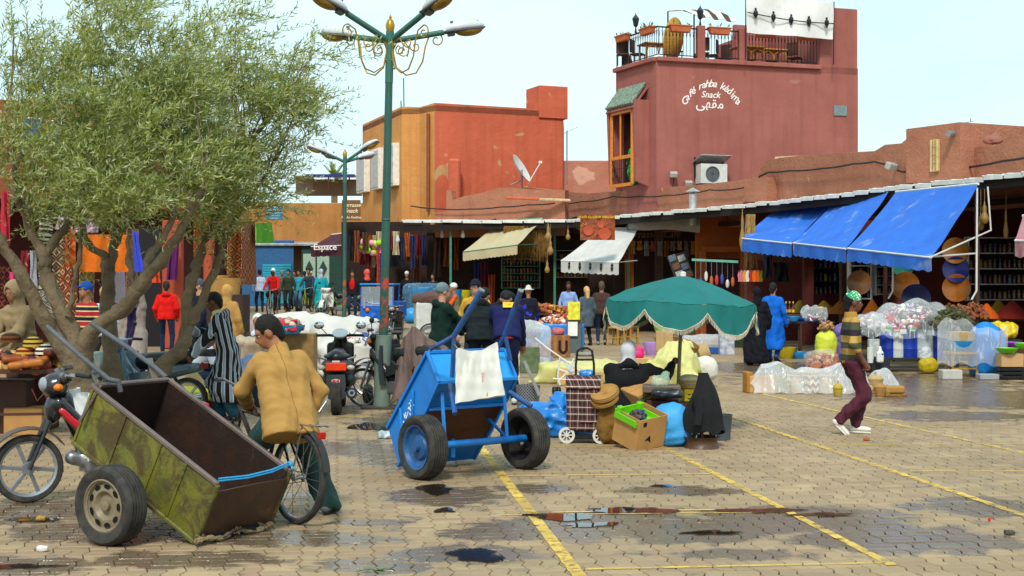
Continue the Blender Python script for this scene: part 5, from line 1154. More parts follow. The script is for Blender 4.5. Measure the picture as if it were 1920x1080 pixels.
def moped(label,pos,rz,body='#16161a',accent='#c01820',shield='#d8dcdc',wheels='alloy',lean=.0,group=None,mirrors=True,cat='moped',fender=None):
 t=thing('moped',label,cat,pos,rz,group);t.rotation_euler=(0,lean,rz);bm=mat('moped'+body,body,.25,.15,spec=.6,coat=.4);am=mat('moped'+accent,accent,.25,.1,spec=.6,coat=.4);R_=.272
 wheel(t,(0,.62,R_),(1,0,0),R_,.075,wheels,mat('alloy_silver','#a9adb2',.3,.1,metal=.7));wheel(t,(0,-.58,R_),(1,0,0),R_,.085,wheels,mat('alloy_silver'))
 m=MB()
 for x in(-.065,.065):m.tube([(x,.62,R_),(x,.47,.66)],[.017,.022],8)
 m.tube([(0,.46,.62),(0,.36,.98)],.03,8);m.build('fork',bm if fender else STEEL,t)
 m=MB();m.sheet(lambda u,v:((v-.5)*.15,.62+cos(u*2.4+.15)*(R_+.05),R_+sin(u*2.4+.15)*(R_+.05)+.012*sin(pi*v)),12,4,.008);m.build('fender',mat('fender'+fender,fender,.5,.2)if fender else bm,t)
 solid_obj('headlight_cowl',[('e',(0,.42,.93),(.12,.11,.10)),('c',(-.15,.36,1.0),(.15,.36,1.0),.045,.045)],.016,bm,t,k=.04);m=MB();m.sphere((0,.50,.94),(.085,.045,.06),12,8);m.build('headlight',mat('lamp_glass','#8a9096',.1,.05,spec=.8),t)
 for s_ in(-1,1):m=MB();m.sphere((s_*.15,.42,.93),(.04,.04,.03),8,6);m.build('indicator',mat('orange_lens','#e07a1a',.2),t)
 m=MB();m.tube([(-.33,.24,1.03),(-.2,.33,1.03),(0,.36,1.0),(.2,.33,1.03),(.33,.24,1.03)],.013,8);hb=m.build('handlebar',STEEL,t)
 for s_ in(-1,1):
  m=MB();m.tube([(s_*.24,.30,1.035),(s_*.36,.22,1.03)],.02,8);m.build('grip',BLACKP,hb);m=MB();m.tube([(s_*.2,.38,1.03),(s_*.33,.33,1.03)],.008,5);m.build('brake_lever',STEEL,hb)
  if mirrors:m=MB();m.tube([(s_*.2,.34,1.04),(s_*.27,.30,1.20)],.006,5);m.sphere((s_*.28,.29,1.23),(.06,.018,.04),10,6);m.build('mirror',BLACKP,hb)
 m=MB()
 for s_ in(-1,1):m.sheet(lambda u,v:(s_*(.07+.15*v+.03*sin(pi*u)),.30-.10*u-.10*v*(1-u)-.05*sin(pi*v),.88-.54*u),8,5,.012)
 m.build('leg_shield',mat('shield'+shield,shield,.4,.1,spec=.5),t)
 solid_obj('side_cover',[('c',(0,.34,.80),(0,.16,.46),.075,.09),('c',(0,.16,.44),(0,-.20,.44),.10,.11),('c',(-.05,-.15,.58),(-.04,-.72,.68),.10,.06),('c',(.05,-.15,.58),(.04,-.72,.68),.10,.06)],.02,bm,t,k=.05)
 m=MB()
 for s_ in(-1,1):m.sheet(lambda u,v:(s_*(.165-.03*u),.14-.80*u,.52+.16*u+(.07-.05*u)*(v-.5)*2),8,2,.006);m.sheet(lambda u,v:(s_*(.112+.01*v),.36-.22*u,.80-.30*u-.05*v),5,2,.006)
 m.build('accent_panel',am,t);solid_obj('fairing',[('c',(-.09,.40,.80),(-.12,.16,.52),.05,.06),('c',(.09,.40,.80),(.12,.16,.52),.05,.06),('e',(0,.43,.74),(.09,.07,.12))],.018,bm,t,k=.04)
 if fender:solid_obj('red_fairing',[('c',(s_*.115,.38,.74),(s_*.145,.14,.50),.035,.045)for s_ in(-1,1)]+[('c',(s_*.12,.12,.48),(s_*.12,-.15,.40),.035,.03)for s_ in(-1,1)],.016,am,t)
 solid_obj('seat',[('c',(0,.02,.74),(0,-.55,.80),.11,.10),('c',(-.05,-.1,.76),(-.05,-.5,.79),.09,.08),('c',(.05,-.1,.76),(.05,-.5,.79),.09,.08)],.02,BLACKP,t,k=.04)
 solid_obj('engine',[('b',(0,.02,.30),(.09,.17,.10),None,.03),('c',(0,.14,.31),(0,.28,.34),.07,.06)],.02,STEEL,t,k=.03)
 m=MB();m.tube([(.12,.20,.22),(.13,-.2,.20),(.15,-.72,.30)],[.02,.03,.045],10);m.build('exhaust',CHROME,t)
 m=MB();m.box((0,-.80,.70),(.16,.05,.08),bev=.02);m.build('tail_light',mat('red_lens','#b01c14',.2),t)
 m=MB();m.tube([(-.10,.0,.22),(-.20,-.10,.012)],.012,6);m.build('stand',STEEL,t)
 m=MB()
 for x in(-.13,.13):m.tube([(x,-.30,.60),(x*.75,-.58,R_)],.028,8)
 m.build('shock',STEEL,t)
 return t
g=G(52,942);f_=Vector((-.87,-.49));rzM=math.atan2(-f_.x,f_.y);pos=Vector((g.x,g.y,0))-Vector((f_.x,f_.y,0))*.62
mo=moped('black and red moped with silver wheels and white leg shield behind the green cart',pos,rzM,'#19191d','#c8202a','#dfe4e4',lean=-.05,fender='#54463c',mirrors=False)
moped('grey blue moped parked behind the olive trunk, only its front fairing clear',G(262,790)+Vector((0,.2,0)),R(80),'#5d7888','#4a6472','#6e8a9c',lean=.05)
moped('dark moped behind the lamp post, brown blanket thrown over it',Vector((-1.55,18.9,0)),R(62),'#1f2022','#2a2c2e','#3a3f44','spoke')
moped('black motorbike facing the square just behind the lamp post',G(738,640)+Vector((0,.6,0)),R(172),'#1a1b1e','#222222','#2a2a2e','spoke',cat='motorbike')
moped('white fronted moped parked far back beside the turquoise robed woman',G(617,592),R(168),'#d8d8d4','#c4c4c0','#e6e6e2','spoke')
moped('green tanked moped far back leaning beside the second lamp',G(636,592),R(105),'#5d9a2a','#4a4a4a','#2a2a2a','spoke')
moped('dark motorbike with round seat in front of the dark green jacket',Vector((-1.6,20.7,0)),R(75),'#1c1d20','#26282c','#1c1d20','spoke',mirrors=False)
bicycle('old bicycle with thin grey wheels parked left of the lamp post',G(694,706),R(12),'#3a3f38')
bicycle('black bicycle with steel rack, sat on by the tan jacket man',Vector((-1.57,9.87,0)),R(42),'#26221f',lean=.07)
bicycle('far bicycle ridden by the red jacket cyclist',G(509,592)+Vector((0,.9,0)),R(176),'#8d8a84')
bicycle('lime green bicycle ridden by the grey jacket cyclist',G(579,585)+Vector((0,.8,0)),R(170),'#a8c81e')
# scooter from behind
g=G(630,778);s=thing('scooter','dark grey scooter seen from behind with orange red tail light','scooter',(g.x,g.y+.05,0),R(4));SGM=mat('scooter_grey','#33363b',.4,.15,spec=.5);SBK=mat('scooter_black','#121215',.3,.15,spec=.55)
wheel(s,(0,0,.25),(1,0,0),.25,.13,'cart',STEEL);wheel(s,(0,1.22,.25),(1,0,0),.25,.11,'cart',STEEL)
solid_obj('tail_body',[('c',(-.10,.0,.62),(-.13,.45,.60),.09,.10),('c',(.10,.0,.62),(.13,.45,.60),.09,.10),('e',(0,.0,.66),(.20,.14,.09)),('c',(-.15,.2,.45),(-.16,.5,.42),.07,.08),('c',(.15,.2,.45),(.16,.5,.42),.07,.08)],.018,SGM,s,k=.05)
solid_obj('seat',[('c',(0,-.02,.76),(0,.55,.74),.10,.12),('e',(0,.1,.77),(.18,.22,.05))],.018,SBK,s,k=.05)
m=MB();m.box((0,-.13,.64),(.27,.06,.11),bev=.03);m.build('tail_light',mat('orange_red_lens','#ee3c10',.2,.2,spec=.6),s)
for x in(-.19,.19):m=MB();m.sphere((x,-.10,.63),(.055,.04,.035),10,6);m.build('indicator',mat('pale_lens','#b9b2a4',.15,spec=.6),s);m=MB();m.tube([(x*.75,-.02,.73),(x*1.25,.02,.76),(x*1.25,.25,.77)],.015,6);m.build('grab_rail',STEEL,s)
m=MB();m.prism([(-.12,.54),(.12,.54),(.13,.40),(.10,.22),(.0,.18),(-.10,.22),(-.13,.40)],.02,Matrix.Translation((0,-.13,0))@Matrix.Rotation(pi/2,4,'X'));fo_=m.build('rear_flap',SGM,s)
for sc,c_,y in((1,'#d6d2d0',-.154),(.84,'#c02a36',-.158)):m=MB();m.prism([(-.055*sc,.44+.03*sc),(0,.44+.045*sc),(.055*sc,.44+.03*sc),(.05*sc,.44-.02*sc),(0,.44-.07*sc),(-.05*sc,.44-.02*sc)],.006,Matrix.Translation((0,y+.003,0))@Matrix.Rotation(pi/2,4,'X'));m.build('emblem',mat('emblem'+c_,c_,.4),fo_)
m=MB();m.tube([(.0,-.16,.425),(.02,-.163,.44),(-.01,-.163,.455),(.02,-.163,.47)],.006,4);m.build('emblem_mark',mat('emblem#d6d2d0'),fo_)
m=MB();m.box((0,-.10,.515),(.10,.05,.03));m.build('lamp_holder',SBK,s);m=MB();m.box((0,-.125,.71),(.10,.01,.025));m.build('seat_badge',mat('emblem#d6d2d0'),s)
m=MB();m.tube([(.16,.35,.24),(.20,.0,.28),(.21,-.18,.30)],[.04,.075,.07],14);m.build('exhaust',SBK,s);m=MB();m.lathe([(.045,0),(.045,.02),(.025,.02),(.02,-.02)],12,axisM((.21,-.185,.30),(.05,-1,.1)),False);m.build('exhaust_tip',STEEL,s)
solid_obj('leg_shield',[('b',(0,.95,.62),(.19,.05,.30),None,.05),('b',(0,.60,.33),(.16,.35,.05),None,.04),('c',(0,1.0,.8),(0,.92,1.0),.09,.09)],.02,SBK,s,k=.05)
m=MB();m.tube([(-.32,.80,1.02),(-.15,.88,1.02),(0,.90,1.0),(.15,.88,1.02),(.32,.80,1.02)],.02,8);hb=m.build('handlebar',SBK,s)
m=MB();m.lathe([(.10,0),(.11,.03),(.001,.04)],20,axisM((0,.86,1.03),(0,-.5,.85)));m.build('dial',mat('dial_pale','#c9cdd0',.3),hb)
for x in(-1,1):
 m=MB();m.tube([(x*.17,.88,1.02),(x*.27,.84,1.13)],.008,5);m.build('mirror_stalk',CHROME,hb);m=MB();m.sphere((x*.29,.83,1.16),(.075,.02,.055),12,8);m.build('mirror',CHROME,hb)
m=MB();m.tube([(-.12,.3,.2),(-.25,.2,.01)],.012,5);m.build('stand',STEEL,s)
# ------------------------------------------------------------------ street lamps
LGREEN=rust_mat('lamp_green','#2f5f54','#376a5c','#44705f',lvl=.70);LGREY=rust_mat('lamp_sleeve','#7f9184','#738678','#8a968a','#5a6a5e',.62);GOLD=mat('gold_iron','#a8842a',.4,.3,metal=.5)
def lamp_mat():
 n=NT('lamp_pole');v=n.coord();z=n.xyz(v)[2];f=n.math('MULTIPLY_ADD',n.noise(v,7,5,.7),9,-4.2,clamp=True);b=n.math('MULTIPLY',n.math('GREATER_THAN',z,1.05),n.math('LESS_THAN',z,1.95));xr=n.math('GREATER_THAN',n.xyz(v)[0],-.04)
 n.l(n.mix(n.math('MULTIPLY',n.math('MULTIPLY',f,b),xr),n.mix(n.noise(v,3),lin('#2f6156'),lin('#24493f')),lin('#c4402c')),n.b.inputs['Base Color']);n.b.inputs['Roughness'].default_value=.5;n.bump(n.noise(v,30,4),.25,.01);MATS['lamp_pole']=n.m;return n.m
LPM=lamp_mat()
def street_lamp(label,pos,tilt,arms,H=5.16,sleeve=True):
 t=thing('street_lamp',label,'street lamp',pos);t.rotation_euler=(0,tilt,0)
 m=MB();m.tube([(0,0,.9 if sleeve else 0),(0,0,2.9),(0,0,H)],[.062,.058,.05],16);m.build('pole',LPM,t)
 if sleeve:
  m=MB();m.tube([(0,0,.03),(0,0,1.02)],[.118,.116],18);m.build('sleeve',LGREY,t);m=MB();m.box((0,0,.015),(.55,.45,.03));m.build('base_plate',mat('base_iron','#4a443e',.8),t);m=MB();m.lathe([(.063,2.62),(.068,2.63),(.063,2.64)],16,None,False);m.build('weld_ring',LGREEN,t)
 m=MB();m.tube([(0,0,H-.62),(0,0,H+.10)],.058,14);m.box((.06,0,H-.42),(.05,.02,.02));m.build('head_collar',LGREEN,t);m=MB();m.lathe([(.05,H+.10),(.055,H+.12),(.066,H+.18),(.045,H+.25),(.015,H+.28),(.02,H+.30),(.001,H+.34)],14);m.build('finial',GOLD,t)
 for(dx,dy,dz,L)in arms:
  d=Vector((dx,dy,dz)).normalized();o_=Vector((0,0,H-.04));e=o_+d*L;m=MB();m.tube([o_,e],.042,10);ao=m.build('arm',LGREEN,t)
  dh=Vector((dx,dy,dz*.8)).normalized();M_=frame(e+dh*.36,dh);
  M_=M_@Matrix.Translation((-.06,0,0))@Matrix.Diagonal((.82,.8,.8,1));pr=[('e',(0,0,.05),(.36,.15,.11)),('c',(-.38,0,0),(-.2,0,.03),.05,.09),('-b',(0,0,-.12),(.6,.3,.12))]
  V_,F_=solid(pr,.022,.03);ho=meshobj('lamp_head',[M_@Vector(p)for p in V_],F_,mat('lamp_shell','#c8ccd2',.4,.1,spec=.5),t)
  m=MB();m.box((0,0,-.005),(.70,.27,.03),bev=.012);xf(m,M_);m.build('frame',mat('lamp_rimgrey','#565a60',.5),ho)
  V_,F_=solid([('e',(.08,0,-.01),(.25,.125,.11)),('-b',(0,0,.12),(.6,.3,.12))],.02,.02);meshobj('diffuser',[M_@Vector(p)for p in V_],F_,mat('amber_glass','#8f6a22',.15,.3,spec=.6),ho)
  m=MB();m.box((-.2,0,.13),(.05,.05,.10));m.box((.25,0,.10),(.04,.04,.08));m.box((-.24,0,-.05),(.12,.12,.06));xf(m,M_);m.build('latch',mat('lamp_rimgrey'),ho)
  if sleeve:
   h=Vector((dx,dy,0)).normalized();S3=lambda pts:[o_+h*a+Vector((0,0,z))for a,z in pts];m=MB()
   def spiral(cx,cz,r,a0,turns,sg):return[(cx+r*(1-.75*i/18)*cos(a0+sg*turns*2*pi*i/18),cz+r*(1-.75*i/18)*sin(a0+sg*turns*2*pi*i/18))for i in range(19)]
   m.tube(S3([(.06,.0),(.05,-.15),(.10,-.36),(.24,-.46),(.38,-.42),(.47,-.25),(.50,-.05),(.55,.10),(.66,.16)]),.011,6);m.tube(S3(spiral(.66,.06,.10,pi/2,1.1,-1)),.010,6)
   m.tube(S3([(.05,-.12),(.10,.0),(.20,.02),(.27,-.08),(.25,-.2)]),.010,6);m.tube(S3(spiral(.18,-.12,.09,0,1.0,-1)),.009,6);m.tube(S3(spiral(.36,-.05,.08,pi,1.0,1)),.009,6);m.build('scroll',GOLD,t)
 return t
g=G(716,765)
street_lamp('tall green street lamp with four lamp heads and gilded scrolls, red paint on pole',(g.x,g.y,0),R(1.25),[(-.78,-.55,.42,.75),(.72,-.62,.46,.72),(-.80,.45,.16,.62),(.93,.22,.22,.78)])
street_lamp('second green street lamp further back beside the orange house',(GX(645,38).x,38,0),R(.3),[(-.85,-.3,.38,.55),(.8,-.35,.5,.6),(-.6,.7,.3,.5),(.7,.7,.3,.5)],sleeve=False)
# ------------------------------------------------------------------ olive trees
def bark():
 n=NT('bark');v=n.coord();mpn=n.n('Mapping');mpn.inputs['Scale'].default_value=(1,1,.35);n.l(v,mpn.inputs[0]);a=n.noise(mpn.outputs[0],16,6,.7);b=n.math('MULTIPLY_ADD',n.noise(v,4,4),2,-.5,clamp=True)
 n.l(n.mix(b,n.mix(a,lin('#40362c'),lin('#6a5b48')),lin('#857458')),n.b.inputs['Base Color']);n.b.inputs['Roughness'].default_value=.9;n.bump(n.math('ADD',a,n.math('MULTIPLY',n.noise(v,7,3),1.5)),.9,.04);MATS['bark']=n.m;return n.m
BARK=bark()
def leafmat():
 n=NT('olive_leaf');geo=n.n('NewGeometry');r=geo.outputs['Random Per Island']
 front=n.ramp(r,[(0,lin('#5a7028')),(.35,lin('#76892f')),(.7,lin('#96a044')),(.95,lin('#b0ad58')),(1,lin('#b59a3a'))]);c=n.mix(geo.outputs['Backfacing'],front,lin('#bcc290'));n.l(c,n.b.inputs['Base Color']);n.b.inputs['Roughness'].default_value=.45;n.b.inputs['Specular IOR Level'].default_value=.45
 tr=n.n('BsdfTranslucent');n.l(n.mix(.5,c,lin('#a8b840')),tr.inputs[0]);ms=n.n('MixShader');ms.inputs[0].default_value=.38;n.l(n.b.outputs[0],ms.inputs[1]);n.l(tr.outputs[0],ms.inputs[2]);n.l(ms.outputs[0],n.out.inputs[0]);MATS['olive_leaf']=n.m;return n.m
LEAF=leafmat()
def olive_tree(label,base,limbs,clusters,seed,nshoot):
 """limbs: lists of (px, py, depth, radius); clusters: (px, py, depth, rx, ry, rdepth, weight) in picture units turned into metres"""
 t=thing('olive_tree',label,'tree',base);b=Vector(base);m=MB();rs=np.random.RandomState(seed);tips=[]
 for L in limbs:
  P=[W(px,py,Y)-b for px,py,Y,r in L];rr=[r*.80 for*_,r in L];pts=[];rad=[]
  for i in range(len(P)-1):
   for k in range(4):
    u=k/4;p0,p1,p2,p3=P[max(i-1,0)],P[i],P[i+1],P[min(i+2,len(P)-1)]
    q=.5*((2*p1)+(p2-p0)*u+(2*p0-5*p1+4*p2-p3)*u*u+(3*p1-p0-3*p2+p3)*u**3);pts.append(q+Vector(rs.normal(size=3))*rr[i]*.08);rad.append((rr[i]*(1-u)+rr[i+1]*u)*(1+.10*rs.normal()))
  pts.append(P[-1]);rad.append(rr[-1]);m.tube(pts,rad,12);tips+=pts[len(pts)//2:]
 m.v=[(x+.013*sin(31*z+17*y)+.010*sin(67*z+40*x)+rs.normal()*.004,y+.013*sin(27*z+23*x)+rs.normal()*.004,z)for x,y,z in m.v];m.build('trunk',BARK,t,80)
 V=[];Fc=[];tw=MB();wsum=sum(c[6]for c in clusters);nv=0
 for(px,py,Y,rx,ry,rd,wt)in clusters:
  C=np.array(W(px,py,Y)-b);ax=np.array([rx/F*Y,rd,ry/F*Y])
  ns=int(nshoot*wt/wsum);subs=[]
  for _ in range(max(6,ns//20)):q=rs.normal(size=3);subs.append(q/np.linalg.norm(q)*rs.uniform(.15,1)**.6)
  for _ in range(ns):
   q=subs[rs.randint(len(subs))];s0=C+q*ax+rs.normal(size=3)*.13;q=q+rs.normal(size=3)*.25;d=q*np.array([.8,.8,.55])+np.array([.45,0,.55])+rs.normal(size=3)*.35;d/=np.linalg.norm(d);L=rs.uniform(.25,.42)if rs.rand()<.6 else rs.uniform(.45,.85);n=int(L/.019)
   side=np.cross(d,rs.normal(size=3));side/=np.linalg.norm(side);bend=np.array([.08,0,-.22])*rs.uniform(0,1.3);prev=None;path=[]
   for i in range(n):
    u=i/n;p=s0+d*L*u+bend*u*u;path.append(tuple(p));s_=side*(-1)**i if i%4<2 else np.cross(d,side)*(-1)**i
    ld=d*rs.uniform(.35,.9)+s_*rs.uniform(.4,.9)+rs.normal(size=3)*.18+np.array([.10,0,.08]);ld/=np.linalg.norm(ld);ll=rs.uniform(.068,.118)*(1-.35*u);wd=np.cross(ld,rs.normal(size=3));wd=wd/np.linalg.norm(wd)*ll*.10
    V+=[p,p+ld*ll*.5+wd,p+ld*ll,p+ld*ll*.5-wd];Fc.append((nv,nv+1,nv+2,nv+3));nv+=4
   if n>3:tw.tube([path[0],path[n//2],path[-1]],[.0034,.002,.001],3,False)
 o=meshobj('crown',np.array(V),Fc,LEAF,t,smooth=0);q=tw.build('twigs',mat('twig','#77784a',.9,.3),t);q['kind']='stuff';o['kind']='stuff'
 # thin branches that carry the shoots
 m=MB()
 for _ in range(46):
  c=clusters[rs.randint(len(clusters))];C=W(c[0]+rs.uniform(-.6,.6)*c[3],c[1]+rs.uniform(-.6,.6)*c[4],c[2])-b;p=min(tips,key=lambda z:(z-C).length+rs.uniform(0,.3));mid=p.lerp(C,.5)+Vector(rs.normal(size=3))*.08;m.tube([p,mid,C],[.014,.009,.004],5,False)
 q=m.build('branches',BARK,t);q['kind']='stuff'
 return t
YA=15.2
olive_tree('large forked olive tree behind the green handcart',(W(150,530,YA).x,YA,0),[[(160,835,YA,.20),(156,760,YA,.17),(148,690,YA,.19),(140,645,YA,.19)],[(150,700,YA,.15),(120,655,YA,.12),(85,600,YA-.1,.10),(55,545,YA-.2,.095),(12,470,YA-.3,.085),(-40,400,YA-.4,.06)],[(146,680,YA,.16),(140,630,YA,.13),(110,577,YA,.105),(86,512,YA+.1,.095),(82,478,YA+.1,.09),(60,440,YA+.1,.06),(30,370,YA,.05)],[(83,482,YA+.1,.08),(105,448,YA+.2,.065),(140,408,YA+.3,.055),(175,350,YA+.3,.04)],[(150,690,YA,.15),(165,635,YA-.1,.12),(195,602,YA-.2,.105),(233,577,YA-.3,.10),(258,542,YA-.4,.095),(283,510,YA-.5,.08),(315,472,YA-.6,.07),(349,413,YA-.7,.055),(385,340,YA-.8,.035)],[(256,545,YA-.4,.055),(247,515,YA-.4,.045),(241,470,YA-.4,.04),(243,410,YA-.4,.035)],[(268,528,YA-.4,.06),(280,480,YA-.3,.05),(296,460,YA-.2,.05),(316,425,YA-.1,.045),(340,350,YA,.03)],[(128,590,YA-.1,.045),(140,530,YA-.2,.035),(148,480,YA-.2,.03),(153,415,YA-.2,.028)]],[(40,300,YA,150,110,.9,1.0),(20,190,YA,70,90,.6,.40),(150,330,YA,150,90,1.0,1.1),(190,190,YA-.2,130,110,.9,1.0),(215,70,YA-.2,75,110,.6,.6),(110,130,YA+.2,60,70,.5,.25),(280,260,YA-.5,120,120,.9,1.0),(40,70,YA,30,60,.4,.12),(310,110,YA-.4,80,110,.7,.50),(300,360,YA-.6,120,60,.8,.7),(100,400,YA-.2,130,35,.8,.4)],11,1950)
olive_tree('slim upright olive tree just behind the forked trunk',(W(210,530,17).x,17,0),[[(212,800,17,.15),(210,700,17,.135),(207,620,17,.125),(203,565,17,.11),(201,510,17,.09),(197,480,17,.07),(168,462,17,.06),(152,420,17,.05),(120,340,17,.03)],[(201,515,17,.075),(212,480,17,.06),(214,430,17,.05),(225,340,17,.03)],[(205,520,17,.05),(218,465,17,.04),(235,425,17,.035)]],[(200,340,17,140,70,.9,1),(260,240,17,120,110,.8,.8),(340,180,17,70,90,.6,.35)],12,420)
YC=16.3
olive_tree('olive tree with leaning trunk right of the others, crown blowing to the right',(W(262,530,YC).x,YC,0),[[(248,800,YC,.135),(278,730,YC,.12),(312,680,YC,.115),(342,652,YC,.115),(349,610,YC,.105),(354,545,YC,.08),(368,500,YC,.07),(390,440,YC,.06),(425,370,YC,.045),(460,280,YC-.1,.03)],[(350,612,YC,.085),(374,572,YC,.075),(398,520,YC,.06),(418,462,YC,.05),(448,400,YC,.04),(500,330,YC,.025)]],[(400,340,YC-.2,110,85,.8,1.0),(430,240,YC-.2,110,100,.8,.9),(500,180,YC-.1,80,80,.6,.42),(545,150,YC,60,60,.5,.28),(400,100,YC-.2,70,100,.6,.35),(540,265,YC,60,60,.5,.22),(480,330,YC,70,50,.5,.28),(340,230,YC-.3,100,130,.7,.5),(390,400,YC,90,30,.5,.2),(575,95,YC,36,30,.3,.06),(450,60,YC,50,60,.4,.10)],13,1150)
# pale green palm top beyond the roofs
pt=thing('palm_tree','bright yellow green palm top far behind the roofs','tree',(W(627,330,84).x,84,.5));m=MB();m.tube([(0,0,0),(0,0,7.6)],.2,8);m.build('trunk',BARK,pt);m=MB();rs=random.Random(4)
for i in range(46):
 a=rs.uniform(0,6.28);e=rs.uniform(-.2,1.4);d=Vector((cos(a)*cos(e),sin(a)*cos(e),sin(e)));L=rs.uniform(.8,1.5);n_=Vector((-sin(a),cos(a),0))
 for k in range(7):u=.25+k*.11;p=Vector((0,0,7.6))+d*L*u-Vector((0,0,.35*u*u));m.add([p,p+(d+n_*.8)*.22,p+d*.1,p+(d-n_*.8)*.22],[(0,1,2),(0,2,3)])
o=m.build('crown',mat('palm_leaf','#a9b23a',.6,.5,3,col2='#6f8a2a',trans=.3),pt,0)
# ------------------------------------------------------------------ goods and stalls
def weave(key,c,c2=None,s=.02):
 if key in MATS:return MATS[key]
 n=NT(key);v=n.coord();o=n.xyz(v);z=n.math('FRACT',n.math('DIVIDE',n.math('ADD',o[2],9),s));a=n.math('FRACT',n.math('MULTIPLY',n.math('ADD',n.math('ARCTAN2',o[1],o[0]),n.math('MULTIPLY',n.math('FLOOR',n.math('DIVIDE',n.math('ADD',o[2],9),s)),.12)),6))
 h=n.math('MULTIPLY',n.math('PINGPONG',z,.5),n.math('ADD',n.math('PINGPONG',a,.5),.3));n.l(n.mix(n.math('MULTIPLY',h,3,clamp=True),sc3(lin(c),.55),n.mix(n.noise(v,14,3),lin(c),lin(c2 or c))),n.b.inputs['Base Color']);n.b.inputs['Roughness'].default_value=.7;n.bump(h,.8,.02);MATS[key]=n.m;return n.m
STRAW=weave('weave_straw','#c9974a','#b07a30');STRAWP=weave('weave_pale','#d6b67c','#c49a58');STRAWD=weave('weave_dark','#a8742e','#8a5a24')
KRAFT=mat('cardboard','#b98a50',.85,.12,5,.15,60);KRAFT2=mat('cardboard_pale','#c39a6a',.85,.12,5);GREENPL=mat('lime_plastic','#6cc41a',.35,.1);BLUEPL=mat('blue_plastic','#2a8fd6',.35,.12)
def conf(key,cols,rough=.5):
 if key in MATS:return MATS[key]
 n=NT(key);n.l(n.ramp(n.n('NewGeometry').outputs['Random Per Island'],[(i/len(cols),lin(c))for i,c in enumerate(cols)],True),n.b.inputs['Base Color']);n.b.inputs['Roughness'].default_value=rough;MATS[key]=n.m;return n.m
def lathe_thing(name,label,cat,pos,prof,m_,group=None,n=20,extra=None,lid=None):
 t=thing(name,label,cat,pos,0,group);m=MB();m.lathe(prof,n,None,False);m.build('basket' if 'basket' in name else 'shell',m_,t)
 if lid:m=MB();m.lathe(lid,n,None,False);m.build('lid',m_,t)
 return t
def basket(label,pos,r,h,m_=None,lid=False,flare=.85,name='basket'):
 return lathe_thing(name,label,'basket',pos,[(.001,.005),(r*flare,.005),(r*flare,0),(r*(flare+1)/2*1.02,h*.5),(r,h),(r*.95,h),(r*.88,h*.5),(r*flare*.9,.02),(.001,.02)],m_ or STRAW,lid=[(r*1.03,h+.004),(r*1.04,h+.03),(r*.7,h+.07),(r*.15,h+.09),(r*.12,h+.13),(.001,h+.14)]if lid else None)
def sack(label,pos,r,m_,seed=0,name='sack',cat='sack',amp=.03,vox=.022,rz=0,parts=()):
 a,b,c=r;o=solid_obj(name,[('b',(0,0,c*.9),(a*.92,b*.92,c*.9),None,min(a,b,c)*.7),('e',(0,0,c*1.0),(a,b,c))]+list(parts),vox,m_,None,k=.06,disp=lambda X,Y,Z:folds(amp*.8,3.2/max(.1,a),(1,1,.6),seed)(X,Y,Z)+crease(amp*.6,4/max(.1,a),seed)(X,Y,Z),cut=lambda F_,X,Y,Z:np.maximum(F_,-Z));o.location=pos;o.rotation_euler=(0,0,rz);return tag(o,label,cat)
def carton(label,pos,sz,rz=0,rot=None,open_=False,m_=None):
 t=thing('cardboard_box',label,'cardboard box',pos,rz,rot=rot);w_,d,h=sz;mm=m_ or KRAFT
 for nm,c,s_ in(('side',(0,-d/2,h/2),(w_,.008,h)),('side',(0,d/2,h/2),(w_,.008,h)),('side',(-w_/2,0,h/2),(.008,d,h)),('side',(w_/2,0,h/2),(.008,d,h)),('bottom',(0,0,.006),(w_-.01,d-.01,.008))):m=MB();m.box(c,s_,bev=.002);m.build(nm,mm,t)
 if not open_:
  for s_ in(-1,1):m=MB();m.box((0,s_*d/4,h+.003),(w_,d/2-.006,.007),rotm(s_*.03),.002);m.build('flap',mm,t)
 return t
def box_thing(name,label,cat,pos,sz,m_,rz=0,bev=.01):m=MB();m.box((0,0,sz[2]/2),sz,bev=bev);o=m.build(name,m_);put(o,pos,rz);return tag(o,label,cat)
def table(label,pos,sz,h,m_,rz=0,lm=None,cat='table'):
 t=thing('table',label,cat,pos,rz);w_,d=sz;m=MB();m.box((0,0,h-.025),(w_,d,.05));m.build('table_top',m_,t)
 for x in(-1,1):
  for y in(-1,1):m=MB();m.box((x*(w_/2-.05),y*(d/2-.05),(h-.05)/2),(.045,.045,h-.05),bev=.004);m.build('leg',lm or m_,t)
 m=MB();m.bar((-w_/2+.05,-d/2+.05,h*.35),(w_/2-.05,-d/2+.05,h*.35),.03);m.build('stretcher',lm or m_,t);return t
def barrel(label,pos,r,h,col):
 t=thing('barrel',label,'barrel',pos);bm=mat('barrel'+col,col,.35,.12,4,.05,spec=.5);m=MB();m.lathe([(.001,0),(r*.97,0),(r,.03),(r,h*.3),(r*1.02,h*.32),(r,h*.34),(r,h*.68),(r*1.02,h*.70),(r,h*.72),(r,h-.04),(r*.96,h)],24);m.build('drum',bm,t);m=MB();m.lathe([(r*1.01,h-.05),(r*1.03,h-.045),(r*1.03,h+.01),(r*.9,h+.015),(.001,h+.012)],24,None,False);m.build('lid',bm,t);return t
def bowl(label,pos,r,h,m_,cat='bowl',group=None):m=MB();m.lathe([(.001,0),(r*.6,0),(r*.9,h*.6),(r,h),(r*.97,h),(r*.86,h*.6),(r*.55,.012),(.001,.012)],22,None,False);o=m.build('bowl',m_);o.location=pos;return tag(o,label,cat,group)
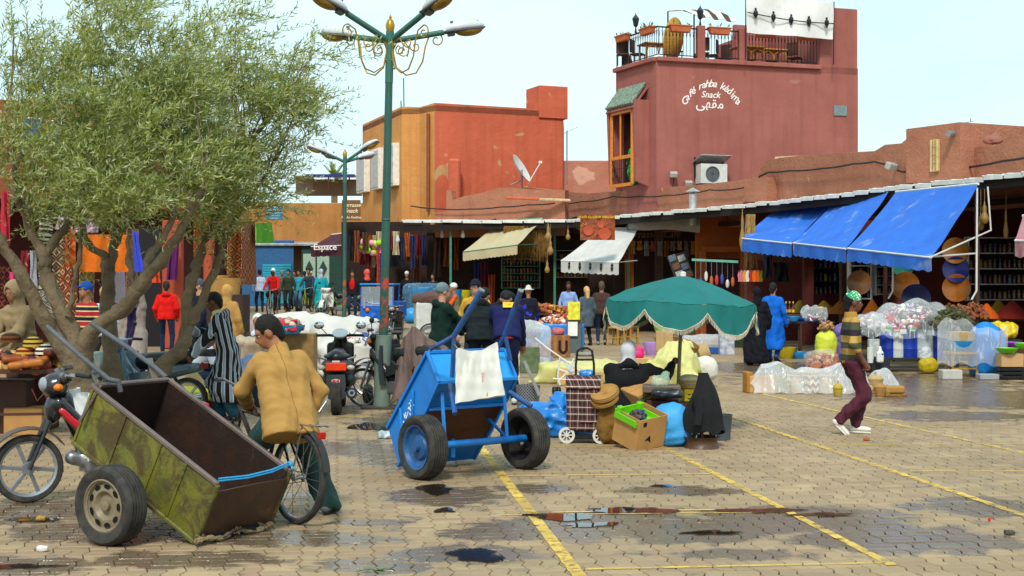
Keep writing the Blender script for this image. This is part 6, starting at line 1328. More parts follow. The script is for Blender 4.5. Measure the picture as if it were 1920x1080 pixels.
def heap(label,pos,rx,ry,h,m_,n,sz,seed,name='goods_heap',cat='goods'):
 rs=random.Random(seed);m=MB()
 for _ in range(n):
  a,q=rs.uniform(0,6.28),rs.random()**.5;z=h*(1-q*q)*rs.uniform(.55,1.0);s_=rs.uniform(.6,1.3)*sz;c=(rx*q*cos(a),ry*q*sin(a),z)
  if rs.random()<.55:m.box(c,(s_*rs.uniform(.7,1.6),s_,s_*rs.uniform(.4,1)),rotm(rs.uniform(-.5,.5),rs.uniform(-.5,.5),rs.uniform(0,3)),s_*.2)
  else:m.sphere(c,s_*.55,7,5)
 o=m.build(name,m_);o.location=pos;tag(o,label,cat);o['kind']='stuff';return o
def drape(name,label,cat,fn,nu,nv,m_,th=.01):m=MB();m.sheet(fn,nu,nv,th);return tag(wp(name,m,m_),label,cat)
def tarp(label,prims,m_,seed=1,amp=.03,freq=8,vox=.035,pos=(0,0,0),cat='tarpaulin',name='tarpaulin',k=.10,an=(1,1,.7)):
 fa,fb_=folds(amp*.7,freq,an,seed),crease(amp*.9,freq*1.1,seed,an);o=solid_obj(name,prims,vox,m_,None,k=k,disp=lambda X,Y,Z:fa(X,Y,Z)+fb_(X,Y,Z),cut=lambda F_,X,Y,Z:np.maximum(F_,-Z));o.location=pos;return tag(o,label,cat)
WHITET=mat('tarp_white','#c4c1ba',.55,.12,3,.6,18,spec=.4);YELT=mat('tarp_yellow','#d9d58a',.5,.12,3,.5,20,trans=.2);BLUET=mat('tarp_blue','#1778c8',.35,.2,4,.9,14,spec=.5);PLAST=plastic('clear_plastic','#eef4f6',.12);PLASTW=plastic('milky_plastic','#eef2f4',.6,.25)
# umbrella
UY=16.0;ub=GX(1268,UY);U=thing('parasol','teal green market parasol with pale fringe, its pole held by seated woman','parasol',ub,0,rot=(0,R(2.6),.2))
TEAL=mat('teal_cloth','#1a726f',.75,.12,4,.15,90,trans=.12);NR=8;Ru=.91
def can(u,v):
 a=2*pi*u;r=Ru*v;seg_=(u*NR)%1;sag=sin(pi*seg_);rr=r*(1-.045*sag*v);return Vector((rr*cos(a),rr*sin(a),1.83-.30*(v**1.35)-.035*sag*v+(.010*sin(9*a+7*v)+.008*sin(23*a-9*v)*sin(pi*seg_)+.006*sin(31*v+5*a))*v))
for i in range(NR):
 m=MB();m.sheet(lambda u,v:can((i+u)/NR,.02+.98*v),8,8,.006);po=m.build('canopy_panel',TEAL,U)
 def val(u,v):
  p=can((i+u)/NR,1.0);d=Vector((p.x,p.y,0)).normalized();L=(.10+.20*sin(pi*u)**.75)*(1+.12*sin(2.3*i+1));return p+d*(.02*v+.014*sin(19*u+i)*v)-Vector((0,0,L*v+.004))
 m=MB();m.sheet(val,14,5,.005);vo=m.build('valance',TEAL,U);m=MB();rs=random.Random(i)
 for k in range(70):
  u=(k+.5)/70;e=val(u,1.0);m.tube([e,e+Vector((rs.uniform(-.006,.006),rs.uniform(-.006,.006),-.05))],.0035,3,False)
 m.tube([val(k/16,1.0)for k in range(17)],.006,5);fo_=m.build('fringe',mat('fringe','#cfc4ae',.9,.2),vo);fo_['kind']='stuff'
 a=2*pi*i/NR;m=MB();m.tube([can(i/NR,.05)-Vector((0,0,.02)),can(i/NR,.5)-Vector((0,0,.02)),can(i/NR,1)-Vector((0,0,.02))],.007,5);m.tube([(0,0,1.35),can(i/NR,.5)-Vector((0,0,.03))],.006,5);m.build('rib',WHITEM,U)
m=MB();m.tube([(0,0,0),(0,0,1.83)],.022,10);m.build('pole',mat('pole_wood','#8a7a60',.6,.3,20),U);m=MB();m.lathe([(.035,1.81),(.035,1.87),(.02,1.88),(.001,1.885)],12);m.build('cap',mat('white_plastic','#dcdcd6',.4),U)
# trolley
tp_=G(1096,832);tr=thing('shopping_trolley','tartan shopping trolley with black handle and cream spoked wheel','shopping trolley',(tp_.x,tp_.y+.12,0),R(-8))
PLAID=mat('plaid','#5a4038',.85,.08,pat=plaid(.085,.075,[(0,'#2a1c22'),(.3,'#6a3a34'),(.5,'#c8b8a4'),(.6,'#3a2838'),(.85,'#8a5440')],[(0,'#221a20'),(.35,'#57302c'),(.55,'#e0d4c2'),(.68,'#4a2c2e')]))
solid_obj('bag',[('b',(0,0,.42),(.185,.12,.29),None,.04)],.018,PLAID,tr,disp=folds(.006,14,(1,1,1),3));m=MB();m.sheet(lambda u,v:(-.19+.38*u,-.13-.012+.14*v,.60+.13*sin(pi*.5*min(1,v*1.6))+.005*sin(9*u)),10,8,.01);m.build('flap',PLAID,tr);m=MB();m.box((.07,-.126,.36),(.20,.02,.26),bev=.008);m.build('pocket',PLAID,tr)
m=MB();m.tube([(-.10,.13,.1),(-.10,.12,.85),(-.08,.10,1.0),(-.03,.10,1.03),(.03,.10,1.03),(.08,.10,1.0),(.10,.12,.85),(.10,.13,.1)],.013,8);m.tube([(-.10,.115,.9),(.10,.115,.9)],.012,6);m.build('handle',BLACKP,tr);m=MB();m.box((0,.02,.07),(.34,.2,.05));m.build('base',BLACKP,tr)
for x in(-.2,.17):
 m=MB();M_=axisM((x+.02,-.10,.088),(0.2,-1,0));m.lathe([(.088,-.015),(.088,.015),(.062,.015),(.062,-.015),(.088,-.015)],22,M_,False);m.lathe([(.02,-.02),(.02,.022),(.001,.022)],10,M_)
 for i in range(8):b=MB();b.bar((.015*cos(i*pi/4),.015*sin(i*pi/4),.0),(.065*cos(i*pi/4),.065*sin(i*pi/4),0),.014,.012);m.add(b.v,b.f,M_)
 m.build('wheel',mat('wheel_cream','#d8d2c2',.5,.1),tr)
# cartons, sacks and baskets round the seated seller
TILT=tuple((Matrix.Rotation(R(17),3,'X')@Matrix.Rotation(R(6),3,'Y')@Matrix.Rotation(R(38),3,'Z')).to_euler());bx=G(1198,842);cb=carton('open cardboard box with a lime green tray inside, standing tilted on a flap',(bx.x,bx.y+.16,.05),(.40,.37,.36),rot=TILT,open_=True)
m=MB();m.box((.0,-.20,-.03),(.38,.010,.08),rotm(.35));m.box((.205,.0,-.03),(.010,.35,.08),rotm(0,-.3));m.build('flap',KRAFT,cb);m=MB();m.prism([(-.035,-.05),(.035,0),(-.035,.05),(-.02,0)],.002,Matrix.Translation((-.04,-.1895,.13))@Matrix.Rotation(pi/2,4,'X')@Matrix.Rotation(1.2,4,'Z'));m.build('printed_mark',mat('black_print','#101010'),cb);MB().box((-.12,-.189,.30),(.05,.003,.05)).build('printed_mark',mat('black_print'),cb);m=MB();m.box((.2045,-.05,.08),(.003,.10,.06));m.build('label',mat('paper_white','#dad6cc',.8),cb)
gt=thing('plastic_tray','lime green plastic tray sitting inside the open cardboard box','tray',(bx.x-.02,bx.y+.05,.295),R(36),rot=TILT)
m=MB();m.box((0,0,.02),(.35,.32,.015));m.build('base',GREENPL,gt)
for c,s_ in(((0,.155,.06),(.36,.015,.10)),((0,-.155,.03),(.36,.015,.05)),((.17,0,.045),(.015,.32,.07)),((-.17,0,.045),(.015,.32,.07)),((-.14,.12,.08),(.06,.06,.12)),((.14,.12,.08),(.06,.06,.12))):m=MB();m.box(c,s_,bev=.005);m.build('side',GREENPL,gt)
heap('dark scraps of cloth and a purse lying in the lime green tray',(bx.x-.02,bx.y+.02,.335),.10,.09,.07,conf('scrap',['#3a2018','#5a3a2a','#2a4a7a','#20201e']),26,.05,5)
b2_=G(1200,800);c2_=carton('closed fruit carton with red and green print lying tilted behind the open box',(b2_.x,b2_.y-.95,.36),(.44,.36,.25),rot=(R(14),R(-22),R(28)))
t_=text_mb('ARIEL',.10,.001,.1,.004);xf(t_,Matrix.Translation((-.02,-.186,.14))@Matrix.Rotation(pi,4,'Y'));t_.build('lettering',mat('print_red','#c23a22'),c2_);m=MB();m.box((0,-.1845,.215),(.42,.002,.03));m.box((.224,0,.215),(.002,.33,.03));m.build('green_band',mat('print_green','#4f7a4a'),c2_);m=MB()
for i in range(9):a=i*.7;m.prism([(0,0),(.025,.012),(.06,0),(.025,-.012)],.001,Matrix.Translation((.09,-.1852,.07))@Matrix.Rotation(pi/2,4,'X')@Matrix.Rotation(a,4,'Z'))
m.build('leaf_print',mat('print_green'),c2_)
p=G(1262,838);sack('bright blue woven sack with violet stripe, full and slumped by the open box',(p.x,p.y+.12,0),(.21,.19,.235),mat('sack_blue','#3f9fe0',.5,.12,6,.5,60,pat=bands(0,2.0,[(0,'#3f9fe0'),(.565,'#8a7fd0'),(.578,'#3f9fe0'),(.585,'#8a7fd0'),(.592,'#3f9fe0')],off=1.0)),4,amp=.022)
p=G(1140,832);sack('brown cloth sack standing between trolley and open box',(p.x+.02,p.y+.02,0),(.14,.13,.22),mat('sack_brown','#7d5a24',.9,.3,9,.4),6,amp=.018)
for k,(dz,r,lb)in enumerate(((.47,.155,'round woven basket lid tilted on the brown sack, lower one'),(.53,.16,'round woven basket lid tilted on the brown sack, upper one'))):
 m=MB();m.lathe([(.001,.03),(r*.8,.035),(r*.97,.05),(r,.03),(r*.97,0),(r*.8,.012),(.001,.01)],26,None,False);o=m.build('woven_tray',STRAW);o.location=(p.x-.03,p.y-.06,dz);o.rotation_euler=(R(24),R(-20),0);tag(o,lb,'basket lid')
p=G(1320,843);t=thing('wheel_rim_stove','rusty old wheel rim standing on the paving as a stove','stove',(p.x,p.y+.18,0));m=MB();m.lathe([(.19,0),(.175,.02),(.165,.05),(.165,.08),(.18,.105),(.195,.12),(.185,.12),(.155,.085),(.15,.03),(.02,.05),(.02,.30),(.001,.3)],28,None,False);m.build('rim',rust_mat('rust_rim','#5a3a28','#46301f',lvl=.5),t)
m=MB()
for a in(0,2.1,4.2):m.tube([(.16*cos(a),.16*sin(a),.11),(.02*cos(a),.02*sin(a),.33)],.005,5)
m.build('wires',STEEL,t)
def coatf(u,v):
 a=2*pi*u;r=(.045+.125*min(1,v*1.5)**.8+.025*v)*(1+.16*sin(4*a+2*v)*v+.10*sin(9*a+1)*v);z=.66-.60*v-.03*sin(5*a)*v;return(p.x+.02+r*cos(a)*1.0+.02*sin(6*v),p.y+.2+r*sin(a)*.7,.10+z+.03*(v<.02))
m=MB();m.sheet(coatf,44,16,.012);m.sphere((p.x+.02,p.y+.2,.735),(.062,.05,.05),12,8);m.tube([(p.x-.08,p.y+.03,.56),(p.x-.05,p.y-.0,.42),(p.x-.07,p.y-.02,.26)],[.05,.045,.04],8);o=tag(wp('coat',m,mat('coat_black','#17171a',.9,.3,8,.3)),'black coat hung in a tall cone over the wheel rim stove','coat')
p=G(1352,826);t=thing('bucket','dark grey bucket standing behind the black coat','bucket',(p.x,p.y+.1,0));m=MB();m.lathe([(.001,0),(.115,0),(.14,.27),(.148,.28),(.135,.28),(.11,.012),(.001,.012)],20,None,False);m.build('pail',mat('bucket_grey','#4a5258',.5),t)
p=G(1285,800);o=carton('small yellow printed box under the round basket',(p.x,p.y-.5,.36),(.2,.16,.14),R(12),m_=mat('box_yellow','#e3c62a',.7,.1));m=MB();[m.box((-.05+.05*i,-.0845,.03+.05*j),(.035,.002,.012))for i in range(3)for j in range(2)];m.build('print',mat('black_print'),o)
box_thing('crate','low wooden crate that carries the yellow box','crate',(p.x,p.y-.45,0),(.34,.3,.35),DKW,R(12))
b=basket('round basket with pale cloth cover on the yellow box',(p.x-.01,p.y-.5,.515),.15,.09,STRAWP);solid_obj('cloth',[('e',(0,0,.10),(.135,.135,.055))],.016,mat('cloth_cream','#d2c298',.9,.15),b,disp=folds(.01,30,(1,1,1),2))
p=G(1306,800);tt=thing('woven_tray','shallow round woven tray behind the black coat','tray',(p.x+.03,p.y+.3,.40));m=MB();m.lathe([(.001,.01),(.19,.01),(.2,.05),(.19,.05),(.17,.02),(.001,.02)],22,None,False);m.build('basket',STRAW,tt)
box_thing('crate','wooden crate under the shallow woven tray','crate',(p.x+.03,p.y+.3,0),(.32,.3,.395),DKW,.2)
for i in range(7):
 m=MB();w_=.13-.004*i;m.sheet(lambda u,v:((u-.5)*2*w_,(v-.5)*.2,.006*sin(7*u+i)+.01*abs(u-.5)),8,3,.014);o=m.build('woven_mat',STRAW if i%2 else STRAWD);o.location=(p.x+.03+.008*(i%3),p.y+.28,.445+.021*i);o.rotation_euler=(0,.03*((i%3)-1),.25*(i%4));tag(o,'flat woven mat in the pile on the shallow tray','mat','flat woven mats piled on the tray')
sack('small pale green plastic bag tied at the neck beside the parasol pole',W(1238,724,15.2),(.10,.08,.055),plastic('bag_green','#bfe0c8',.75,.3),7,'plastic_bag','bag',.018,.014,parts=[('c',(.04,0,.08),(.07,0,.13),.035,.02),('e',(.075,0,.14),(.03,.02,.018))]);box_thing('board','grey board across crates beneath the pale green bag','board',W(1240,735,15.25),(.42,.35,.08),mat('board_grey','#6a5d50',.9),-.1);box_thing('crate','dark crate holding up the grey board','crate',GX(1240,15.3),(.36,.3,.44),DKW)
sack('black plastic sheet bundled over the board',W(1250,746,15.05),(.17,.1,.045),mat('bin_black','#23262c',.3,.2,spec=.6),5,'black_bag','bag',.015,.015)
YT_=[('b',(-.55,.0,.09),(.62,.32,.09),None,.06),('e',(.2,.1,.12),(.4,.3,.14))]
tarp('pale yellow tarpaulin spread low over boxes left of the seated woman',[('b',(0,0,.16),(.68,.4,.17),None,.07),('c',(-.6,-.2,.10),(-.85,-.35,.02),.13,.04),('e',(.35,.1,.24),(.4,.3,.16)),('e',(-.3,.1,.24),(.35,.25,.12))],YELT,3,.03,8,.03,GX(1085,23.9))
tarp('pale yellow tarpaulin heaped over goods right of the parasol pole',[('e',(0,0,.34),(.42,.36,.36)),('e',(-.40,0,.2),(.36,.34,.26)),('c',(.12,-.1,.5),(.2,-.4,.06),.15,.16),('e',(.1,.1,.58),(.26,.26,.20))],YELT,9,.05,8,.03,GX(1268,22.4))
sack('round white sack leaning on the yellow heap',GX(1322,22.8)+Vector((0,0,.1)),(.21,.19,.21),mat('sack_white'),12,amp=.012)
b=basket('squashed straw basket on top of the yellow heap',W(1286,664,22.5),.16,.2,STRAWD,flare=.9);b.rotation_euler=(.3,.4,0);b=basket('tan basket lying on its side behind the white sack',W(1308,664,23),.14,.18,STRAWP);b.rotation_euler=(.2,1.2,.4)
t=thing('backpack','bright pink backpack standing behind the seated woman','backpack',W(1195,671,23.0));solid_obj('bag',[('b',(0,0,.09),(.11,.07,.10),None,.05),('e',(0,-.06,.06),(.08,.03,.055))],.012,mat('pink_bag','#e01878',.5,.15),t);m=MB();m.tube([(-.02,0,.185),(0,0,.22),(.02,0,.185)],.006,5);m.build('strap',mat('pink_bag'),t);box_thing('crate','flat crate under the pink backpack','crate',GX(1195,23.05),(.5,.4,W(1195,671,23.0).z),KRAFT2)
t=thing('wicker_chair','low pale wicker chair back behind the yellow heap','chair',GX(1246,24.0));m=MB();m.sheet(lambda u,v:(-.15+.3*u,.02*sin(pi*u),.55+.36*v),8,6,.03);m.build('backrest',STRAWP,t);m=MB();m.box((0,-.18,.5),(.32,.34,.05));m.build('seat',STRAWP,t)
for x in(-.13,.13):
 for y in(-.3,0):m=MB();m.tube([(x,y,0),(x,y,.5)],.02,6);m.build('leg',STRAWP,t)
for px,Y,sz,lb in((1066,23.3,(.40,.3,.28),'pale wooden box under the left end of yellow tarpaulin'),(1112,23.2,(.34,.24,.22),'small woven box beside the pale wooden box')):box_thing('wooden_box',lb,'box',GX(px,Y),sz,mat('box_wood','#c9a05a',.8,.2,9)if px<1100 else STRAWP)
st=thing('pushchair','folded white pushchair frame leaning by the shopping trolley','pushchair',GX(1075,17.6));s0=st.location;q=lambda px,py:W(px,py,17.5)-s0
for nm,pts in(('handle',[(1003,634),(1025,652),(1090,697)]),('frame',[(1050,670),(1046,705),(1050,722)]),('frame',[(1048,693),(1072,700),(1088,702)]),('frame',[(1046,716),(1068,694),(1076,672)]),('frame',[(1037,710),(1060,712),(1068,694)])):m=MB();m.tube([q(*p_)for p_ in pts],.012,7);m.build(nm,WHITEM,st)
m=MB();a,b_,c=q(1050,672),q(1078,694),q(1056,680);m.sheet(lambda u,v:a.lerp(b_,u)+Vector((.02*v,-.03,-.10*v*sin(pi*u)+.02*v)),8,4,.008);m.build('fabric',mat('cloth_pale','#c9d4dc',.8),st);m=MB();[m.lathe([(.03,-.02),(.055,-.02),(.06,0),(.055,.02),(.03,.02)],16,axisM(q(1042+dx,733),(1,.3,0)))for dx in(-2,5)];m.build('wheel',BLACKP,st)
o=tarp('crumpled bright blue tarpaulin heaped beside the plaid trolley',[('e',(0,0,.18),(.32,.25,.24)),('e',(-.22,-.05,.12),(.2,.2,.2)),('e',(.22,.1,.26),(.22,.2,.24)),('e',(.3,-.05,.12),(.25,.2,.16)),('e',(-.3,-.1,.05),(.15,.15,.1))],BLUET,5,.045,13,.02,GX(1028,15.5))
sack('small scrap of blue plastic on the trolley lid',W(1100,706,15.1),(.07,.05,.035),BLUET,4,'plastic_scrap','plastic',.015,.012)
p=GX(990,18.2);t=thing('mesh_bin','dark wire mesh bin behind the blue handcart','bin',p);m=MB();m.lathe([(.001,0),(.14,0),(.165,.38),(.15,.38),(.13,.02),(.001,.02)],24,None,False)
n=NT('mesh_bin');v=n.coord();o_=n.xyz(v);an_=n.math('ARCTAN2',o_[1],o_[0]);f1=n.math('PINGPONG',n.math('FRACT',n.math('ADD',n.math('MULTIPLY',an_,4),n.math('MULTIPLY',o_[2],24))),.5);f2=n.math('PINGPONG',n.math('FRACT',n.math('SUBTRACT',n.math('MULTIPLY',an_,4),n.math('MULTIPLY',o_[2],24))),.5);n.l(n.mix(n.math('LESS_THAN',n.math('MINIMUM',f1,f2),.13),lin('#26262a'),lin('#8a8d92')),n.b.inputs['Base Color']);m.build('basket',n.m,t)
m=MB();m.bar(W(983,677,18.0),W(1012,742,17.9),.05,.03);tag(wp('plank',m,mat('metal_plank','#8f8d88',.5,.2)),'grey metal bar leaning against the mesh bin','bar')
# baskets laid out under clear plastic
bp=lambda px,Y:GX(px,Y)
for px,kind,lb in((1402,'f','tan picture frame box at the left end of the basket row'),(1416,'b','open tan box at the left end of the basket row'),(1440,'b','plain straw box under plastic, second from the left'),(1463,'g','olive green woven box under plastic'),(1492,'h','round straw hamper under plastic left of the dark zigzag one'),(1521,'z','round straw hamper with dark zigzag pattern under plastic'),(1550,'h','round straw hamper under plastic right of the zigzag one')):
 P=bp(px,21.7);hh={'f':.33,'b':.27,'g':.28,'h':.25,'z':.30}[kind]
 if kind in 'fbg':o=box_thing('woven_box' if kind!='f' else 'wooden_tray',lb,'box',P,(.10 if kind=='f' else .24,.26,hh),{'f':mat('frame_wood','#a8701e',.6,.2),'b':KRAFT2,'g':weave('weave_green','#a8a05a','#8a8a4a')}[kind],.1)
 else:
  zz=mat('zigzag','#b48a5a',.8,.1,pat=lambda n,v,c:n.ramp(n.math('FRACT',n.math('ADD',n.math('MULTIPLY',n.xyz(v)[2],9),n.math('PINGPONG',n.math('MULTIPLY',n.xyz(v)[0],11),.5))),[(0,lin('#5a3a34')),(.45,lin('#c9a878'))],True));b=basket(lb,P,.13,hh,zz if kind=='z' else STRAWP,flare=.97)
  m=MB();m.lathe([(.135,hh),(.14,hh+.02),(.001,hh+.03)],20,None,False);m.build('lid',STRAWP,b)
a0,a1=bp(1408,21.55),bp(1625,21.55)
def shf(u,v):
 x=a0.x+(a1.x-a0.x)*u;e=abs(2*v-1);zt_=.40+.05*sin(9*u)+.03*sin(23*u+2);z=zt_*(1-max(0,e-.45)/.55*(.96))if e>.45 else zt_+.02*sin(14*u+9*v);edge=min(1,u/.10,(1-u)/.05);return Vector((x+.03*sin(11*v+5*u),21.3+.75*v+.03*sin(30*u)*e,max(.012,z*(.35+.65*edge)+.012*sin(37*u+13*v))))
m=MB();m.sheet(shf,60,18,.004);tag(wp('plastic_sheet',m,plastic('sheet_plastic','#f2f6f8',.34,.2)),'clear plastic sheet laid over the row of baskets on the paving','plastic sheet')
for px,Y,r,h,lb in((1641,21.6,.125,.20,'large round lidded straw pot in clear plastic right of the striped sweater'),(1650,20.9,.088,.12,'golden lidded straw pot in front of the large pot'),(1571,21.0,.075,.11,'small yellow straw pot left of the boy'),(1630,20.95,.07,.09,'pale small straw pot beside the golden pot')):basket(lb,bp(px,Y),r,h,{1641:STRAWP,1650:STRAW,1571:weave('weave_yel','#d8b83a'),1630:STRAWP}[px],True,.72)
t=thing('woven_box','long golden woven box on a tray at the right end of the baskets','basket',bp(1676,21.0));solid_obj('basket',[('b',(0,0,.10),(.16,.09,.06),None,.04)],.014,STRAW,t);m=MB();m.lathe([(.001,0),(.2,.0),(.22,.03),(.001,.04)],20,Matrix.Diagonal((1,.55,1,1)));m.build('tray',STRAW,t);b=basket('tiny golden straw pot beside the long box',bp(1663,20.95),.05,.06,STRAW,True)
q1=bp(1648,21.8);m=MB();m.sheet(lambda u,v:(q1.x-.25+.55*u,q1.y-.22+.5*v,max(.01,.02+.36*sin(pi*u*.8+.15)*sin(pi*v)+.02*sin(15*u+7*v))),20,14,.004);tag(wp('plastic_bag',m,plastic('sheet_plastic')),'clear plastic bag over the large lidded straw pot','plastic bag')
# right hand stall: barrels, bags, basins, sacks
DKM=mat('dark_metal','#26282c',.6,.3);tb=GX(1700,26.6)
table('long low black metal bench carrying the row of barrels',GX(1712,26.9),(1.7,.6),.28,DKM,R(-4))
for i,(px,col,r,lb)in enumerate(((1665,'#1638a8',.17,'blue barrel at the left end of the bench'),(1681,'#d6d8d4',.17,'white barrel between two blue barrels'),(1704,'#1638a8',.19,'wide blue barrel right of the white barrel'),(1732,'#c2cacc',.20,'pale grey barrel right of the wide blue barrel'),(1760,'#122f94',.18,'dark blue barrel at the right end of the bench'))):P=GX(px,26.85-.02*i);barrel(lb,(P.x,P.y,.28),r,.54 if i<4 else .62,col)
table('black metal trolley table heaped with wrapped soaps',GX(1632,27.0),(.62,.5),.86,DKM)
PK=conf('packets',['#d8d0c4','#b9322e','#2f6a3a','#e3dccb','#8a5a3a','#3a3f8a','#c79a4a','#d87aa0','#5a3a2a','#e8e4da','#7a4a9a']);NUT=conf('nuts',['#8a5a34','#a8784a','#6a4226','#b9905a']);HERB=conf('herbs',['#3a4a26','#4a3a20','#5a5a2e','#2e3a20'])
heap('heap of small wrapped soaps on the black trolley table',GX(1632,27)+Vector((0,0,.86)),.3,.22,.26,PK,150,.07,1);heap('wide heap of mixed dried goods on the barrels',GX(1705,26.9)+Vector((0,0,.86)),.72,.36,.50,PK,420,.085,2);heap('low heap of brown roots on the barrels at right',GX(1775,26.5)+Vector((0,0,.95)),.5,.36,.3,HERB,200,.08,3)
for px,rx,h,Y,lb in((1708,.85,.72,26.8,'clear plastic cover over the heap on the barrels'),(1632,.40,.42,27.0,'clear plastic cover over the soaps on the trolley table')):
 P=GX(px,Y);m=MB();m.sheet(lambda u,v:(P.x+rx*(2*u-1),P.y+.55*(2*v-1),.80+h*(1+.22*sin(7*u+1.5)-.1*sin(17*u+3*v))*(max(0,sin(pi*u))**.7)*(max(0,sin(pi*v))**.6)+.04*sin(13*u+5*v)-.1*(abs(2*v-1)>.95)),26,18,.004);tag(wp('plastic_cover',m,PLAST),lb,'plastic cover')
for i,(px,py,c,lb)in enumerate(((1664,622,'#3a9a3a','green price card on the blue barrel'),(1681,622,'#c22a3a','red price card on the white barrel'),(1693,626,'#d8d8d0','white price card beside the red one'),(1711,622,'#2f8f3f','green price card on the wide blue barrel'))):P=W(px,py,26.5);o=box_thing('price_card',lb,'price card',P,(.14,.015,.09),mat('card'+c,c,.6));m=MB();m.box((0,-.009,.03),(.10,.002,.02));m.build('print',mat('paper_white'),o)
sack('yellow mesh sack slung from a white bag in front of the barrels',GX(1741,26.1)+Vector((0,0,.02)),(.17,.14,.15),mat('mesh_yellow','#b8a012',.6,.25,20,.5),4,amp=.015);sack('white plastic bag above the yellow mesh sack',GX(1736,26.15)+Vector((0,0,.27)),(.11,.1,.12),PLASTW,8,'plastic_bag','bag',.03,.018)
P=GX(1850,25.2);sack('very large blue plastic sack with red strap beside the basin',P,(.34,.28,.52),mat('bag_blue','#1d7fd0',.4,.15,4,.3,20,pat=bands(0,3.0,[(0,'#1d7fd0'),(.548,'#7a3a6a'),(.556,'#1d7fd0')],off=1.5)),6,amp=.02,vox=.03)
P=GX(1803,25.2);table('rough wooden stand under the blue basin',P,(.55,.45),.48,mat('pine','#a8803a',.8,.25,10));bowl('shallow bright blue basin on the wooden stand',P+Vector((0,0,.48)),.31,.2,BLUEPL,'basin');basket('pale straw basket sitting in the blue basin',P+Vector((0,0,.60)),.27,.24,STRAWP,flare=.9);m=MB();m.sheet(lambda u,v:(P.x-.55+1.25*u,P.y-.33+.1*sin(5*u),.25+.75*v+.1*sin(6*u)*v+.04*sin(21*u+5*v)),26,14,.004);tag(wp('plastic_sheet',m,plastic('sheet_plastic')),'torn clear plastic hanging over the blue basin','plastic sheet')
for px,Y,sz,c,lb in((1782,24.7,(.36,.26,.17),'#b8b4ac','white foam block under the wooden stand'),(1855,24.6,(.42,.25,.10),'#9a9c9e','grey foam block in front of the blue sack')):box_thing('foam_block',lb,'block',GX(px,Y),sz,mat('foam'+c,c,.8,.12))
t=thing('plastic_crate','black plastic crate on the paving at far right','crate',GX(1893,24.6),R(3));[MB().box((0,y,.05+.07*k),(.46,.02,.05)).build('slat',BLACKP,t)for y in(-.15,.15)for k in range(3)];[MB().box((x,0,.05+.07*k),(.02,.3,.05)).build('slat',BLACKP,t)for x in(-.23,.23)for k in range(3)];MB().box((0,0,.015),(.46,.3,.02)).build('base',BLACKP,t)
carton('small pale carton standing on the black crate',GX(1893,24.6)+Vector((0,0,.235)),(.40,.28,.23),R(2),m_=KRAFT2);bowl('lime tray of dried fruit on the pale carton',GX(1888,24.5)+Vector((0,0,.485)),.20,.09,GREENPL,'tray');bowl('violet tray behind the lime tray',GX(1897,25.2)+Vector((0,0,.56)),.19,.09,mat('violet_plastic','#9a4ab8',.4),'tray');bowl('lime tray at the very right edge behind the wheel',GX(1921,24.6)+Vector((0,0,.56)),.18,.10,GREENPL,'tray')
box_thing('pallet_block','dark box under the violet and lime trays','box',GX(1908,25.3),(.7,.4,.56),DKW);wt=thing('hand_trolley','small hand trolley with a rubber wheel at the right edge','hand trolley',GX(1925,23.6));wheel(wt,(0,0,.22),(1,-.35,0),.22,.09,'cart',STEEL);m=MB();m.tube([(0,0,.22),(.35,.2,.3)],.03,6);m.box((.6,.3,.4),(.7,.5,.06));m.build('bed',DKM,wt)
sack('yellow cellophane bundle of packets on a stand',W(1880,636,25.6),(.29,.2,.17),mat('yel_pack','#d8b80a',.3,.4,16,.8,20,spec=.6),3,'wrapped_bundle','bundle',.035,.022);table('dark stand beneath the yellow bundle',GX(1880,25.6),(.6,.4),W(1880,636,25.6).z,DKM)
table('long dark counter at the back of the right stall',GX(1815,30.5),(3.6,.7),.95,DKW);
for i,(px,Y,c,r,h,lb)in enumerate(((1850,30.4,'#c2570e',.30,.34,'orange spice cone on the back counter'),(1898,30.4,'#7a1d12',.45,.40,'dark red spice cone on the back counter'),(1872,31.0,'#8a6a14',.34,.42,'ochre spice cone between orange and red ones'),(1635,31.5,'#c9650f',.28,.42,'tall orange spice cone behind the boy'),(1672,31.5,'#8a2414',.36,.36,'red spice cone behind the soaps'),(1545,35.5,'#b8801a',.36,.34,'ochre spice cone behind the dark counter'),(1500,36,'#6a5a1a',.34,.34,'olive spice cone near the grilles'),(1575,35.0,'#8a4a12',.34,.34,'brown spice cone near the second grille'))):m=MB();m.lathe([(r,0),(r*.96,.03),(r*.5,h*.55),(r*.12,h*.95),(.001,h)],22);o=m.build('spice_cone',mat('spice'+c,c,.95,.2,18,.3,90));o.location=GX(px,Y)+Vector((0,0,.95));tag(o,lb,'spice')
table('dark counter running behind the boy',GX(1650,31.6),(1.6,.7),.95,DKW);heap('brown nuts heaped on the back counter',GX(1790,30.4)+Vector((0,0,.95)),.5,.3,.34,NUT,240,.06,7);heap('reddish dried buds on the back counter',GX(1828,30)+Vector((0,0,.95)),.3,.25,.42,conf('buds',['#7a3a26','#a8583a','#8a6a3a']),160,.07,8);bowl('bright pink bowl among the dried goods',W(1812,606,28),.13,.10,mat('pink_bag'),'bowl');table('dark table of dried goods behind the basin',GX(1805,28.0),(1.5,.7),W(1812,606,28).z,DKM);heap('dark green herbs piled behind the basin',GX(1790,28)+Vector((0,0,W(1812,606,28).z)),.4,.25,.32,HERB,180,.07,9)
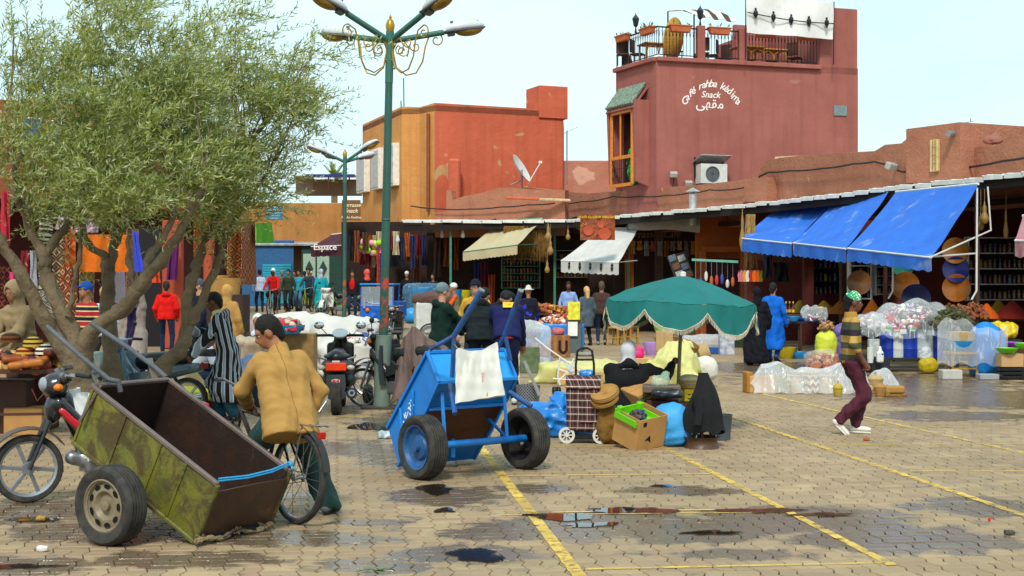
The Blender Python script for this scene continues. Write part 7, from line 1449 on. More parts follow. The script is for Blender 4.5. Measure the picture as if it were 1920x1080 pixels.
# left of the boy: yellow sack, plastic bag, table with bottles
P=GX(1549,28.4);sack('lime yellow sack of roots open at the top',P,(.22,.2,.40),mat('sack_lime','#c8d03a',.5,.15,5,.4,40),2,amp=.015);heap('brown roots filling the lime yellow sack',P+Vector((0,0,.78)),.17,.15,.16,NUT,90,.06,4);sack('blue and violet sack leaning behind the lime sack',GX(1577,28.8),(.2,.18,.46),mat('sack_bluev','#2a7fb8',.5,.5,5,col2='#8a5ab0'),9);sack('clear plastic sack of terracotta tagines on the paving',GX(1540,27.6),(.34,.26,.20),plastic('sack_clear','#e4d8d0',.35),5,'plastic_sack','sack',.03);heap('terracotta tagine lids inside the clear plastic sack',GX(1540,27.6),.26,.2,.32,conf('tagine',['#b5694a','#c98a68','#a8583a','#d0a080']),60,.13,6);bowl('small turquoise bowl on the paving by the plastic sack',GX(1566,27.2),.09,.08,mat('turq','#1a8aa8',.3));P=GX(1568,27.6);m=MB();m.lathe([(.001,0),(.14,0),(.15,.03),(.10,.1),(.03,.3),(.04,.34),(.001,.35)],18);o=m.build('tagine',mat('tagine_red','#a8482a',.5));o.location=P;tag(o,'red clay tagine with pointed lid beside the boy','tagine')
table('black metal table of bottles behind the blue robed man',GX(1490,31.5),(1.7,.7),.86,DKM);m=MB();m.lathe([(.001,0),(.036,0),(.038,.02),(.038,.15),(.014,.22),(.013,.27),(.018,.275),(.018,.31),(.001,.312)],10);bme=m.build('bottle',[mat('amber_bottle','#5a2a0c',.15,.3,spec=.7)]);m=MB();m.lathe([(.019,.27),(.019,.315),(.001,.317)],8);cme=m.build('cap',mat('gold_cap','#d0b060',.4),bme);m=MB();m.lathe([(.039,.05),(.039,.12)],10,None,False);m.build('label',mat('paper_yel','#d8b048',.7),bme)
tag(bme,'amber bottle with pale cap in the row on the shop table','bottle','amber bottles in a row on the shop table');bme.location=GX(1425,33)+Vector((0,0,.98));box_thing('shelf_board','dark board that carries the row of amber bottles','shelf',GX(1450,33.1)+Vector((0,0,.90)),(1.5,.3,.08),DKW);table('trestle under the board of bottles',GX(1450,33.1),(1.4,.3),.895,DKW)
for i in range(13):dup(bme,GX(1408+6.6*i,32.98+.12*(i%2))+Vector((0,0,.98)))
bowl('blue dish on the bottle table',GX(1487,31.2)+Vector((0,0,.86)),.16,.12,BLUEPL,'dish');bowl('second blue dish on the bottle table beside foam cups',GX(1505,31.3)+Vector((0,0,.86)),.18,.08,mat('blue_deep','#1a4fc0',.4),'dish');sack('clear plastic bag full of papers at the right end of the bottle table',GX(1527,31.2)+Vector((0,0,.86)),(.28,.2,.17),PLASTW,11,'plastic_bag','bag',.07,.025);heap('crumpled papers and packets inside the clear bag on the bottle table',GX(1527,31.2)+Vector((0,0,.86)),.2,.14,.2,PK,50,.10,15);heap('small boxes and cloth at the left end of the bottle table',GX(1460,31.1)+Vector((0,0,.86)),.2,.2,.2,PK,60,.09,12);bowl('blue tub on the paving under the bottle table',GX(1500,31.3),.2,.16,BLUEPL,'tub');bowl('wide yellow tub on the paving under the bottle table',GX(1474,31.4),.26,.26,mat('yel_tub','#b8a020',.5),'tub')
for i,(px,py,lb)in enumerate(((1632,680,'stack of white plastic cups below the trolley table'),(1650,680,'white plastic jug with handle below the trolley table'))):
 P=W(px,py+8,26.3);P.z=max(.2,P.z);t=thing('cup_stack' if i==0 else 'jug',lb,'cups' if i==0 else 'jug',P);
 if i==0:[MB().lathe([(.05,.04*k),(.065,.04*k+.10),(.06,.04*k+.10)],12).build('cup',WHITEM,t)for k in range(6)]
 else:solid_obj('bottle',[('b',(0,0,.11),(.07,.05,.11),None,.04),('c',(0,0,.2),(0,0,.3),.05,.025),('-c',(.045,-.2,.16),(.045,.2,.16),.02,.02)],.012,WHITEM,t)
box_thing('carton_printed','tall printed carton leaning under the trolley table','carton',GX(1638,26.6)+Vector((0,0,.3)),(.2,.15,.35),mat('carton_pale','#b9bcb8',.7,.4,12));box_thing('low_shelf','dark low shelf under the trolley table','shelf',GX(1640,26.7),(.5,.4,.3),DKM)
# racks of jars on the shop walls
JM=[mat('jar'+c,c,.25,.3,8,spec=.6)for c in('#5a1f14','#6a4a16','#3a3f1e','#7a5a3a','#2a2a30','#8a6a20','#4a2a3a','#3a5a5a')];m=MB();m.lathe([(.001,0),(.05,0),(.052,.01),(.052,.15),(.04,.17),(.045,.175),(.045,.20),(.001,.202)],8);JME=[]
for k in JM:q=MB();q.v,q.f,q.mi=list(m.v),list(m.f),list(m.mi);jo=q.build('jar',k);JME.append(jo.data);bpy.data.objects.remove(jo)
def rack(label,px0,py0,px1,py1,Y,rows,fm,jl,jg,seed,name='shelf_rack'):
 a,b=W(px0,py0,Y),W(px1,py1,Y);wd,ht=b.x-a.x,a.z-b.z;t=thing(name,label,'shelves',((a.x+b.x)/2,Y,b.z));rs=random.Random(seed)
 for x in(-wd/2,wd/2):MB().box((x,0,ht/2),(.05,.28,ht+.06)).build('upright',fm,t)
 for r in range(rows+1):MB().box((0,0,ht*r/rows),(wd-.05,.28,.03)).build('shelf',fm,t)
 MB().box((0,.15,ht/2),(wd,.02,ht)).build('back',mat('rack_back','#1a1512',.9),t);n=int((wd-.1)/.115);hs=min(1.15,(ht/rows-.05)/.2)
 for r in range(rows):
  for i in range(n):
   o=bpy.data.objects.new('jar',rs.choice(JME));COL.objects.link(o);o.location=(a.x+.1+i*(wd-.16)/max(1,n-1),Y-.03+rs.uniform(-.03,.02),b.z+ht*r/rows+.016);o.scale=(1,1,hs*rs.uniform(.8,1));tag(o,jl,'jar',jg)
rack('white framed shelves of jars at the far right of the spice shop',1812,446,1960,562,33.9,4,WHITEM,'jar on the white framed shelves at far right','jars on the far right shelves',1)
rack('narrow white shelves of jars under the gap of the blue awnings',1592,478,1632,560,34.9,4,WHITEM,'jar on the narrow white shelves under the blue awnings','jars on the narrow shelves',2)
rack('grey shelves of packets behind the blue awnings',1640,484,1682,552,34.5,4,mat('rack_grey','#6a6d70',.5),'jar on the grey shelves behind the third blue awning','jars on the grey shelves',3)
rack('tall dark shelves behind an iron grille under the second awning',1524,478,1578,552,40.6,3,mat('rack_dark','#3a3230',.6),'jar behind the grille under the second blue awning','jars behind the grille',4);rack('green framed shelves of coloured jars under the cream awning',941,486,1012,540,53,4,GREENM,'coloured jar on the green framed shelves','jars on the green shelves',5);rack('pale framed shelves in the shop behind the white awning',1042,470,1100,520,52,3,mat('rack_grey'),'jar on the pale shelves behind the white awning','jars on the pale shelves',6)
for px,yt,yb,Y in((1518,476,560,39.8),):a,b=W(px,yt,Y),W(px,yb,Y);box_thing('white_upright','white perforated upright beside the grille shelves','upright',(a.x,Y,b.z),(.12,.1,a.z-b.z),WHITEM)
# awnings
def awning(label,T0,T1,B0,B1,m_,valm=None,dropz=.28,scal=10,sag=.06,arms=True,slot=None,frame_m=None,tuft=None):
 t=thing('awning',label,'awning',(T0+T1)/2);o=t.location.copy();T0,T1,B0,B1=(p-o for p in(T0,T1,B0,B1))
 f=lambda u,v:T0.lerp(T1,u).lerp(B0.lerp(B1,u),v)-Vector((0,0,sag*sin(pi*v)*(.7+.3*sin(3*pi*u))+(.012*sin(40*u+9*v)+.02*sin(13*u-7*v+2))*sin(pi*v)))
 m=MB();m.sheet(f,30,14,.008);m.build('canopy',m_,t);vz=lambda u,v:f(u,1)-Vector((-.02*v*sin(22*u),.02*v+.015*sin(17*u)*v,(dropz+.035*abs(sin(scal*pi*u)))*v));m=MB();m.sheet(vz,60,4,.006);m.build('valance',valm or m_,t);m=MB();m.tube([f(i/8,1)+Vector((0,0,-.01))for i in range(9)],.02,6);m.build('bar',frame_m or WHITEM,t);MB().tube([f(i/8,0)for i in range(9)],.03,6).build('roller',frame_m or WHITEM,t)
 if arms:
  for u in(0.02,.98):m=MB();e=f(u,1);w_=Vector((T0.lerp(T1,u).x,T0.lerp(T1,u).y,e.z+.1));m.tube([e,w_],.018,6);m.build('arm',frame_m or WHITEM,t)
 if tuft:
  for i in range(5):m=MB();p=vz((i+.6)/5.4,.1)-Vector((0,.02,0));m.lathe([(.01,0),(.05,-.05),(.03,-.1),(.055,-.16),(.01,-.28)],8,Matrix.Translation(p));m.build('tassel',BLACKP,t)
 return t
AWB=mat('awning_blue','#1450c4',.75,.15,3,.15,70,trans=.1);
def fadeb():
 n=NT('awning_blue_faded');v=n.coord();f=n.math('MULTIPLY_ADD',n.noise(v,1.3,4,.6,.4),5,-2.9,clamp=True);n.l(n.mix(f,n.mix(n.noise(v,2.2,4),lin('#1556bf'),lin('#2a76d6')),lin('#98a8bc')),n.b.inputs['Base Color']);n.b.inputs['Roughness'].default_value=.8;n.bump(n.noise(v,6,4),.3,.03);MATS['awning_blue_faded']=n.m;return n.m
FB=fadeb()
awning('first of three faded blue awnings, furthest along the shop row',W(1568,374,37.2),W(1470,378,40.0),W(1484,456,34.5),W(1389,446,37.0),FB,dropz=.34);awning('second of three faded blue awnings, in the middle',W(1666,360,32.8),W(1572,372,36.4),W(1586,466,30.4),W(1487,455,33.8),FB,dropz=.30);awning('nearest and largest of the three faded blue awnings',W(1834,345,27.6),W(1680,360,31.6),W(1746,482,26.0),W(1589,465,29.8),FB,dropz=.26,sag=.10)
CREAM=mat('awning_cream','#e8dcb8',.85,.18,2,.15,60,trans=.3,col2='#d2c094');awning('cream awning with ragged fringe over the jar shelves',W(1018,409,51.0),W(938,414,52.3),W(970,459,48.6),W(868,472,49.8),CREAM,scal=16,dropz=.32,frame_m=GREENM);awning('white awning with black tassels beside the cafe entrance',W(1196,428,46.2),W(1128,428,47.8),W(1160,492,43.6),W(1052,488,45.4),mat('awning_white','#d9d7d2',.8,.12,2,trans=.25),dropz=.38,tuft=1)
m=MB();a,b=W(1178,406,46.3),W(1312,410,44.2);m.sheet(lambda u,v:a.lerp(b,u)-Vector((0,.10*sin(pi*v),.42*v+.03*sin(8*u)*v)),20,6,.01);tag(wp('rolled_awning',m,mat('awning_grey','#8f8a84',.8,.2)),'grey folded awning strip above the cafe entrance','awning')
awning('small dusty pink awning at the right edge',W(1990,400,26.0),W(1918,405,27),W(1975,452,24.4),W(1903,450,25.5),mat('awning_pink','#a8747a',.85,.15),dropz=.30,scal=4);awning('maroon cafe awning with white lettering behind the second lamp',W(690,432,58.6),W(622,440,59),W(682,458,57),W(583,462,57.4),mat('awning_maroon','#47202e',.85,.2),dropz=.42,arms=False)
t_=text_mb('Espace  Wifi',.36,.004,0,.006);xf(t_,Matrix.Translation(W(628,463.5,57.06)));tag(wp('awning_lettering',t_,mat('white_paint')),'white words Espace Wifi on the maroon awning','lettering')
for px,Y in((1702,30),(1835,27.6)):m=MB();p0,p1=W(px-3 if px>1800 else 1674,352 if px>1800 else 480,Y),W(px-4 if px>1800 else 1674,545,Y);m.tube([p0,p1,p1+Vector((-.10,0,-.18))],.02,7);tag(wp('awning_crank',m,WHITEM),['white crank pole hanging below the second awning gap','long white crank pole beside the nearest blue awning'][px>1800],'pole')
m=MB();m.tube([W(1745,482,26),W(1858,432,28.3),W(1852,350,28.3)],.018,6);tag(wp('awning_strut',m,WHITEM),'thin strut holding the outer corner of the nearest blue awning','strut')
# signs
def sign(name,label,px0,py0,px1,py1,Y,m_,lines,tm,cat='sign',rz=0,script=.3):
 a,b=W(px0,py0,Y),W(px1,py1,Y);wd,ht=b.x-a.x,a.z-b.z;t=thing(name,label,cat,((a.x+b.x)/2,Y,b.z),rz);MB().box((0,0,ht/2),(wd,.05,ht),bev=.01).build('board',m_,t)
 for tx,fy,sz in lines:q=text_mb(tx,sz*ht,.004,script,.012*ht*sz);xf(q,Matrix.Translation((0,-.032,ht*fy)));q.build('lettering',tm,t)
 return t
sign('terrace_sign','brown terrace and snack sign with cream script beside second lamp',641,375,676,413,56,mat('sign_brown','#7a5230',.7,.2),[('Terrasse',.74,.26),('Snack',.46,.28),('Rahba Kedima',.14,.17)],mat('cream_paint','#f0e2b8',.7));m=MB();m.bar(W(650,376,56),W(648,300,57),.05);tag(wp('sign_post',m,IRON),'thin iron post the brown terrace sign hangs from','post')
sign('shop_sign','faded teal shop sign with five white lines of text above the shutter',499,385,530,412,66,mat('sign_teal','#2b7896',.7,.2),[('CHEZ BRAHIM',.86,.2),("L'ART DE TAZNAKHT",.66,.15),('DES TAPIS LARGEMENT',.46,.11),('TEL 044 29 05 70',.28,.11),('MARRAKECH',.10,.11)],mat('pale_blue_paint','#cfe0e4',.7),script=0)
ps=thing('food_poster','hanging plastic poster of orange grilled dishes with yellow heading','poster',W(1121,452,43.4));o_=ps.location;pa,pb=W(1088,402,43.4)-o_,W(1153,450,43.4)-o_;pm=mat('poster_food','#7a2c18',.35,.5,9,pat=lambda n,v,c:n.ramp(n.noise(v,7,5,.7,.8),[(.3,lin('#2a1410')),(.42,lin('#7a2a1a')),(.52,lin('#b85a22')),(.6,lin('#5a3a2a')),(.68,lin('#d8a050')),(.78,lin('#e8d8b0'))]));m=MB();m.sheet(lambda u,v:(pa.x+(pb.x-pa.x)*u,.03*sin(4*u+3*v),pa.z+(pb.z-pa.z)*v),12,8,.006);m.build('sheet',pm,ps);q=text_mb('PLATS DU JOUR GRILLADES',.10,.003,.2);xf(q,Matrix.Translation(((pa.x+pb.x)/2,-.06,pa.z-.09)));q.build('lettering',mat('yellow_paint2','#e8d21a',.6),ps)
for i,(x,z,r)in enumerate(((-.3,.3,.16),(.22,.2,.2),(.1,.5,.12))):m=MB();m.lathe([(.001,0),(r*.6,.006),(r,.012),(r*.96,.0),(.001,-.004)],18,axisM(((pa.x+pb.x)/2+x,-.05,pb.z+z),(0,-1,0)),False);m.build('printed_plate',conf('platecol',['#c8642a','#b84a26','#d89a4a']),ps)
q=text_mb('Terrasse  Café',.34,.003,.3);q2=text_mb('Rahba Kedima',.30,.003,.3);xf(q,Matrix.Translation(W(1222,440,48.8)));xf(q2,Matrix.Translation(W(1222,440,48.8)+Vector((.1,0,-.42))));tag(wp('wall_lettering',q,mat('faint_paint','#7a6a5c',.8)),'upper line of faint pale script on the dark cafe entrance wall','lettering');tag(wp('wall_lettering',q2,mat('faint_paint')),'lower line of faint pale script on the dark cafe entrance wall','lettering')
mb=thing('menu_board','tilted board of small photographs beside the cafe entrance','menu board',W(1276,522,44));MB().box((0,0,.38),(.62,.05,.85),rotm(0,-.35,0)).build('board',mat('menu_dark','#2a2624',.6),mb);[MB().box((-.15+.3*i-.12*(j-1),-.03,.14+.26*j),(.24,.012,.2),rotm(0,-.35,0),.003).build('photo',mat('menu_photo%d'%((i+j)%3),('#a8a8a0','#6a4a3a','#5a6a7a')[(i+j)%3],.4,.6,12),mb)for i in range(2)for j in range(3)]
# things hung up: gourds, straw, racks, toys
GOURD=mat('gourd','#b08a4a',.5,.25,5,col2='#8a6a34');gprof=[(.001,0),(.07,.01),(.12,.08),(.125,.14),(.08,.22),(.05,.28),(.06,.33),(.055,.38),(.02,.46),(.012,.52),(.001,.53)]
for i,(px,py,Y,s_,lb)in enumerate(((1032,478,46,1.5,'hanging gourd, lowest of the pair under the roof post'),(1028,452,46.2,1.6,'hanging gourd above the lowest one'),(1026,512,45,1.2,'small gourd hanging left of white awning'),(1065,450,47,1.1,'gourd hanging behind the white awning edge'),(1392,470,37,1.9,'long club gourd hanging beside the first blue awning'),(1846,420,29,1.3,'pale gourd hanging right of the crank pole'),(1886,448,29.5,1.2,'long gourd hanging at far right'),(1839,432,29.2,1.0,'small gourd beside the pale gourd'))):
 m=MB();s_*=.72;m.lathe([(r*s_*(.5 if 'long' in lb else .8),z*s_*(1.6 if 'long' in lb else 1))for r,z in gprof],14);o=m.build('gourd',GOURD);p=W(px,py,Y);o.location=p;tag(o,lb,'gourd');m=MB();h=max((z*s_*(1.6 if 'long' in lb else 1)for r,z in gprof));m.tube([(0,0,h-.02),(0,0,max(h+.05,3.75-p.z))],.006,4);m.build('string',mat('rope_hemp'),o)
def fringe(label,px0,px1,py0,py1,Y,col,n,seed):
 m=MB();rs=random.Random(seed);a,b=W(px0,py0,Y),W(px1,py1,Y)
 for _ in range(n):u=rs.random();p=Vector((a.x+(b.x-a.x)*u,Y+rs.uniform(-.12,.12),a.z));L=(a.z-b.z)*rs.uniform(.6,1.1);m.tube([p,p+Vector((rs.uniform(-.06,.06),0,-L*.5)),p+Vector((rs.uniform(-.12,.12),rs.uniform(-.05,.05),-L))],[.014,.012,.004],4,False)
 o=wp('straw_fringe',m,mat('straw'+col,col,.95,.4));tag(o,label,'straw');return o
fringe('shaggy dry straw hung under the cream awning',945,1030,424,486,50.6,'#7a5a2c',420,2);fringe('dry corn husks hung beside the first blue awning',1400,1416,402,500,37.4,'#a8844a',70,3);fringe('straw fringe under the first blue awning',1425,1500,462,490,38.5,'#7a5a34',160,4)
hr=thing('hook_rail','pale green rail with hanging hooks of purses and tools','rail',W(1340,490,39.5));o_=hr.location;MB().bar(W(1297,487,39.6)-o_,W(1384,491,39.4)-o_,.09,.07).build('rail',mat('pale_green_paint','#6aa890',.6),hr);rs=random.Random(6)
for i in range(8):
 p=W(1304+10*i,491,39.5)-o_;L=rs.uniform(.3,.6);MB().tube([p,p-Vector((0,0,L))],.008,4).build('hook',STEEL,hr);solid_obj('purse',[('e',(p.x,p.y,p.z-L-.12),(.055,.04,rs.uniform(.10,.18)))],.02,mat('purse%d'%(i%4),('#c23a3a','#3a4a9a','#d8d0c8','#b85a3a')[i%4],.6),hr)
for i,(px,c)in enumerate(((1388,'#d87a8a'),(1394,'#e0a83a'),(1400,'#e8e4de'),(1406,'#b82a2a'),(1413,'#e8741a'),(1420,'#d8621a'),(1426,'#8a8a1e'))):p=W(px,528,36.5);MBo=MB();MBo.sheet(lambda u,v:(.09*(u-.5)+.01*sin(9*v),.03*sin(6*u),.30*v),4,5,.03);o=MBo.build('scarf',mat('scarf'+c,c,.8));o.location=p;tag(o,{0:'pink striped scarf at the left of the small scarf rail',1:'yellow scarf on the small scarf rail',2:'white scarf on the small scarf rail',3:'dark red scarf on the small scarf rail',4:'bright orange scarf on the small scarf rail',5:'deep orange scarf on the small scarf rail',6:'olive scarf at the right of the small scarf rail'}[i],'scarf')
MB_=MB();MB_.bar(W(1384,508,36.5),W(1430,506,36.5),.03);tag(wp('scarf_rail',MB_,IRON),'thin iron rail the small coloured scarves hang from','rail')
for i,(px,py,Y,r,c,lb)in enumerate(((1612,530,33,.30,'#7a4a14','large ochre plate hung under the nearest blue awning'),(1694,500,33.0,.26,'#1a6a5a','teal plate hung under the awning edge'),(1698,536,32.5,.34,'#8a5210','orange plate hung below the teal one'),(1792,470,31,.30,'#8a5a18','orange plate on the red brown pillar'),(1794,540,31,.32,'#9a5a14','lower orange plate on the red brown pillar'),(1793,505,31,.30,'#1a2468','navy plate between the orange plates'),(1718,560,31,.34,'#16205a','navy plate low under the nearest awning'))):m=MB();m.lathe([(.001,0),(r*.5,.015),(r,.06),(r*.98,.07),(r*.5,.03),(.001,.015)],22,axisM((0,0,0),(-.45,-1,0)),False);o=m.build('plate',mat('plate'+c,c,.25,.3,spec=.6));o.location=W(px,py,Y);tag(o,lb,'plate')
rs=random.Random(21);GAR=['#1d1d28','#6a1a1a','#8a3a14','#23306a','#2a4a3a','#5a2a4a','#7a5a2a','#141418']
def hung(label,px,py0,py1,wpx,Y,c,i,name='hung_garment'):
 a,b=W(px-wpx/2,py0,Y),W(px+wpx/2,py1,Y);m=MB();m.sheet(lambda u,v:(a.x+(b.x-a.x)*(u*(1-.25*sin(pi*v))+.12*sin(pi*v)),Y+.06*sin(11*u+2*v+i),a.z+(b.z-a.z)*v),8,6,.03);return tag(wp(name,m,mat('gar'+c,c,.85,.3)),label,'cloth')
for i,(px,y0,y1,w_,Y,c,lb)in enumerate(((1465,492,528,30,38,'#14141a','black bags hung in a bunch under the first awning'),(1440,480,520,14,38,'#23263a','navy cloth hung left of the black bags'),(708,440,520,12,56,'#3a2a26','brown cloth hung in the toy shop'),(770,440,490,16,55.5,'#8a4a14','orange costume hung in the toy shop'),(782,450,540,14,55.6,'#5a2a1a','rust cloth hung in the toy shop'),(745,452,500,30,56,'#15151f','black toys hung in the toy shop'),(838,440,500,14,54.6,'#7a3a22','red brown cloth left of the cream awning'),(820,446,520,16,54.7,'#4a3a34','brown cloth beside the toy shop'),(856,446,506,10,54.6,'#8a4418','orange cloth left of the cream awning'),(895,490,570,14,53.5,'#26265a','blue robe hung under the cream awning'),(908,490,590,16,53.4,'#5a1a22','dark red robe hung under the cream awning'),(922,515,590,12,53.2,'#a8441a','orange robe hung under the cream awning'))):hung(lb,px,y0,y1,w_,Y,c,i)
ORD='first second third fourth fifth sixth seventh eighth ninth tenth eleventh twelfth thirteenth fourteenth fifteenth sixteenth seventeenth eighteenth'.split()
for i in range(18):
 px=648+i*10.5 if i<15 else 640+3*i;cn_,c=rs.choice((('rust','#8a4420'),('cream','#c8b894'),('dark blue','#23305a'),('wine red','#701c28'),('brown','#5a3a26'),('olive','#5a5a2e'),('orange','#b85a1e'),('black','#18171c')));y0=rs.uniform(432,446)
 hung('%s cloth goods hung in the toy shop, %s of the upper row from left'%(cn_,ORD[i]),px,y0,y0+rs.uniform(28,62),rs.uniform(7,13),54.6+rs.uniform(-.5,.8),c,i)
for i in range(12):
 px=1162+12.5*i;cn_,c=rs.choice((('straw','#a8823e'),('red brown','#7a3420'),('grey','#6a645c'),('ochre','#a86a1e')));hung('%s bag hung along the cafe entrance, %s from the left'%(cn_,ORD[i]),px,452,452+rs.uniform(16,34),8,46.4+rs.uniform(-.3,.3),c,i,'hung_bag')
for i in range(26):px,py=678+rs.uniform(0,40),452+rs.uniform(0,26);c=rs.choice(('#e07ab0','#9ad02a','#e8a0c0','#c8e04a'));m=MB();m.sphere((0,0,0),.13,8,6);o=m.build('pompom',mat('pom'+c,c,.8));o.location=W(px,py,54.5+rs.uniform(0,.6));tag(o,'pink or lime pompom in the bunch hung by the toy shop','pompom','pompoms hung by the toy shop')
for i,(px,c,lb)in enumerate(((703,'#c23a1a','red'),(708,'#2a2a9a','blue'),(713,'#e0b81a','yellow'),(718,'#2a9a4a','green'))):hung('long %s ribbon toy hung by the toy shop'%lb,px+6,470+4*i,540,6,54.3,c,i,'ribbon_toy')
for i,(px,py,Y,lb)in enumerate(((746,450,53.5,'bare bulb hanging in the toy shop'),(868,442,51.8,'bare bulb hanging by the cream awning'),(829,442,53,'bare bulb hanging between shop fronts'))):t=thing('light_bulb',lb,'bulb',W(px,py,Y));m=MB();m.lathe([(.001,-.1),(.07,-.06),(.085,.02),(.04,.14),(.04,.2),(.001,.2)],12);m.build('glass',mat('bulb_glass','#d8dce0',.1,spec=.7),t);MB().tube([(0,0,.2),(0,0,.9)],.008,4).build('wire',mat('cable'),t)
# stalls and bundles in the middle distance
for px,Y,r,c,lb in((845,49.5,.42,'#1d7fc8','blue tub left of the yellow tub far back'),(818,50,.45,'#2388c8','large blue tub in plastic far back'),(790,49.6,.45,'#2a80b8','blue tub in plastic beside the trike'),(866,50.2,.34,'#c2b41a','yellow tub behind the blue tubs'),(884,50.8,.34,'#1a78b8','small blue tub furthest right of the tubs')):bowl(lb,GX(px,Y)+Vector((0,0,.5)),r,.75,mat('tub'+c,c,.4),'tub')
table('low table under the row of blue tubs',GX(835,50),(2.6,.9),.5,DKM);tarp('crinkled clear blue plastic over the tubs beside the trike',[('b',(0,0,.7),(.75,.4,.7),None,.2)],plastic('plastic_bluec','#6aa8d0',.45),4,.06,6,.06,GX(795,49));t=sack('round blue ball bag on the paving below the tubs',GX(772,48),(.28,.28,.28),BLUEPL,3,'ball','ball',.0,.05)
wc_=thing('white_cart','white box handcart with a spoked wheel and brown cover','handcart',GX(812,37.5),.15);MB().box((0,0,.78),(1.0,.8,.85),bev=.03).build('box',mat('cart_white','#c4c6c0',.6,.2),wc_);wheel(wc_,(-.12,-.48,.32),(0,-1,0),.32,.06,'spoke',STEEL);wheel(wc_,(-.12,.48,.32),(0,1,0),.32,.06,'spoke',STEEL);MB().bar((.4,0,0),(.4,0,.4),.06).build('leg',DKM,wc_);tarp('brown cloth heaped over the white box cart',[('b',(0,0,.12),(.62,.45,.13),None,.08),('e',(.1,0,.22),(.4,.3,.16))],mat('cloth#5a4038','#5a4038'),4,.03,9,.04,GX(815,37.5)+Vector((0,0,1.18)),'cloth','cloth')
tk=thing('cargo_trike','blue cargo trike with clear windscreen facing the square','trike',GX(712,43.5),R(172));TB=mat('trike_blue','#1a66c8',.35,.15,spec=.5);wheel(tk,(0,.75,.26),(1,0,0),.26,.09,'alloy',STEEL)
for x in(-.5,.5):wheel(tk,(x,-.8,.26),(1,0,0),.26,.1,'alloy',STEEL)
MB().box((0,-.75,.72),(1.15,1.3,.5),bev=.03).build('cargo_box',TB,tk);MB().box((0,.32,.55),(1.1,.12,.62),bev=.04).build('front_panel',TB,tk);MB().box((0,-.05,1.52),(1.12,.9,.05),bev=.02).build('roof',mat('trike_roof','#2a8fe0',.4),tk);m=MB();[MB().tube([(x,y,.8),(x,y-.05,1.52)],.025,6).build('post',TB,tk)for x in(-.52,.52)for y in(.36,-.42)];MB().box((0,.36,1.14),(1.0,.015,.62),rotm(.08),.01).build('windscreen',plastic('windscreen','#c8d4da',.55,.08),tk);solid_obj('fender',[('e',(0,.75,.5),(.1,.3,.12))],.03,TB,tk);[MB().sphere((x,.42,.78),.05,8,6).build('lamp',mat('lamp_glass'),tk)for x in(-.4,.4)];MB().sphere((.30,.40,.70),.07,8,6).build('indicator',mat('orange_lens'),tk);MB().tube([(-.35,.5,.95),(0,.62,.9),(.35,.5,.95)],.02,6).build('handlebar',CHROME,tk);MB().box((0,-.3,.85),(.9,.3,.2),bev=.05).build('seat',BLACKP,tk)
tarp('white tarpaulin heaped over goods left of the scooter',[('b',(0,0,.45),(.85,.6,.45),None,.2),('e',(0,0,.85),(.9,.55,.30)),('c',(.3,-.5,.7),(.5,-.85,.0),.25,.3),('e',(-.5,-.2,.95),(.4,.4,.2))],WHITET,2,.09,5,.045,GX(595,25.2));tarp('white tarpaulin with a domed top right of the first heap',[('b',(0,0,.5),(.62,.5,.5),None,.2),('e',(.05,0,.84),(.66,.5,.24))],WHITET,6,.07,5,.045,GX(655,27.5));tarp('low pale cloth covered table of trinkets left of the lamp post',[('b',(0,0,.33),(.55,.4,.33),None,.06)],WHITET,8,.02,7,.04,GX(668,25.0),'covered table','covered_table');heap('hats and trinkets on the pale covered table',GX(665,24.9)+Vector((0,0,.66)),.45,.28,.16,conf('trink',['#d8d0c0','#e8e4e0','#b8223a','#2a4a8a','#d8d4cc','#e0dcd4']),60,.12,3);tarp('tan cardboard covered by clear plastic left of the white tarpaulin',[('b',(0,0,.40),(.34,.4,.40),None,.05),('e',(0,0,.78),(.36,.4,.08))],mat('tan_sheet','#a8947c',.5,.35,5,.5,14),3,.035,8,.04,GX(462,22.5),'covered crate','covered_crate');MB_=MB();
box_thing('platform','low dark blue platform behind the tan jacket man','platform',GX(462,19.4),(.9,.6,.34),mat('platform_navy','#272c3c',.7,.2));box_thing('cover_sheet','pale top sheet on the dark platform','sheet',GX(462,19.4)+Vector((0,0,.344)),(.94,.64,.06),mat('paper_white'));sack('blue plastic bags bunched on the platform',GX(478,19.3)+Vector((0,0,.405)),(.2,.16,.17),plastic('bag_bluec','#2a9ae8',.8,.25),6,'plastic_bag','bag',.03,.02)
sack('orange grey plastic wrapped bundle with pink cloth far left of the cyclist',GX(450,32),(.62,.5,.48),mat('bundle_pink','#b8a8a0',.5,.4,5,.6,14,col2='#a87a74'),4,'wrapped_bundle','bundle',.05,.05);bowl('blue crate tray of knitted goods behind the tan jacket man',W(542,626,21.5),.26,.14,mat('crate_cyan','#1a9ae0',.4),'tray');heap('red and brown knitted goods heaped on the blue tray',W(535,616,21.5),.28,.2,.16,conf('knit',['#b8222e','#8a4a34','#d0b89a','#6a3a2a','#c8324a','#9a8a7a']),70,.11,8);box_thing('cardboard_pile','brown taped cardboard under the blue tray','cardboard',GX(560,21.8),(.55,.4,W(542,626,21.5).z),mat('tape_brown','#8a6a3c',.5,.4,7));sack('black bag at the foot of the lamp post',GX(690,19.8),(.07,.08,.14),BLACKP,2,'bag','bag',.01,.015)
for i,(px,py,r,h,lb)in enumerate(((410,552,.24,.42,'tall straw basket beside the hanging carpet, left of two'),(430,556,.25,.40,'tall straw basket beside the hanging carpet, right of two'))):basket(lb,W(px,py,30),r,h,STRAW,flare=.9)
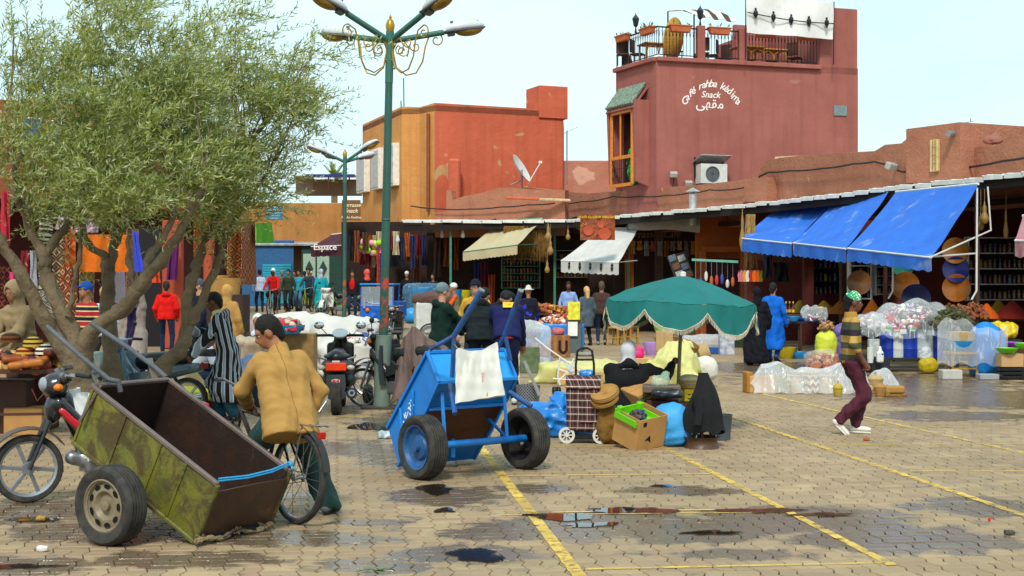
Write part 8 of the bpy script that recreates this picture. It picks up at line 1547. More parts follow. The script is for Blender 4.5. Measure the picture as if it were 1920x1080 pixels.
box_thing('stall_block','dark stall front under the tall straw baskets','stall',GX(420,30.2),(1.0,.8,W(410,552,30).z),mat('stall_dark','#3a2a26',.9));tarp('lemon yellow tarpaulin lying folded on the paving by the leaning trunk',[('b',(0,0,.06),(.48,.3,.06),None,.03),('e',(-.2,0,.08),(.3,.2,.09))],mat('lemon','#d8cf1e',.6,.15),3,.025,10,.025,GX(368,18.6)+Vector((0,0,.16)));box_thing('low_crate','flat dark crate under the lemon tarpaulin','crate',GX(372,18.7),(.95,.6,.16),DKW);m=MB();m.lathe([(.22,0),(.18,.05),(.06,.2),(.02,.26),(.001,.27)],18);o=m.build('straw_hat',STRAWP);o.location=GX(362,18.9)+Vector((0,0,.3));tag(o,'pointed straw hat lying on the lemon tarpaulin','hat')
bt=[(746,668),(758,628),(775,611),(798,630),(818,644),(838,654)];bb=[(733,762),(762,742),(776,705),(796,700),(815,690),(838,664)]
def pline(P,u):t=u*(len(P)-1);k=min(len(P)-2,int(t));t-=k;t=t*t*(3-2*t)*.5+t*.5;return(P[k][0]*(1-t)+P[k+1][0]*t,P[k][1]*(1-t)+P[k+1][1]*t)
def blk(u,v):
 a,b=pline(bt,u),pline(bb,u);q=W(*a,18.85)
 if v<.3:d=.3-v;return q+Vector((.05*sin(9*u),d*1.3,-d*d*3.2-.05*sin(9*u)*d))
 d=(v-.3)/.7;e=W(*b,18.55);return q.lerp(e,d)+Vector((.03*sin(13*u+4*d)*d,-.07*sin(pi*d*.6)+.06*sin(19*u+2.5*d)*d+.025*sin(43*u+d),.02*sin(16*u+6*d)))
m=MB();m.sheet(blk,48,22,.014);m.sheet(lambda u,v:blk(.28+.10*u+.05*v,.55+.30*v)+Vector((-.01,-.03,.01)),4,12,.008);o=tag(wp('blanket',m,mat('blanket','#6a5750',.95,.25,6,.3,90)),'brown blanket thrown over the moped behind the lamp post','blanket')
tarp('white plastic tarpaulin over boxes right of the navy jacket',[('b',(0,0,.45),(.5,.45,.42),None,.1),('e',(-.1,0,.80),(.5,.4,.22))],PLASTW,9,.03,7,.04,GX(985,27));box_thing('green_carton','green printed carton below the white plastic','carton',GX(985,26.4),(.55,.3,.5),mat('carton_green','#5a6a4a',.8,.4,8));carton('blue and white printed carton on the paving, lower of two',GX(1018,27.4),(.36,.3,.26),.2,m_=mat('carton_blue','#7a9ac8',.6,.6,7,col2='#e0e0e4'));carton('red white printed carton on top of the blue one',GX(1014,27.4)+Vector((0,0,.29)),(.34,.28,.22),-.1,m_=mat('carton_redw','#c8c4c8',.6,.5,7,col2='#a86a74'));box_thing('flat_cardboard','flattened cardboard lying on the paving by the printed cartons','cardboard',GX(1006,26.6),(.55,.3,.02),KRAFT,.1)
P=GX(1047,32.0);t=thing('wooden_crate','small slatted wooden crate with a dark letter u on the front','crate',P,.1);[MB().box((-.20+.10*i,-.2,.26),(.092,.03,.5)).build('slat',mat('slat_wood%d'%(i%2),('#8a5a30','#a06a3a')[i%2],.8,.25,12),t)for i in range(5)];[MB().box((s_*.24,0,.13+.2*k),(.03,.4,.14)).build('slat',mat('slat_wood0'),t)for s_ in(-1,1)for k in range(2)];MB().box((0,0,.5),(.5,.42,.03)).build('top_board',mat('slat_wood0'),t);m=MB();m.tube([(.0,-.22,.40),(.0,-.22,.18),(.05,-.22,.12),(.12,-.22,.12),(.16,-.22,.18),(.16,-.22,.40)],.03,6);m.build('letter',mat('black_print'),t);sack('red and white paper bag on the small wooden crate',P+Vector((0,0,.52)),(.14,.1,.09),mat('papbag','#d8c8cc',.7,.6,12,col2='#c8283a'),4,'paper_bag','bag',.02,.025)
P=GX(1050,35.5);t=thing('spice_table','table draped in bright blue plastic heaped with red dried flowers','table',P);solid_obj('drape',[('b',(0,0,.35),(.62,.45,.35),None,.05)],.04,BLUET,t,disp=folds(.015,7,(1,1,.1),3),cut=lambda F_,X,Y,Z:np.maximum(F_,-Z));heap('red and brown dried flowers on the blue draped table',P+Vector((0,0,.7)),.6,.42,.22,conf('flow',['#a83a1a','#c8642a','#7a2a1a','#d8a06a','#e8e0d8']),220,.09,4)
for px,Y,r,h,c,lb in((1018,38,.25,.5,'#8a8a5a','olive tub of paprika behind the blue draped table'),(1002,39,.28,.6,'#6a6a70','grey tub beside the hat wearing woman'),(1040,40,.3,.62,'#c2c2c0','white box tub behind the blue draped table')):bowl(lb,GX(px,Y),r,h,mat('tub'+c,c,.5),'tub');heap('spice heaped in the '+lb,GX(px,Y)+Vector((0,0,h-.05)),r*.8,r*.8,.22,conf('sp%d'%px,['#b8421a','#c8742a','#8a2a14','#d8a03a']if px!=1040 else['#c8641e','#d89a3a','#a8481e']),80,.08,px)
table('long trestle of spices under the cream and white awnings',GX(1005,42),(3.4,.9),.8,DKW);heap('yellow and brown spices along the long trestle',GX(1005,42)+Vector((0,0,.8)),1.6,.4,.28,conf('sp2',['#b87a1a','#8a4a1a','#c89a2a','#6a3a1a','#a8281a']),260,.12,5)
P=GX(1077,34.0);t=thing('sandwich_board','grey folding board with a white notice beside the blue table','notice board',P,-.1);[MB().box((0,s_*.16,.42),(.38,.03,.9),rotm(s_*.2)).build('panel',mat('board_dark','#4a5254',.7),t)for s_ in(-1,1)];MB().box((-.03,-.215,.6),(.24,.012,.36),rotm(-.2)).build('notice',mat('paper_white'),t);MB().box((.0,-.2,1.05),(.3,.02,.45)).build('poster',mat('poster_yel','#d8d03a',.6,.4,9),t);m=MB();m.lathe([(.001,0),(.2,0),(.23,.05),(.18,.09),(.001,.1)],20);o=m.build('stool_cushion',mat('cushion_grey','#8a8a7a',.8));o.location=GX(1096,32.4);tag(o,'round grey cushion on the paving near the grey coat woman','cushion')
for i,px in enumerate((1148,1160,1172,1186)):
 t=thing('stool',['slatted wooden stool, leftmost behind the parasol edge','slatted wooden stool, second from the left behind the parasol','slatted wooden stool, third from the left behind the parasol','slatted wooden stool, rightmost behind the parasol'][i],'stool',GX(px,38+.3*i));MB().box((0,0,.5),(.34,.34,.05)).build('seat',mat('pine'),t)
 for x in(-.14,.14):
  for y in(-.14,.14):MB().box((x,y,.24),(.05,.05,.48)).build('leg',mat('pine'),t)
 MB().bar((-.14,-.15,.22),(.14,-.15,.22),.04).build('rung',mat('pine'),t)
t=thing('display_table','dark table of wrapped toys behind the parasol','table',GX(1340,37));MB().box((0,0,.8),(1.9,.8,.06)).build('table_top',DKW,t);MB().box((.55,-.3,.4),(.75,.1,.78)).build('front_panel',mat('panel_green','#26301e',.7),t);[MB().box((x,y,.4),(.06,.06,.8)).build('leg',DKW,t)for x in(-.9,.9)for y in(-.35,.35)];heap('wrapped colourful toys on the dark display table',GX(1340,37)+Vector((0,0,.83)),.9,.35,.45,conf('toys',['#c83a3a','#d8d8d8','#3a7ac8','#e0c83a','#b86a9a','#8ab8c8','#d8a88a']),240,.12,14);bowl('lilac tub on the paving under the parasol fringe',GX(1222,33),.22,.30,mat('lilac','#b088c8',.4),'tub');bowl('lime green tub above the terracotta one behind the parasol',GX(1248,34)+Vector((0,0,.38)),.3,.3,GREENPL,'tub');bowl('terracotta tub beneath the lime green tub',GX(1249,34),.3,.38,TERRA,'tub');sack('clear plastic bundles on a low blue pallet behind the parasol',GX(1320,33.5)+Vector((0,0,.16)),(.6,.3,.16),PLASTW,3,'plastic_bundle','bundle',.04,.035);box_thing('pallet','low blue pallet under the plastic bundles','pallet',GX(1320,33.5),(1.2,.5,.15),mat('pallet_blue','#1d4f98',.6));box_thing('carton_blue','pale blue printed carton beside the blue pallet','carton',GX(1362,33),(.35,.3,.6),mat('carton_blue'))
# hat stall at far left
P=GX(28,15.6);table('wooden market table of woven hats and leather bags at far left',P,(1.5,.8),.78,DKW,.15);box_thing('crate','dark crate added for shade under the left end of the hat table','crate',GX(8,16.0),(.7,.5,.62),DKW);box_thing('crate','dark crate added for shade under the right end of the hat table','crate',GX(62,16.3),(.5,.4,.68),DKW);carton('brown carton with blue tape on the paving under the hat table',GX(50,15.8),(.42,.34,.3),.1);heap('knitted caps and leather bags heaped on the hat table',P+Vector((0,0,.78)),.65,.33,.18,conf('hats',['#7a2a1a','#c8a05a','#d8c8a0','#5a2a14','#a85a2a','#8a1a2a','#3a2a4a','#d8882a']),130,.13,6)  # both dark crates are added to darken the space below the table
for i,(px,py,c,lb)in enumerate(((62,650,'#c8a83a','striped yellow knitted cap on top of the hat pile'),(48,668,'#7a1a22','dark red striped cap in the hat pile'),(84,664,'#e8e0d0','cream and black striped cap right of the hat pile'),(18,676,'#2a2a4a','navy cap at the left of the hat pile'),(20,642,'#6a3a1a','stack of brown woven caps in the hooded seller hands'))):m=MB();m.lathe([(.11,0),(.115,.03),(.10,.08),(.05,.11),(.001,.115)],18);o=m.build('knitted_cap',mat('kcap'+c,c,.9,.1,pat=bands(2,.05,[(0,c),(.55,'#2a1a14' if i!=1 else '#c8a03a')])));o.location=W(px,py,15.5);tag(o,lb,'cap')
carton('small tan carton standing behind the hat pile',W(73,690,15.9),(.24,.2,.26),.1,m_=KRAFT2)
for i,(px,py,c,lb)in enumerate(((55,716,'#a8642a','large tan leather bag with painted flowers lying on the hat table'),(20,708,'#8a4a1e','brown leather bag at the left of the hat table'),(85,722,'#6a2a1a','dark red leather bag at the corner of the hat table'))):o=solid_obj('leather_bag',[('b',(0,0,.05),(.20 if i==0 else .13,.13,.035),None,.03),('c',(-.10,-.10,.05),(.12,-.10,.07),.03,.03)],.015,mat('leather'+c,c,.5,.35,9,.2),None,disp=folds(.012,18,(1,1,1),i));p_=W(px,py,15.3);o.location=(p_.x,p_.y+.1*i,.80+.05*i);o.rotation_euler=(.15,.12*(i-1),.5*i);tag(o,lb,'bag')
m=MB();[m.tube([W(60+20*i,730,15.2),W(70+20*i,752,15.15),W(85+20*i,735,15.2)],.007,5)for i in range(2)];tag(wp('bag_strap',m,mat('leather#6a2a1a')),'brown leather straps hanging over the table edge','strap')
for i,(px,py,c,lb)in enumerate(((70,640,'#a8522a','rolled rust coloured rug standing behind the hooded seller'),(90,645,'#7a4a5a','rolled violet patterned rug next to the rust one'),(102,655,'#b8a89a','pale rolled rug at the right of the two'))):p_=GX(px,20);m=MB();m.tube([(0,0,0),(.05*(i-1),0,.62+.02*i)],.12,12);o=m.build('rolled_rug',mat('rug_r'+c,c,.95,.2,pat=kilim(.09,.12,[c,'#3a1a1a','#c8a86a',c,'#5a2a2a'])));o.location=p_+Vector((0,0,.12));tag(o,lb,'rug')
t=sack('turquoise and cream floor cushions piled behind the forked trunk',GX(183,17.6)+Vector((0,0,.35)),(.16,.14,.26),mat('cush_turq','#3a9aa0',.7,.4,9,col2='#d8d0c0'),6,'cushions','cushion',.02,.02)
# carpets and cloths hung along the left houses
def carpet(label,px0,py0,px1,py1,Y0,Y1,pal,px_=.3,pz=.35,seed=0,plain=None,slant=0,name='hanging_carpet'):
 a,b,c_,d=W(px0,py0,Y0),W(px1,py0,Y1),W(px0+slant,py1,Y0),W(px1+slant,py1,Y1);nn=(b-a).cross(Vector((0,0,1))).normalized();m=MB();m.sheet(lambda u,v:a.lerp(b,u).lerp(c_.lerp(d,u),v)+nn*(.05*sin(9*u+seed)*(.4+v)+.02*sin(23*u+4*v+seed)),16,12,.025)
 o=wp(name,m,mat('carpet%d%s'%(seed,label[:8]),plain or pal[0],.95,.18,9,.4,120,pat=None if plain else kilim(px_,pz,pal,.9)));return tag(o,label,'carpet' if name=='hanging_carpet' else 'cloth')
REDK=['#8a2a1e','#c8a070','#5a1a18','#b8582e','#2a1a20'];ORK=['#c85a1e','#8a3a1a','#d8963a','#4a3a4a','#b8742a'];BRK=['#5a3a26','#8a6a4a','#3a241c','#c8a878'];WHK=['#d8ccb8','#3a2a26','#c8b8a0','#8a7a6a']
for i,(lb,x0,y0,x1,y1,Y0,Y1,pal,a_,b_)in enumerate((('long red patterned carpet hanging at the corner by the ochre house',452,415,478,534,44,47,REDK,.35,.4),('orange striped carpet hanging left of the red corner carpet',424,420,456,525,43.5,45,ORK,1.2,.5),('dark orange carpet behind the leaning trunk',362,410,404,500,40,42,['#7a3a1a','#c8742a','#4a2a1a','#a85a2a'],.8,.4),('cream and black striped carpet behind the forked trunk',76,400,98,560,27,28,['#d8c8a8','#2a201c'],9.0,.16),('brown banded carpet right of the cream striped one',102,440,128,560,27.5,28.2,BRK,.5,.3),('red brown kilim hanging low behind the trunk fork',116,500,142,600,26.5,27,['#a8482a','#5a2a20','#c89a6a','#7a3a2a'],.35,.3),('pale woven rug with dark lines behind the trunk',70,545,98,600,26,26.5,WHK,.4,.2),('orange kilim hanging left of the orange cloth',118,430,140,500,28,28.6,['#d8521e','#c83a1a','#e08a3a'],.6,.4),('white and violet speckled cloth hanging below the orange cloth',210,510,236,585,29.5,30.5,['#d8d4d0','#6a5a8a','#c8c0c8','#8a4a5a'],.12,.1),('brown speckled carpet behind the slim trunk',238,430,260,560,30.5,31.5,['#8a6a4a','#5a3a2a','#b89a7a','#a8382a'],.15,.2),('grey green patterned rug hanging behind the slim trunk',152,505,176,575,29,29.5,['#8a7a4a','#5a5a3a','#b89a5a'],.3,.3),('dark red carpet at the far left edge',-4,500,14,600,24,24.5,['#4a1a18','#8a3a2a','#2a1214'],.3,.2),('silver grey sequinned blanket behind the trunk',58,470,76,560,27,27.4,['#a8a8b0','#7a7a88','#c8c8cc'],.1,.08))):carpet(lb,x0,y0,x1,y1,Y0,Y1,pal,a_,b_,i)
for i,(lb,x0,y0,x1,y1,Y0,Y1,c,sl)in enumerate((('wide orange embroidered cloth slung between the trunks',152,440,240,510,28.8,29.6,'#d86a14',0),('bright pink scarf hanging at the far left',4,510,22,570,24.6,24.8,'#e0407a',6),('red cloth hanging at the far left edge',3,360,14,460,24.5,24.7,'#b8283a',0),('purple cloth hanging on the salmon pillar',316,455,336,525,35.3,35.4,'#5a1a5a',-4),('blue edged white cloth behind the slim trunk',250,435,258,510,30.4,30.6,'#3a4ac8',8),('dark red jacket hung behind the trunk',42,470,60,525,27,27.2,'#7a1420',0),('orange cloth scrap hung by the dark doorway',284,500,298,530,33,33.2,'#d8481a',0),('lilac patterned shawl hung high behind the crown',108,395,130,430,28.4,28.8,'#c8a8c0',0),('lime green cloth awning flap by the red corner carpet',478,418,510,456,46,50,'#5aa82a',2),('lilac striped cloth hung high behind the orange cloth',140,410,185,436,29,29.4,'#c0a0b8',0))):carpet(lb,x0,y0,x1,y1,Y0,Y1,None,seed=i+30,plain=c,slant=sl,name='hanging_cloth')
# scraps on the paving
for i,(px,py,c,lb)in enumerate(((1625,826,'#a8583a','small broken piece of brick on the paving near the boy'),(1855,979,'#e01818','tiny red bottle cap on the paving at right'),(80,1034,'#d8d8d4','small crumpled white paper near the green cart wheel'),(78,976,'#a8843a','dry leaf in the puddle at lower left'),(1893,1003,'#4a423a','lump of dark dirt at the lower right'))):P=G(px,py);o=solid_obj('scrap',[('b',(0,0,.02),(.035 if i!=1 else .012,.022 if i!=1 else .012,.016),None,.008)],.006,mat('scrap'+c,c,.8),None,disp=folds(.006,60,(1,1,1),i));o.location=P;tag(o,lb,'scrap')
P=G(722,822);sack('torn blue and white wrapper on the paving left of the blue cart',P,(.07,.06,.04),mat('wrapper','#6ab8d8',.3,.6,12,col2='#d8dcd8'),3,'wrapper','litter',.02,.012)
m=MB();P=G(690,1074);m.tube([P+Vector((-.07,0,.01)),P+Vector((.0,.02,.02)),P+Vector((.1,-.01,.012))],.004,5);rs=random.Random(2);[m.add([q,q+Vector((.02,.01,.01)),q+Vector((.035,0,.012)),q+Vector((.018,-.008,.01))],[(0,1,2,3)])for q in[P+Vector((rs.uniform(-.02,.12),rs.uniform(-.03,.03),.012))for _ in range(14)]];tag(wp('olive_twig',m,mat('house_leaf')),'broken olive twig lying on the paving at the lower edge','twig')
# ------------------------------------------------------------------ the people of the market
def man(label,pos,rz,h=1.72,v=.028,top='#333333',bot='#22262e',hd=('hair','#171210'),tn='jacket',bn='trousers',tk='top',walk=0,extra=(),topo=None,skin='tan',tm=None,shoe='#241f1c',**kw):
 wr=[(bn,'pants',cloth(bot),dict(t=.012))]if bot else[]
 wr.append((tn,tk,tm or cloth(top),dict(topo or{})))
 for(nm,c)in([hd]if isinstance(hd[0],str)else hd):wr.append((nm,{'headscarf':'scarf','flat_hood':'hooddown','helmet':'kufi','sun_hat':'hat'}.get(nm,nm),cloth(c)if nm!='hair' else hairM(c),dict(long=2.2)if c in('#c8a468','#b8945a')else{}))
 wr+=list(extra);wr.append(('shoe','shoes',cloth(shoe,.7)))
 if walk and 'feet' not in kw:kw['feet']=(V3(-.10,walk,.09),V3(.10,-walk,.12));kw['toes']=(V3(-.1,1,.1),V3(.1,1,-.35))
 kw.setdefault('fingers',v<.024);kw.setdefault('eyes',abs(((rz+180)%360)-180)>55)
 return person(label,pos,R(rz),h,v,skin,wear=wr,**kw)
TAN=mat('jacket_tan','#b58c4c',.85,.15,5,.35,70,pat=lambda n,v,c:n.mix(n.math('LESS_THAN',n.math('ABSOLUTE',n.xyz(v)[0]),.003),n.mix(n.noise(v,5,4),c,lin('#a67c3e')),lin('#86602c')));DJE=mat('djellaba_stripe','#7c8690',.9,.1,pat=lambda n,v,c:n.ramp(n.math('FRACT',n.math('MULTIPLY_ADD',n.math('ARCTAN2',n.xyz(v)[0],n.math('SUBTRACT',n.xyz(v)[1],n.math('MULTIPLY',n.math('MAXIMUM',n.math('SUBTRACT',n.xyz(v)[2],.9),0),.2))),15/6.2832,n.math('MULTIPLY_ADD',n.noise(v,2.5,1),.25,40))),[(0,lin('#17181e')),(.34,lin('#c0c8ce')),(.44,lin('#8c96a0')),(.72,lin('#c0c8ce')),(.80,lin('#17181e'))],True))
person('man in a tan jacket sitting on the bicycle rack, back turned, looking left',(-1.62,9.90,0),R(40),1.66,.0125,'tan',pel=(0,.02,.79),up=(.09,.42,.90),hands=(V3(-.05,.52,.84),V3(.27,.20,.72)),feet=(V3(-.22,.42,.085),V3(.42,.15,.085)),head=(60,26),thick=1.08,elbow=((-.8,-.4,0),(.7,-.8,0)),knee=((-.3,1,.2),(.4,1,.2)),fist=(.8,.8),toes=(V3(-.2,1,-.1),V3(.8,.6,-.12)),wear=[('trousers','pants',mat('trouser_green','#24423e',.85,.25,6,.3),dict(t=.022,flare=.035,fold=.014,len=1.04)),('jacket','top',TAN,dict(t=.026,hem=-.17,fold=.010,freq=19,cuff=1.3,an=(1,1,.6),wide=1.2,hemflare=.012,rad=.30,hx=1.18)),('collar','collar',TAN),('hair','hair',hairM('#120e0c')),('sandal','shoes',mat('sandal','#6a6a72',.8))])
person('man in a grey and black striped djellaba bending forward with hands out',GX(428,17.2),R(92),1.63,.017,'dark',up=(0,.26,1),hands=(V3(-.20,.40,.86),V3(.12,.46,1.14)),feet=(V3(-.10,-.10,.085),V3(.12,.12,.085)),head=(-4,14),fist=(.3,.3),wear=[('trousers','pants',cloth('#1f4a5a'),dict(t=.02,flare=.02)),('djellaba','robe',DJE,dict(t=.03,low=.26,flare=.26,fold=.018,cuff=2.0,freq=14)),('hood','hooddown',DJE,dict(point=1)),('collar','collar',cloth('#d8c890')),('hair','hair',hairM('#14100e')),('shoe','shoes',cloth('#3a2a30'))])
SWE=mat('sweater_stripe','#b08a4a',.9,.1,bump=.2,pat=bands(2,2.0,[(0,'#b89048'),(.425,'#4a4a34'),(.46,'#b89048'),(.495,'#4a4a34'),(.53,'#b89048'),(.568,'#2a2228'),(.605,'#4c4c36'),(.645,'#b89048')]))
person('boy in a striped brown sweater and green white cap walking to the right',GX(1592,15.75),R(-86),1.64,.0125,'dark',pel=(0,.03,.87),up=(0,-.02,1),hands=(V3(-.24,.16,.82),V3(.24,.10,.84)),feet=(V3(-.08,.10,.085),V3(.07,-.15,.15)),toes=(V3(.1,1,-.05),V3(0,.75,-.75)),head=(-4,4),fist=(.9,.9),elbow=((-.5,-1,0),(.5,-1,0)),thick=.92,wear=[('trousers','pants',mat('trouser_plum','#4c1a2c',.85,.2,6,.3),dict(t=.034,fold=.016,freq=18,flare=-.004)),('sweater','top',SWE,dict(t=.014,hem=-.04,sleeve=.66,fold=.008)),('collar','collar',cloth('#a8803a')),('hair','hair',hairM('#0f0b0a'),dict(long=1.4)),('cap','kufi',mat('cap_green','#2aa06a',.8,.1,pat=lambda n,v,c:n.ramp(n.noise(v,48,2),[(.44,lin('#1f9a62')),(.56,lin('#e4eee6'))],True))),('shoe','shoes',cloth('#d8d4ca',.7),dict(sole=mat('sole_white','#e0dcd2')))])
BLK=mat('robe_black','#0e0e12',.9,.3,6,.25)
person('seated woman in a black robe and white headscarf holding the parasol pole',GX(1176,15.62),R(0),1.66,.0145,'dark',pel=(0,.0,.33),up=(.04,.05,1),hands=(V3(-.12,.42,.42),V3(.565,.34,.80)),feet=(V3(-.18,.55,.085),V3(.2,.55,.085)),head=(8,8),thick=1.3,neck=.74,fist=(.5,1.0),eyes=False,elbow=((-1,-.4,0),(.3,-.3,-1)),wear=[('robe','robe',BLK,dict(t=.035,low=.02,flare=.40,fold=.014,cuff=1.1,sleeve=.92,hx=1.25,wide=1.5)),('shawl','hooddown',BLK),('headscarf','scarf',mat('scarf_white','#c8c8cc',.9,.15,9,.2))])
box_thing('low_stool','low wooden stool under the seated woman','stool',GX(1176,15.62),(.36,.32,.20),DKW)
man('woman in a black robe and hood seen from behind beside the blue robed man',GX(1419,28.8),12,1.62,.024,'#15161e',None,('headscarf','#12131a'),'robe',tk='robe',topo=dict(t=.035,low=.05,flare=.30,fold=.02,cuff=1.8),thick=1.1);man('man in a bright blue robe with bare dark head, walking away',GX(1449,29.8),-28,1.72,.024,'#1264c8','#1a50a0',tn='robe',tk='robe',topo=dict(t=.03,low=.28,flare=.22,fold=.012,cuff=1.5),walk=.08)
man('blonde woman in a grey coat seen from behind',GX(1100,37.8),24,1.62,.028,'#4c5862','#181a20',('hair','#c8a468'),'coat',tk='dress',topo=dict(t=.025,low=.56,flare=.20),extra=[('handbag','bag',cloth('#8a6a5a'),dict(c=(-.22,.1,.85),r=(.08,.12,.16)))]);man('bald man in a brown jacket and jeans seen from behind',GX(1128,38.2),-8,1.76,.028,'#4a342e','#23344e',('hair','#5a4638'),walk=.05,shoe='#8a8a88')
man('shopkeeper in a pale blue track jacket facing the square',GX(1066,42.5),178,1.76,.03,'#8aa4d8','#1d222c',skin='dark');man('woman in a white sun hat and dark blue patterned robe',GX(991,34.5),20,1.62,.028,'#16183a',None,('sun_hat','#d0ccc2'),'robe',tk='robe',topo=dict(t=.03,low=.08,flare=.26),tm=mat('robe_pat','#14142a',.9,.1,pat=lambda n,v,c:n.ramp(n.noise(v,7,2),[(.5,lin('#101026')),(.58,lin('#2a3ac0'))],True)))
man('man in a dark green hooded robe and grey cap beside the brown blanket',GX(828,20.4),-62,1.72,.02,'#0f2a22',None,[('beanie','#6a7c80'),('flat_hood','#0f2a22')],'robe',tk='robe',topo=dict(t=.04,low=.12,flare=.26,fold=.014,cuff=1.8),skin='pale',hands=(V3(-.14,.42,1.0),V3(.16,.42,1.02)),thick=1.12);man('man in an orange sweater, grey vest and white cap bent over the stall',GX(857,36.5),96,1.72,.028,'#d8541a','#3a3a34',('kufi','#dcdcd8'),'sweater',extra=[('vest','vest',cloth('#6a6a52'),dict(t=.03,hem=-.02))],up=(0,.14,1),hands=(V3(-.15,.45,1.1),V3(.15,.45,1.1)))
man('man in a mustard hooded sweater and navy cap facing the square',GX(893,23.2),165,1.78,.022,'#c8963a','#2a2a30',[('cap','#1a1d2e'),('flat_hood','#c8963a')],'sweater',skin='pale',topo=dict(t=.03),up=(0,.06,1));man('man in a padded dark jacket leaning with an arm over the navy jacket',GX(903,19.9),-6,1.74,.018,'#1a2226','#1c2030',[('hair','#141414'),('flat_hood','#161c20')],up=(0,.36,1),head=(0,48),hands=(V3(-.2,.48,.85),V3(.42,.42,1.36)),topo=dict(t=.045,hem=-.05,fold=.016,freq=20,an=(.4,.4,1)),thick=1.1,elbow=((-.6,-1,0),(.2,-.3,1)),eyes=False)
man('man in a navy track suit with a yellow back patch, bent forward',GX(950,19.55),4,1.80,.018,'#1b1f4e','#1a1c3a',('hair','#121212'),'track_jacket','track_trousers',pel=(0,-.05,.97),up=(.03,.62,.9),head=(0,60),hands=(V3(-.18,.62,.86),V3(.28,.50,.80)),topo=dict(t=.028,fold=.010,hem=-.04),extra=[('back_patch','patch',mat('patch_yellow','#e8b81a',.6),dict(size=(.17,.012,.09),u=.12,x=.02,t=.03)),('red_hem','bag',cloth('#b8202a'),dict(c=(.0,-.05,.965),r=(.165,.135,.022))),('side_stripe','bag',cloth('#d8c8b0'),dict(c=(.175,-.03,.55),r=(.012,.02,.38)))],eyes=False,shoe='#b8bcc0')
man('person in dark clothes sitting in the shade of the trestle',GX(943,41),150,1.6,.03,'#1d1a1c','#1a1a1c',pel=(0,0,.5),feet=(V3(-.12,.45,.085),V3(.12,.45,.085)))
# left side, under and behind the olive trees
man('hat seller in a beige hooded djellaba looking down at the hats',GX(40,17.4),158,1.74,.016,'#94805f',None,('hood','#9a8666'),'djellaba',tk='robe',topo=dict(t=.04,low=.06,flare=.27,fold=.013,cuff=1.9),up=(0,.15,1),head=(-6,10),hands=(V3(-.05,.42,1.02),V3(.16,.42,.98)),fist=(.6,.6),thick=1.05)
man('man in a red and navy striped polo with blue cap behind the trunk',GX(163,21),140,1.74,.021,'#a82028','#1d2434',('cap','#1f4a9a'),'polo',tm=mat('polo_stripe','#a8202a',.9,.1,pat=bands(2,.155,[(0,'#a81c26'),(.42,'#d8c080'),(.52,'#14182c'),(.86,'#d8c080')])),skin='tan',thick=1.1,topo=dict(sleeve=.6));man('fair haired person in a pale blue shirt behind the striped polo',GX(196,24),40,1.66,.026,'#a8c0dc','#3a3a40',('hair','#b8945a'),'shirt');man('woman in a long beige cardigan over a purple dress, hand to her face',GX(253,23),160,1.68,.022,'#22163c',None,('headscarf','#8a7f78'),'dress',tk='robe',topo=dict(t=.012,low=.12,flare=.19,sleeve=0),extra=[('cardigan','top',cloth('#8c8078'),dict(t=.03,hem=-.42,flare=.24,cuff=1.3,open=.085))],hands=(V3(-.05,.20,1.42),V3(.28,.08,.82)),skin='pale')
man('man in a bright red hooded sweater and jeans walking away',G(312,664),6,1.76,.02,'#d81a14','#1c2a42',[('hair','#2a2018'),('flat_hood','#d01812')],'sweater',feet=(V3(-.10,.05,.09),V3(.16,-.22,.10)),toes=(V3(0,1,0),V3(.3,1,-.3)),topo=dict(t=.03),hands=(V3(-.24,.15,.92),V3(.24,.15,.92)),shoe='#3a1a18');man('man in a dark vest over a blue shirt facing out of the carpet shop',GX(323,36.6),176,1.74,.028,'#2a4a9a','#8a8a88',tn='shirt',skin='dark',extra=[('vest','vest',cloth('#1d2a2a'),dict(t=.03))])
man('bearded man in a grey beanie and dark navy coat behind the leaning trunk',GX(374,26.5),112,1.80,.022,'#141c30','#15171c',('beanie','#4a5058'),'coat',skin='pale',extra=[('beard','beard',hairM('#2a1c14'))],topo=dict(t=.03,hem=-.2));man('person in a black and white track jacket crouching by the leaning trunk',GX(374,20.3),-100,1.7,.022,'#c8ccd4','#23344e',('cap','#c8201c'),'track_jacket',pel=(0,-.1,.42),up=(0,.75,.7),feet=(V3(-.14,.12,.085),V3(.14,.0,.085)),hands=(V3(-.2,.6,.35),V3(.2,.6,.4)),tm=mat('track_bw','#c8ccd4',.8,.1,pat=bands(2,.22,[(0,'#15161a'),(.5,'#c8ccd4')])))
man('person in a sand coloured hooded robe seen from behind by the baskets',GX(426,25.5),-20,1.66,.024,'#b08448',None,('hood','#b88e50'),'djellaba',tk='robe',topo=dict(t=.035,low=.1,flare=.25));man('crouching seller in a pale cap behind the tan jacket man',GX(484,23.4),170,1.66,.026,'#3a3436','#2a2a2c',('headscarf','#c8d0d8'),pel=(0,0,.42),feet=(V3(-.15,.3,.085),V3(.15,.3,.085)))
b=G(509,592)+Vector((0,.9,0));RID=dict(pel=(0,.26,.98),up=(0,.2,1),hands=(V3(-.27,.74,1.02),V3(.27,.74,1.02)),feet=(V3(-.12,.52,.28),V3(.12,.40,.48)),fist=(.8,.8))
man('cyclist in a red jacket and white cap riding towards the square',b,176,1.72,.03,'#c81a18','#2a1418',('cap','#d8dce0'),skin='dark',**RID);b=G(579,585)+Vector((0,.8,0));man('cyclist in a slate grey jacket on the lime bicycle',b,170,1.74,.03,'#343c48','#1d2a3c',skin='tan',**RID)
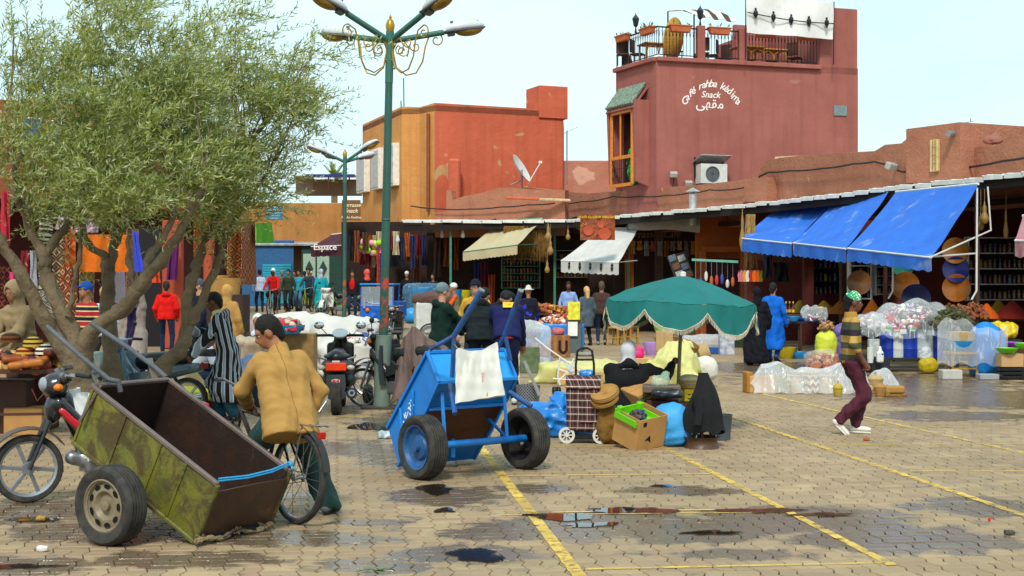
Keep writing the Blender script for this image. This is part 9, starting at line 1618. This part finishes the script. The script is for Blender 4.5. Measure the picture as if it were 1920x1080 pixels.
for px,Y,rz,top,bot,hd,lb,tk,wk in((487,56,20,'#b8c4dc','#1c2438',('hair','#1a1412'),'woman in a white and blue jacket walking away by the red carpet','top',0),(511,63,10,'#23448a','#23262c',('hair','#16120f'),'man in a blue jacket before the teal shutter','top',0),(541,56,172,'#2f3a2c','#2a2420',('hair','#16120f'),'man in a dark olive jacket walking towards the square','top',.16),(529,60,185,'#5a5a50','#3a3630',('beanie','#7a7a74'),'man in grey clothes just behind the olive jacket man','top',0),(561,57,160,'#2aa0b8','#4a7a9a',('hair','#16120f'),'girl in a light cyan tunic beside the olive jacket man','top',.08),(552,61,178,'#6a2430','#22262c',('hair','#16120f'),'man in a wine red jumper between the two cyclists far back','top',.1),(571,64,20,'#c8c6c0','#3a4a6a',('hair','#16120f'),'man in a pale shirt walking away before the green doors','top',.1),(582,63,5,'#2358b0','#2a2c34',('kufi','#d0ccc0'),'man in a royal blue jacket and cream cap far back','top',0),(602,55,25,'#18a4b0',None,('headscarf','#a8b4c0'),'woman in a long turquoise robe and grey headscarf','robe',0),(661,49,178,'#1a1c22','#1f2f4a',('hair','#16120f'),'man in a red shirt and open black jacket beside the trike','top',0),(688,50,30,'#17181c','#1a1a1e',('hood','#e0584c'),'person in black with a coral pink hood by the toy shop','top',0),(763,51.5,170,'#16171c','#16171c',('kufi','#c8ccd8'),'toy seller in black with a white and blue cap','top',0),(812,52,160,'#1d1c20','#1a1a1c',('hair','#16120f'),'seller in dark clothes standing behind the tubs','top',0)):
 man(lb,GX(px,Y),rz,1.72,.034,top,bot,hd,'robe' if tk=='robe' else 'jacket',tk=tk,walk=wk,topo=dict(low=.12,flare=.24)if tk=='robe' else None,extra=[('shirt','bag',cloth('#c8161a'),dict(c=(0,.10,1.24),r=(.10,.055,.22)))]if px==661 else())
q=lp(1203,345);man('woman in a bright green dress standing in the cafe bay window',(q.x+O3.x*.30,q.y+O3.y*.30,5.36),150,1.6,.03,'#12a03a',None,('hair','#16120f'),'dress',tk='robe',topo=dict(low=.05,flare=.15),extra=[('apron','bag',cloth('#6a4a8a'),dict(c=(0,.13,.75),r=(.11,.04,.2)))])
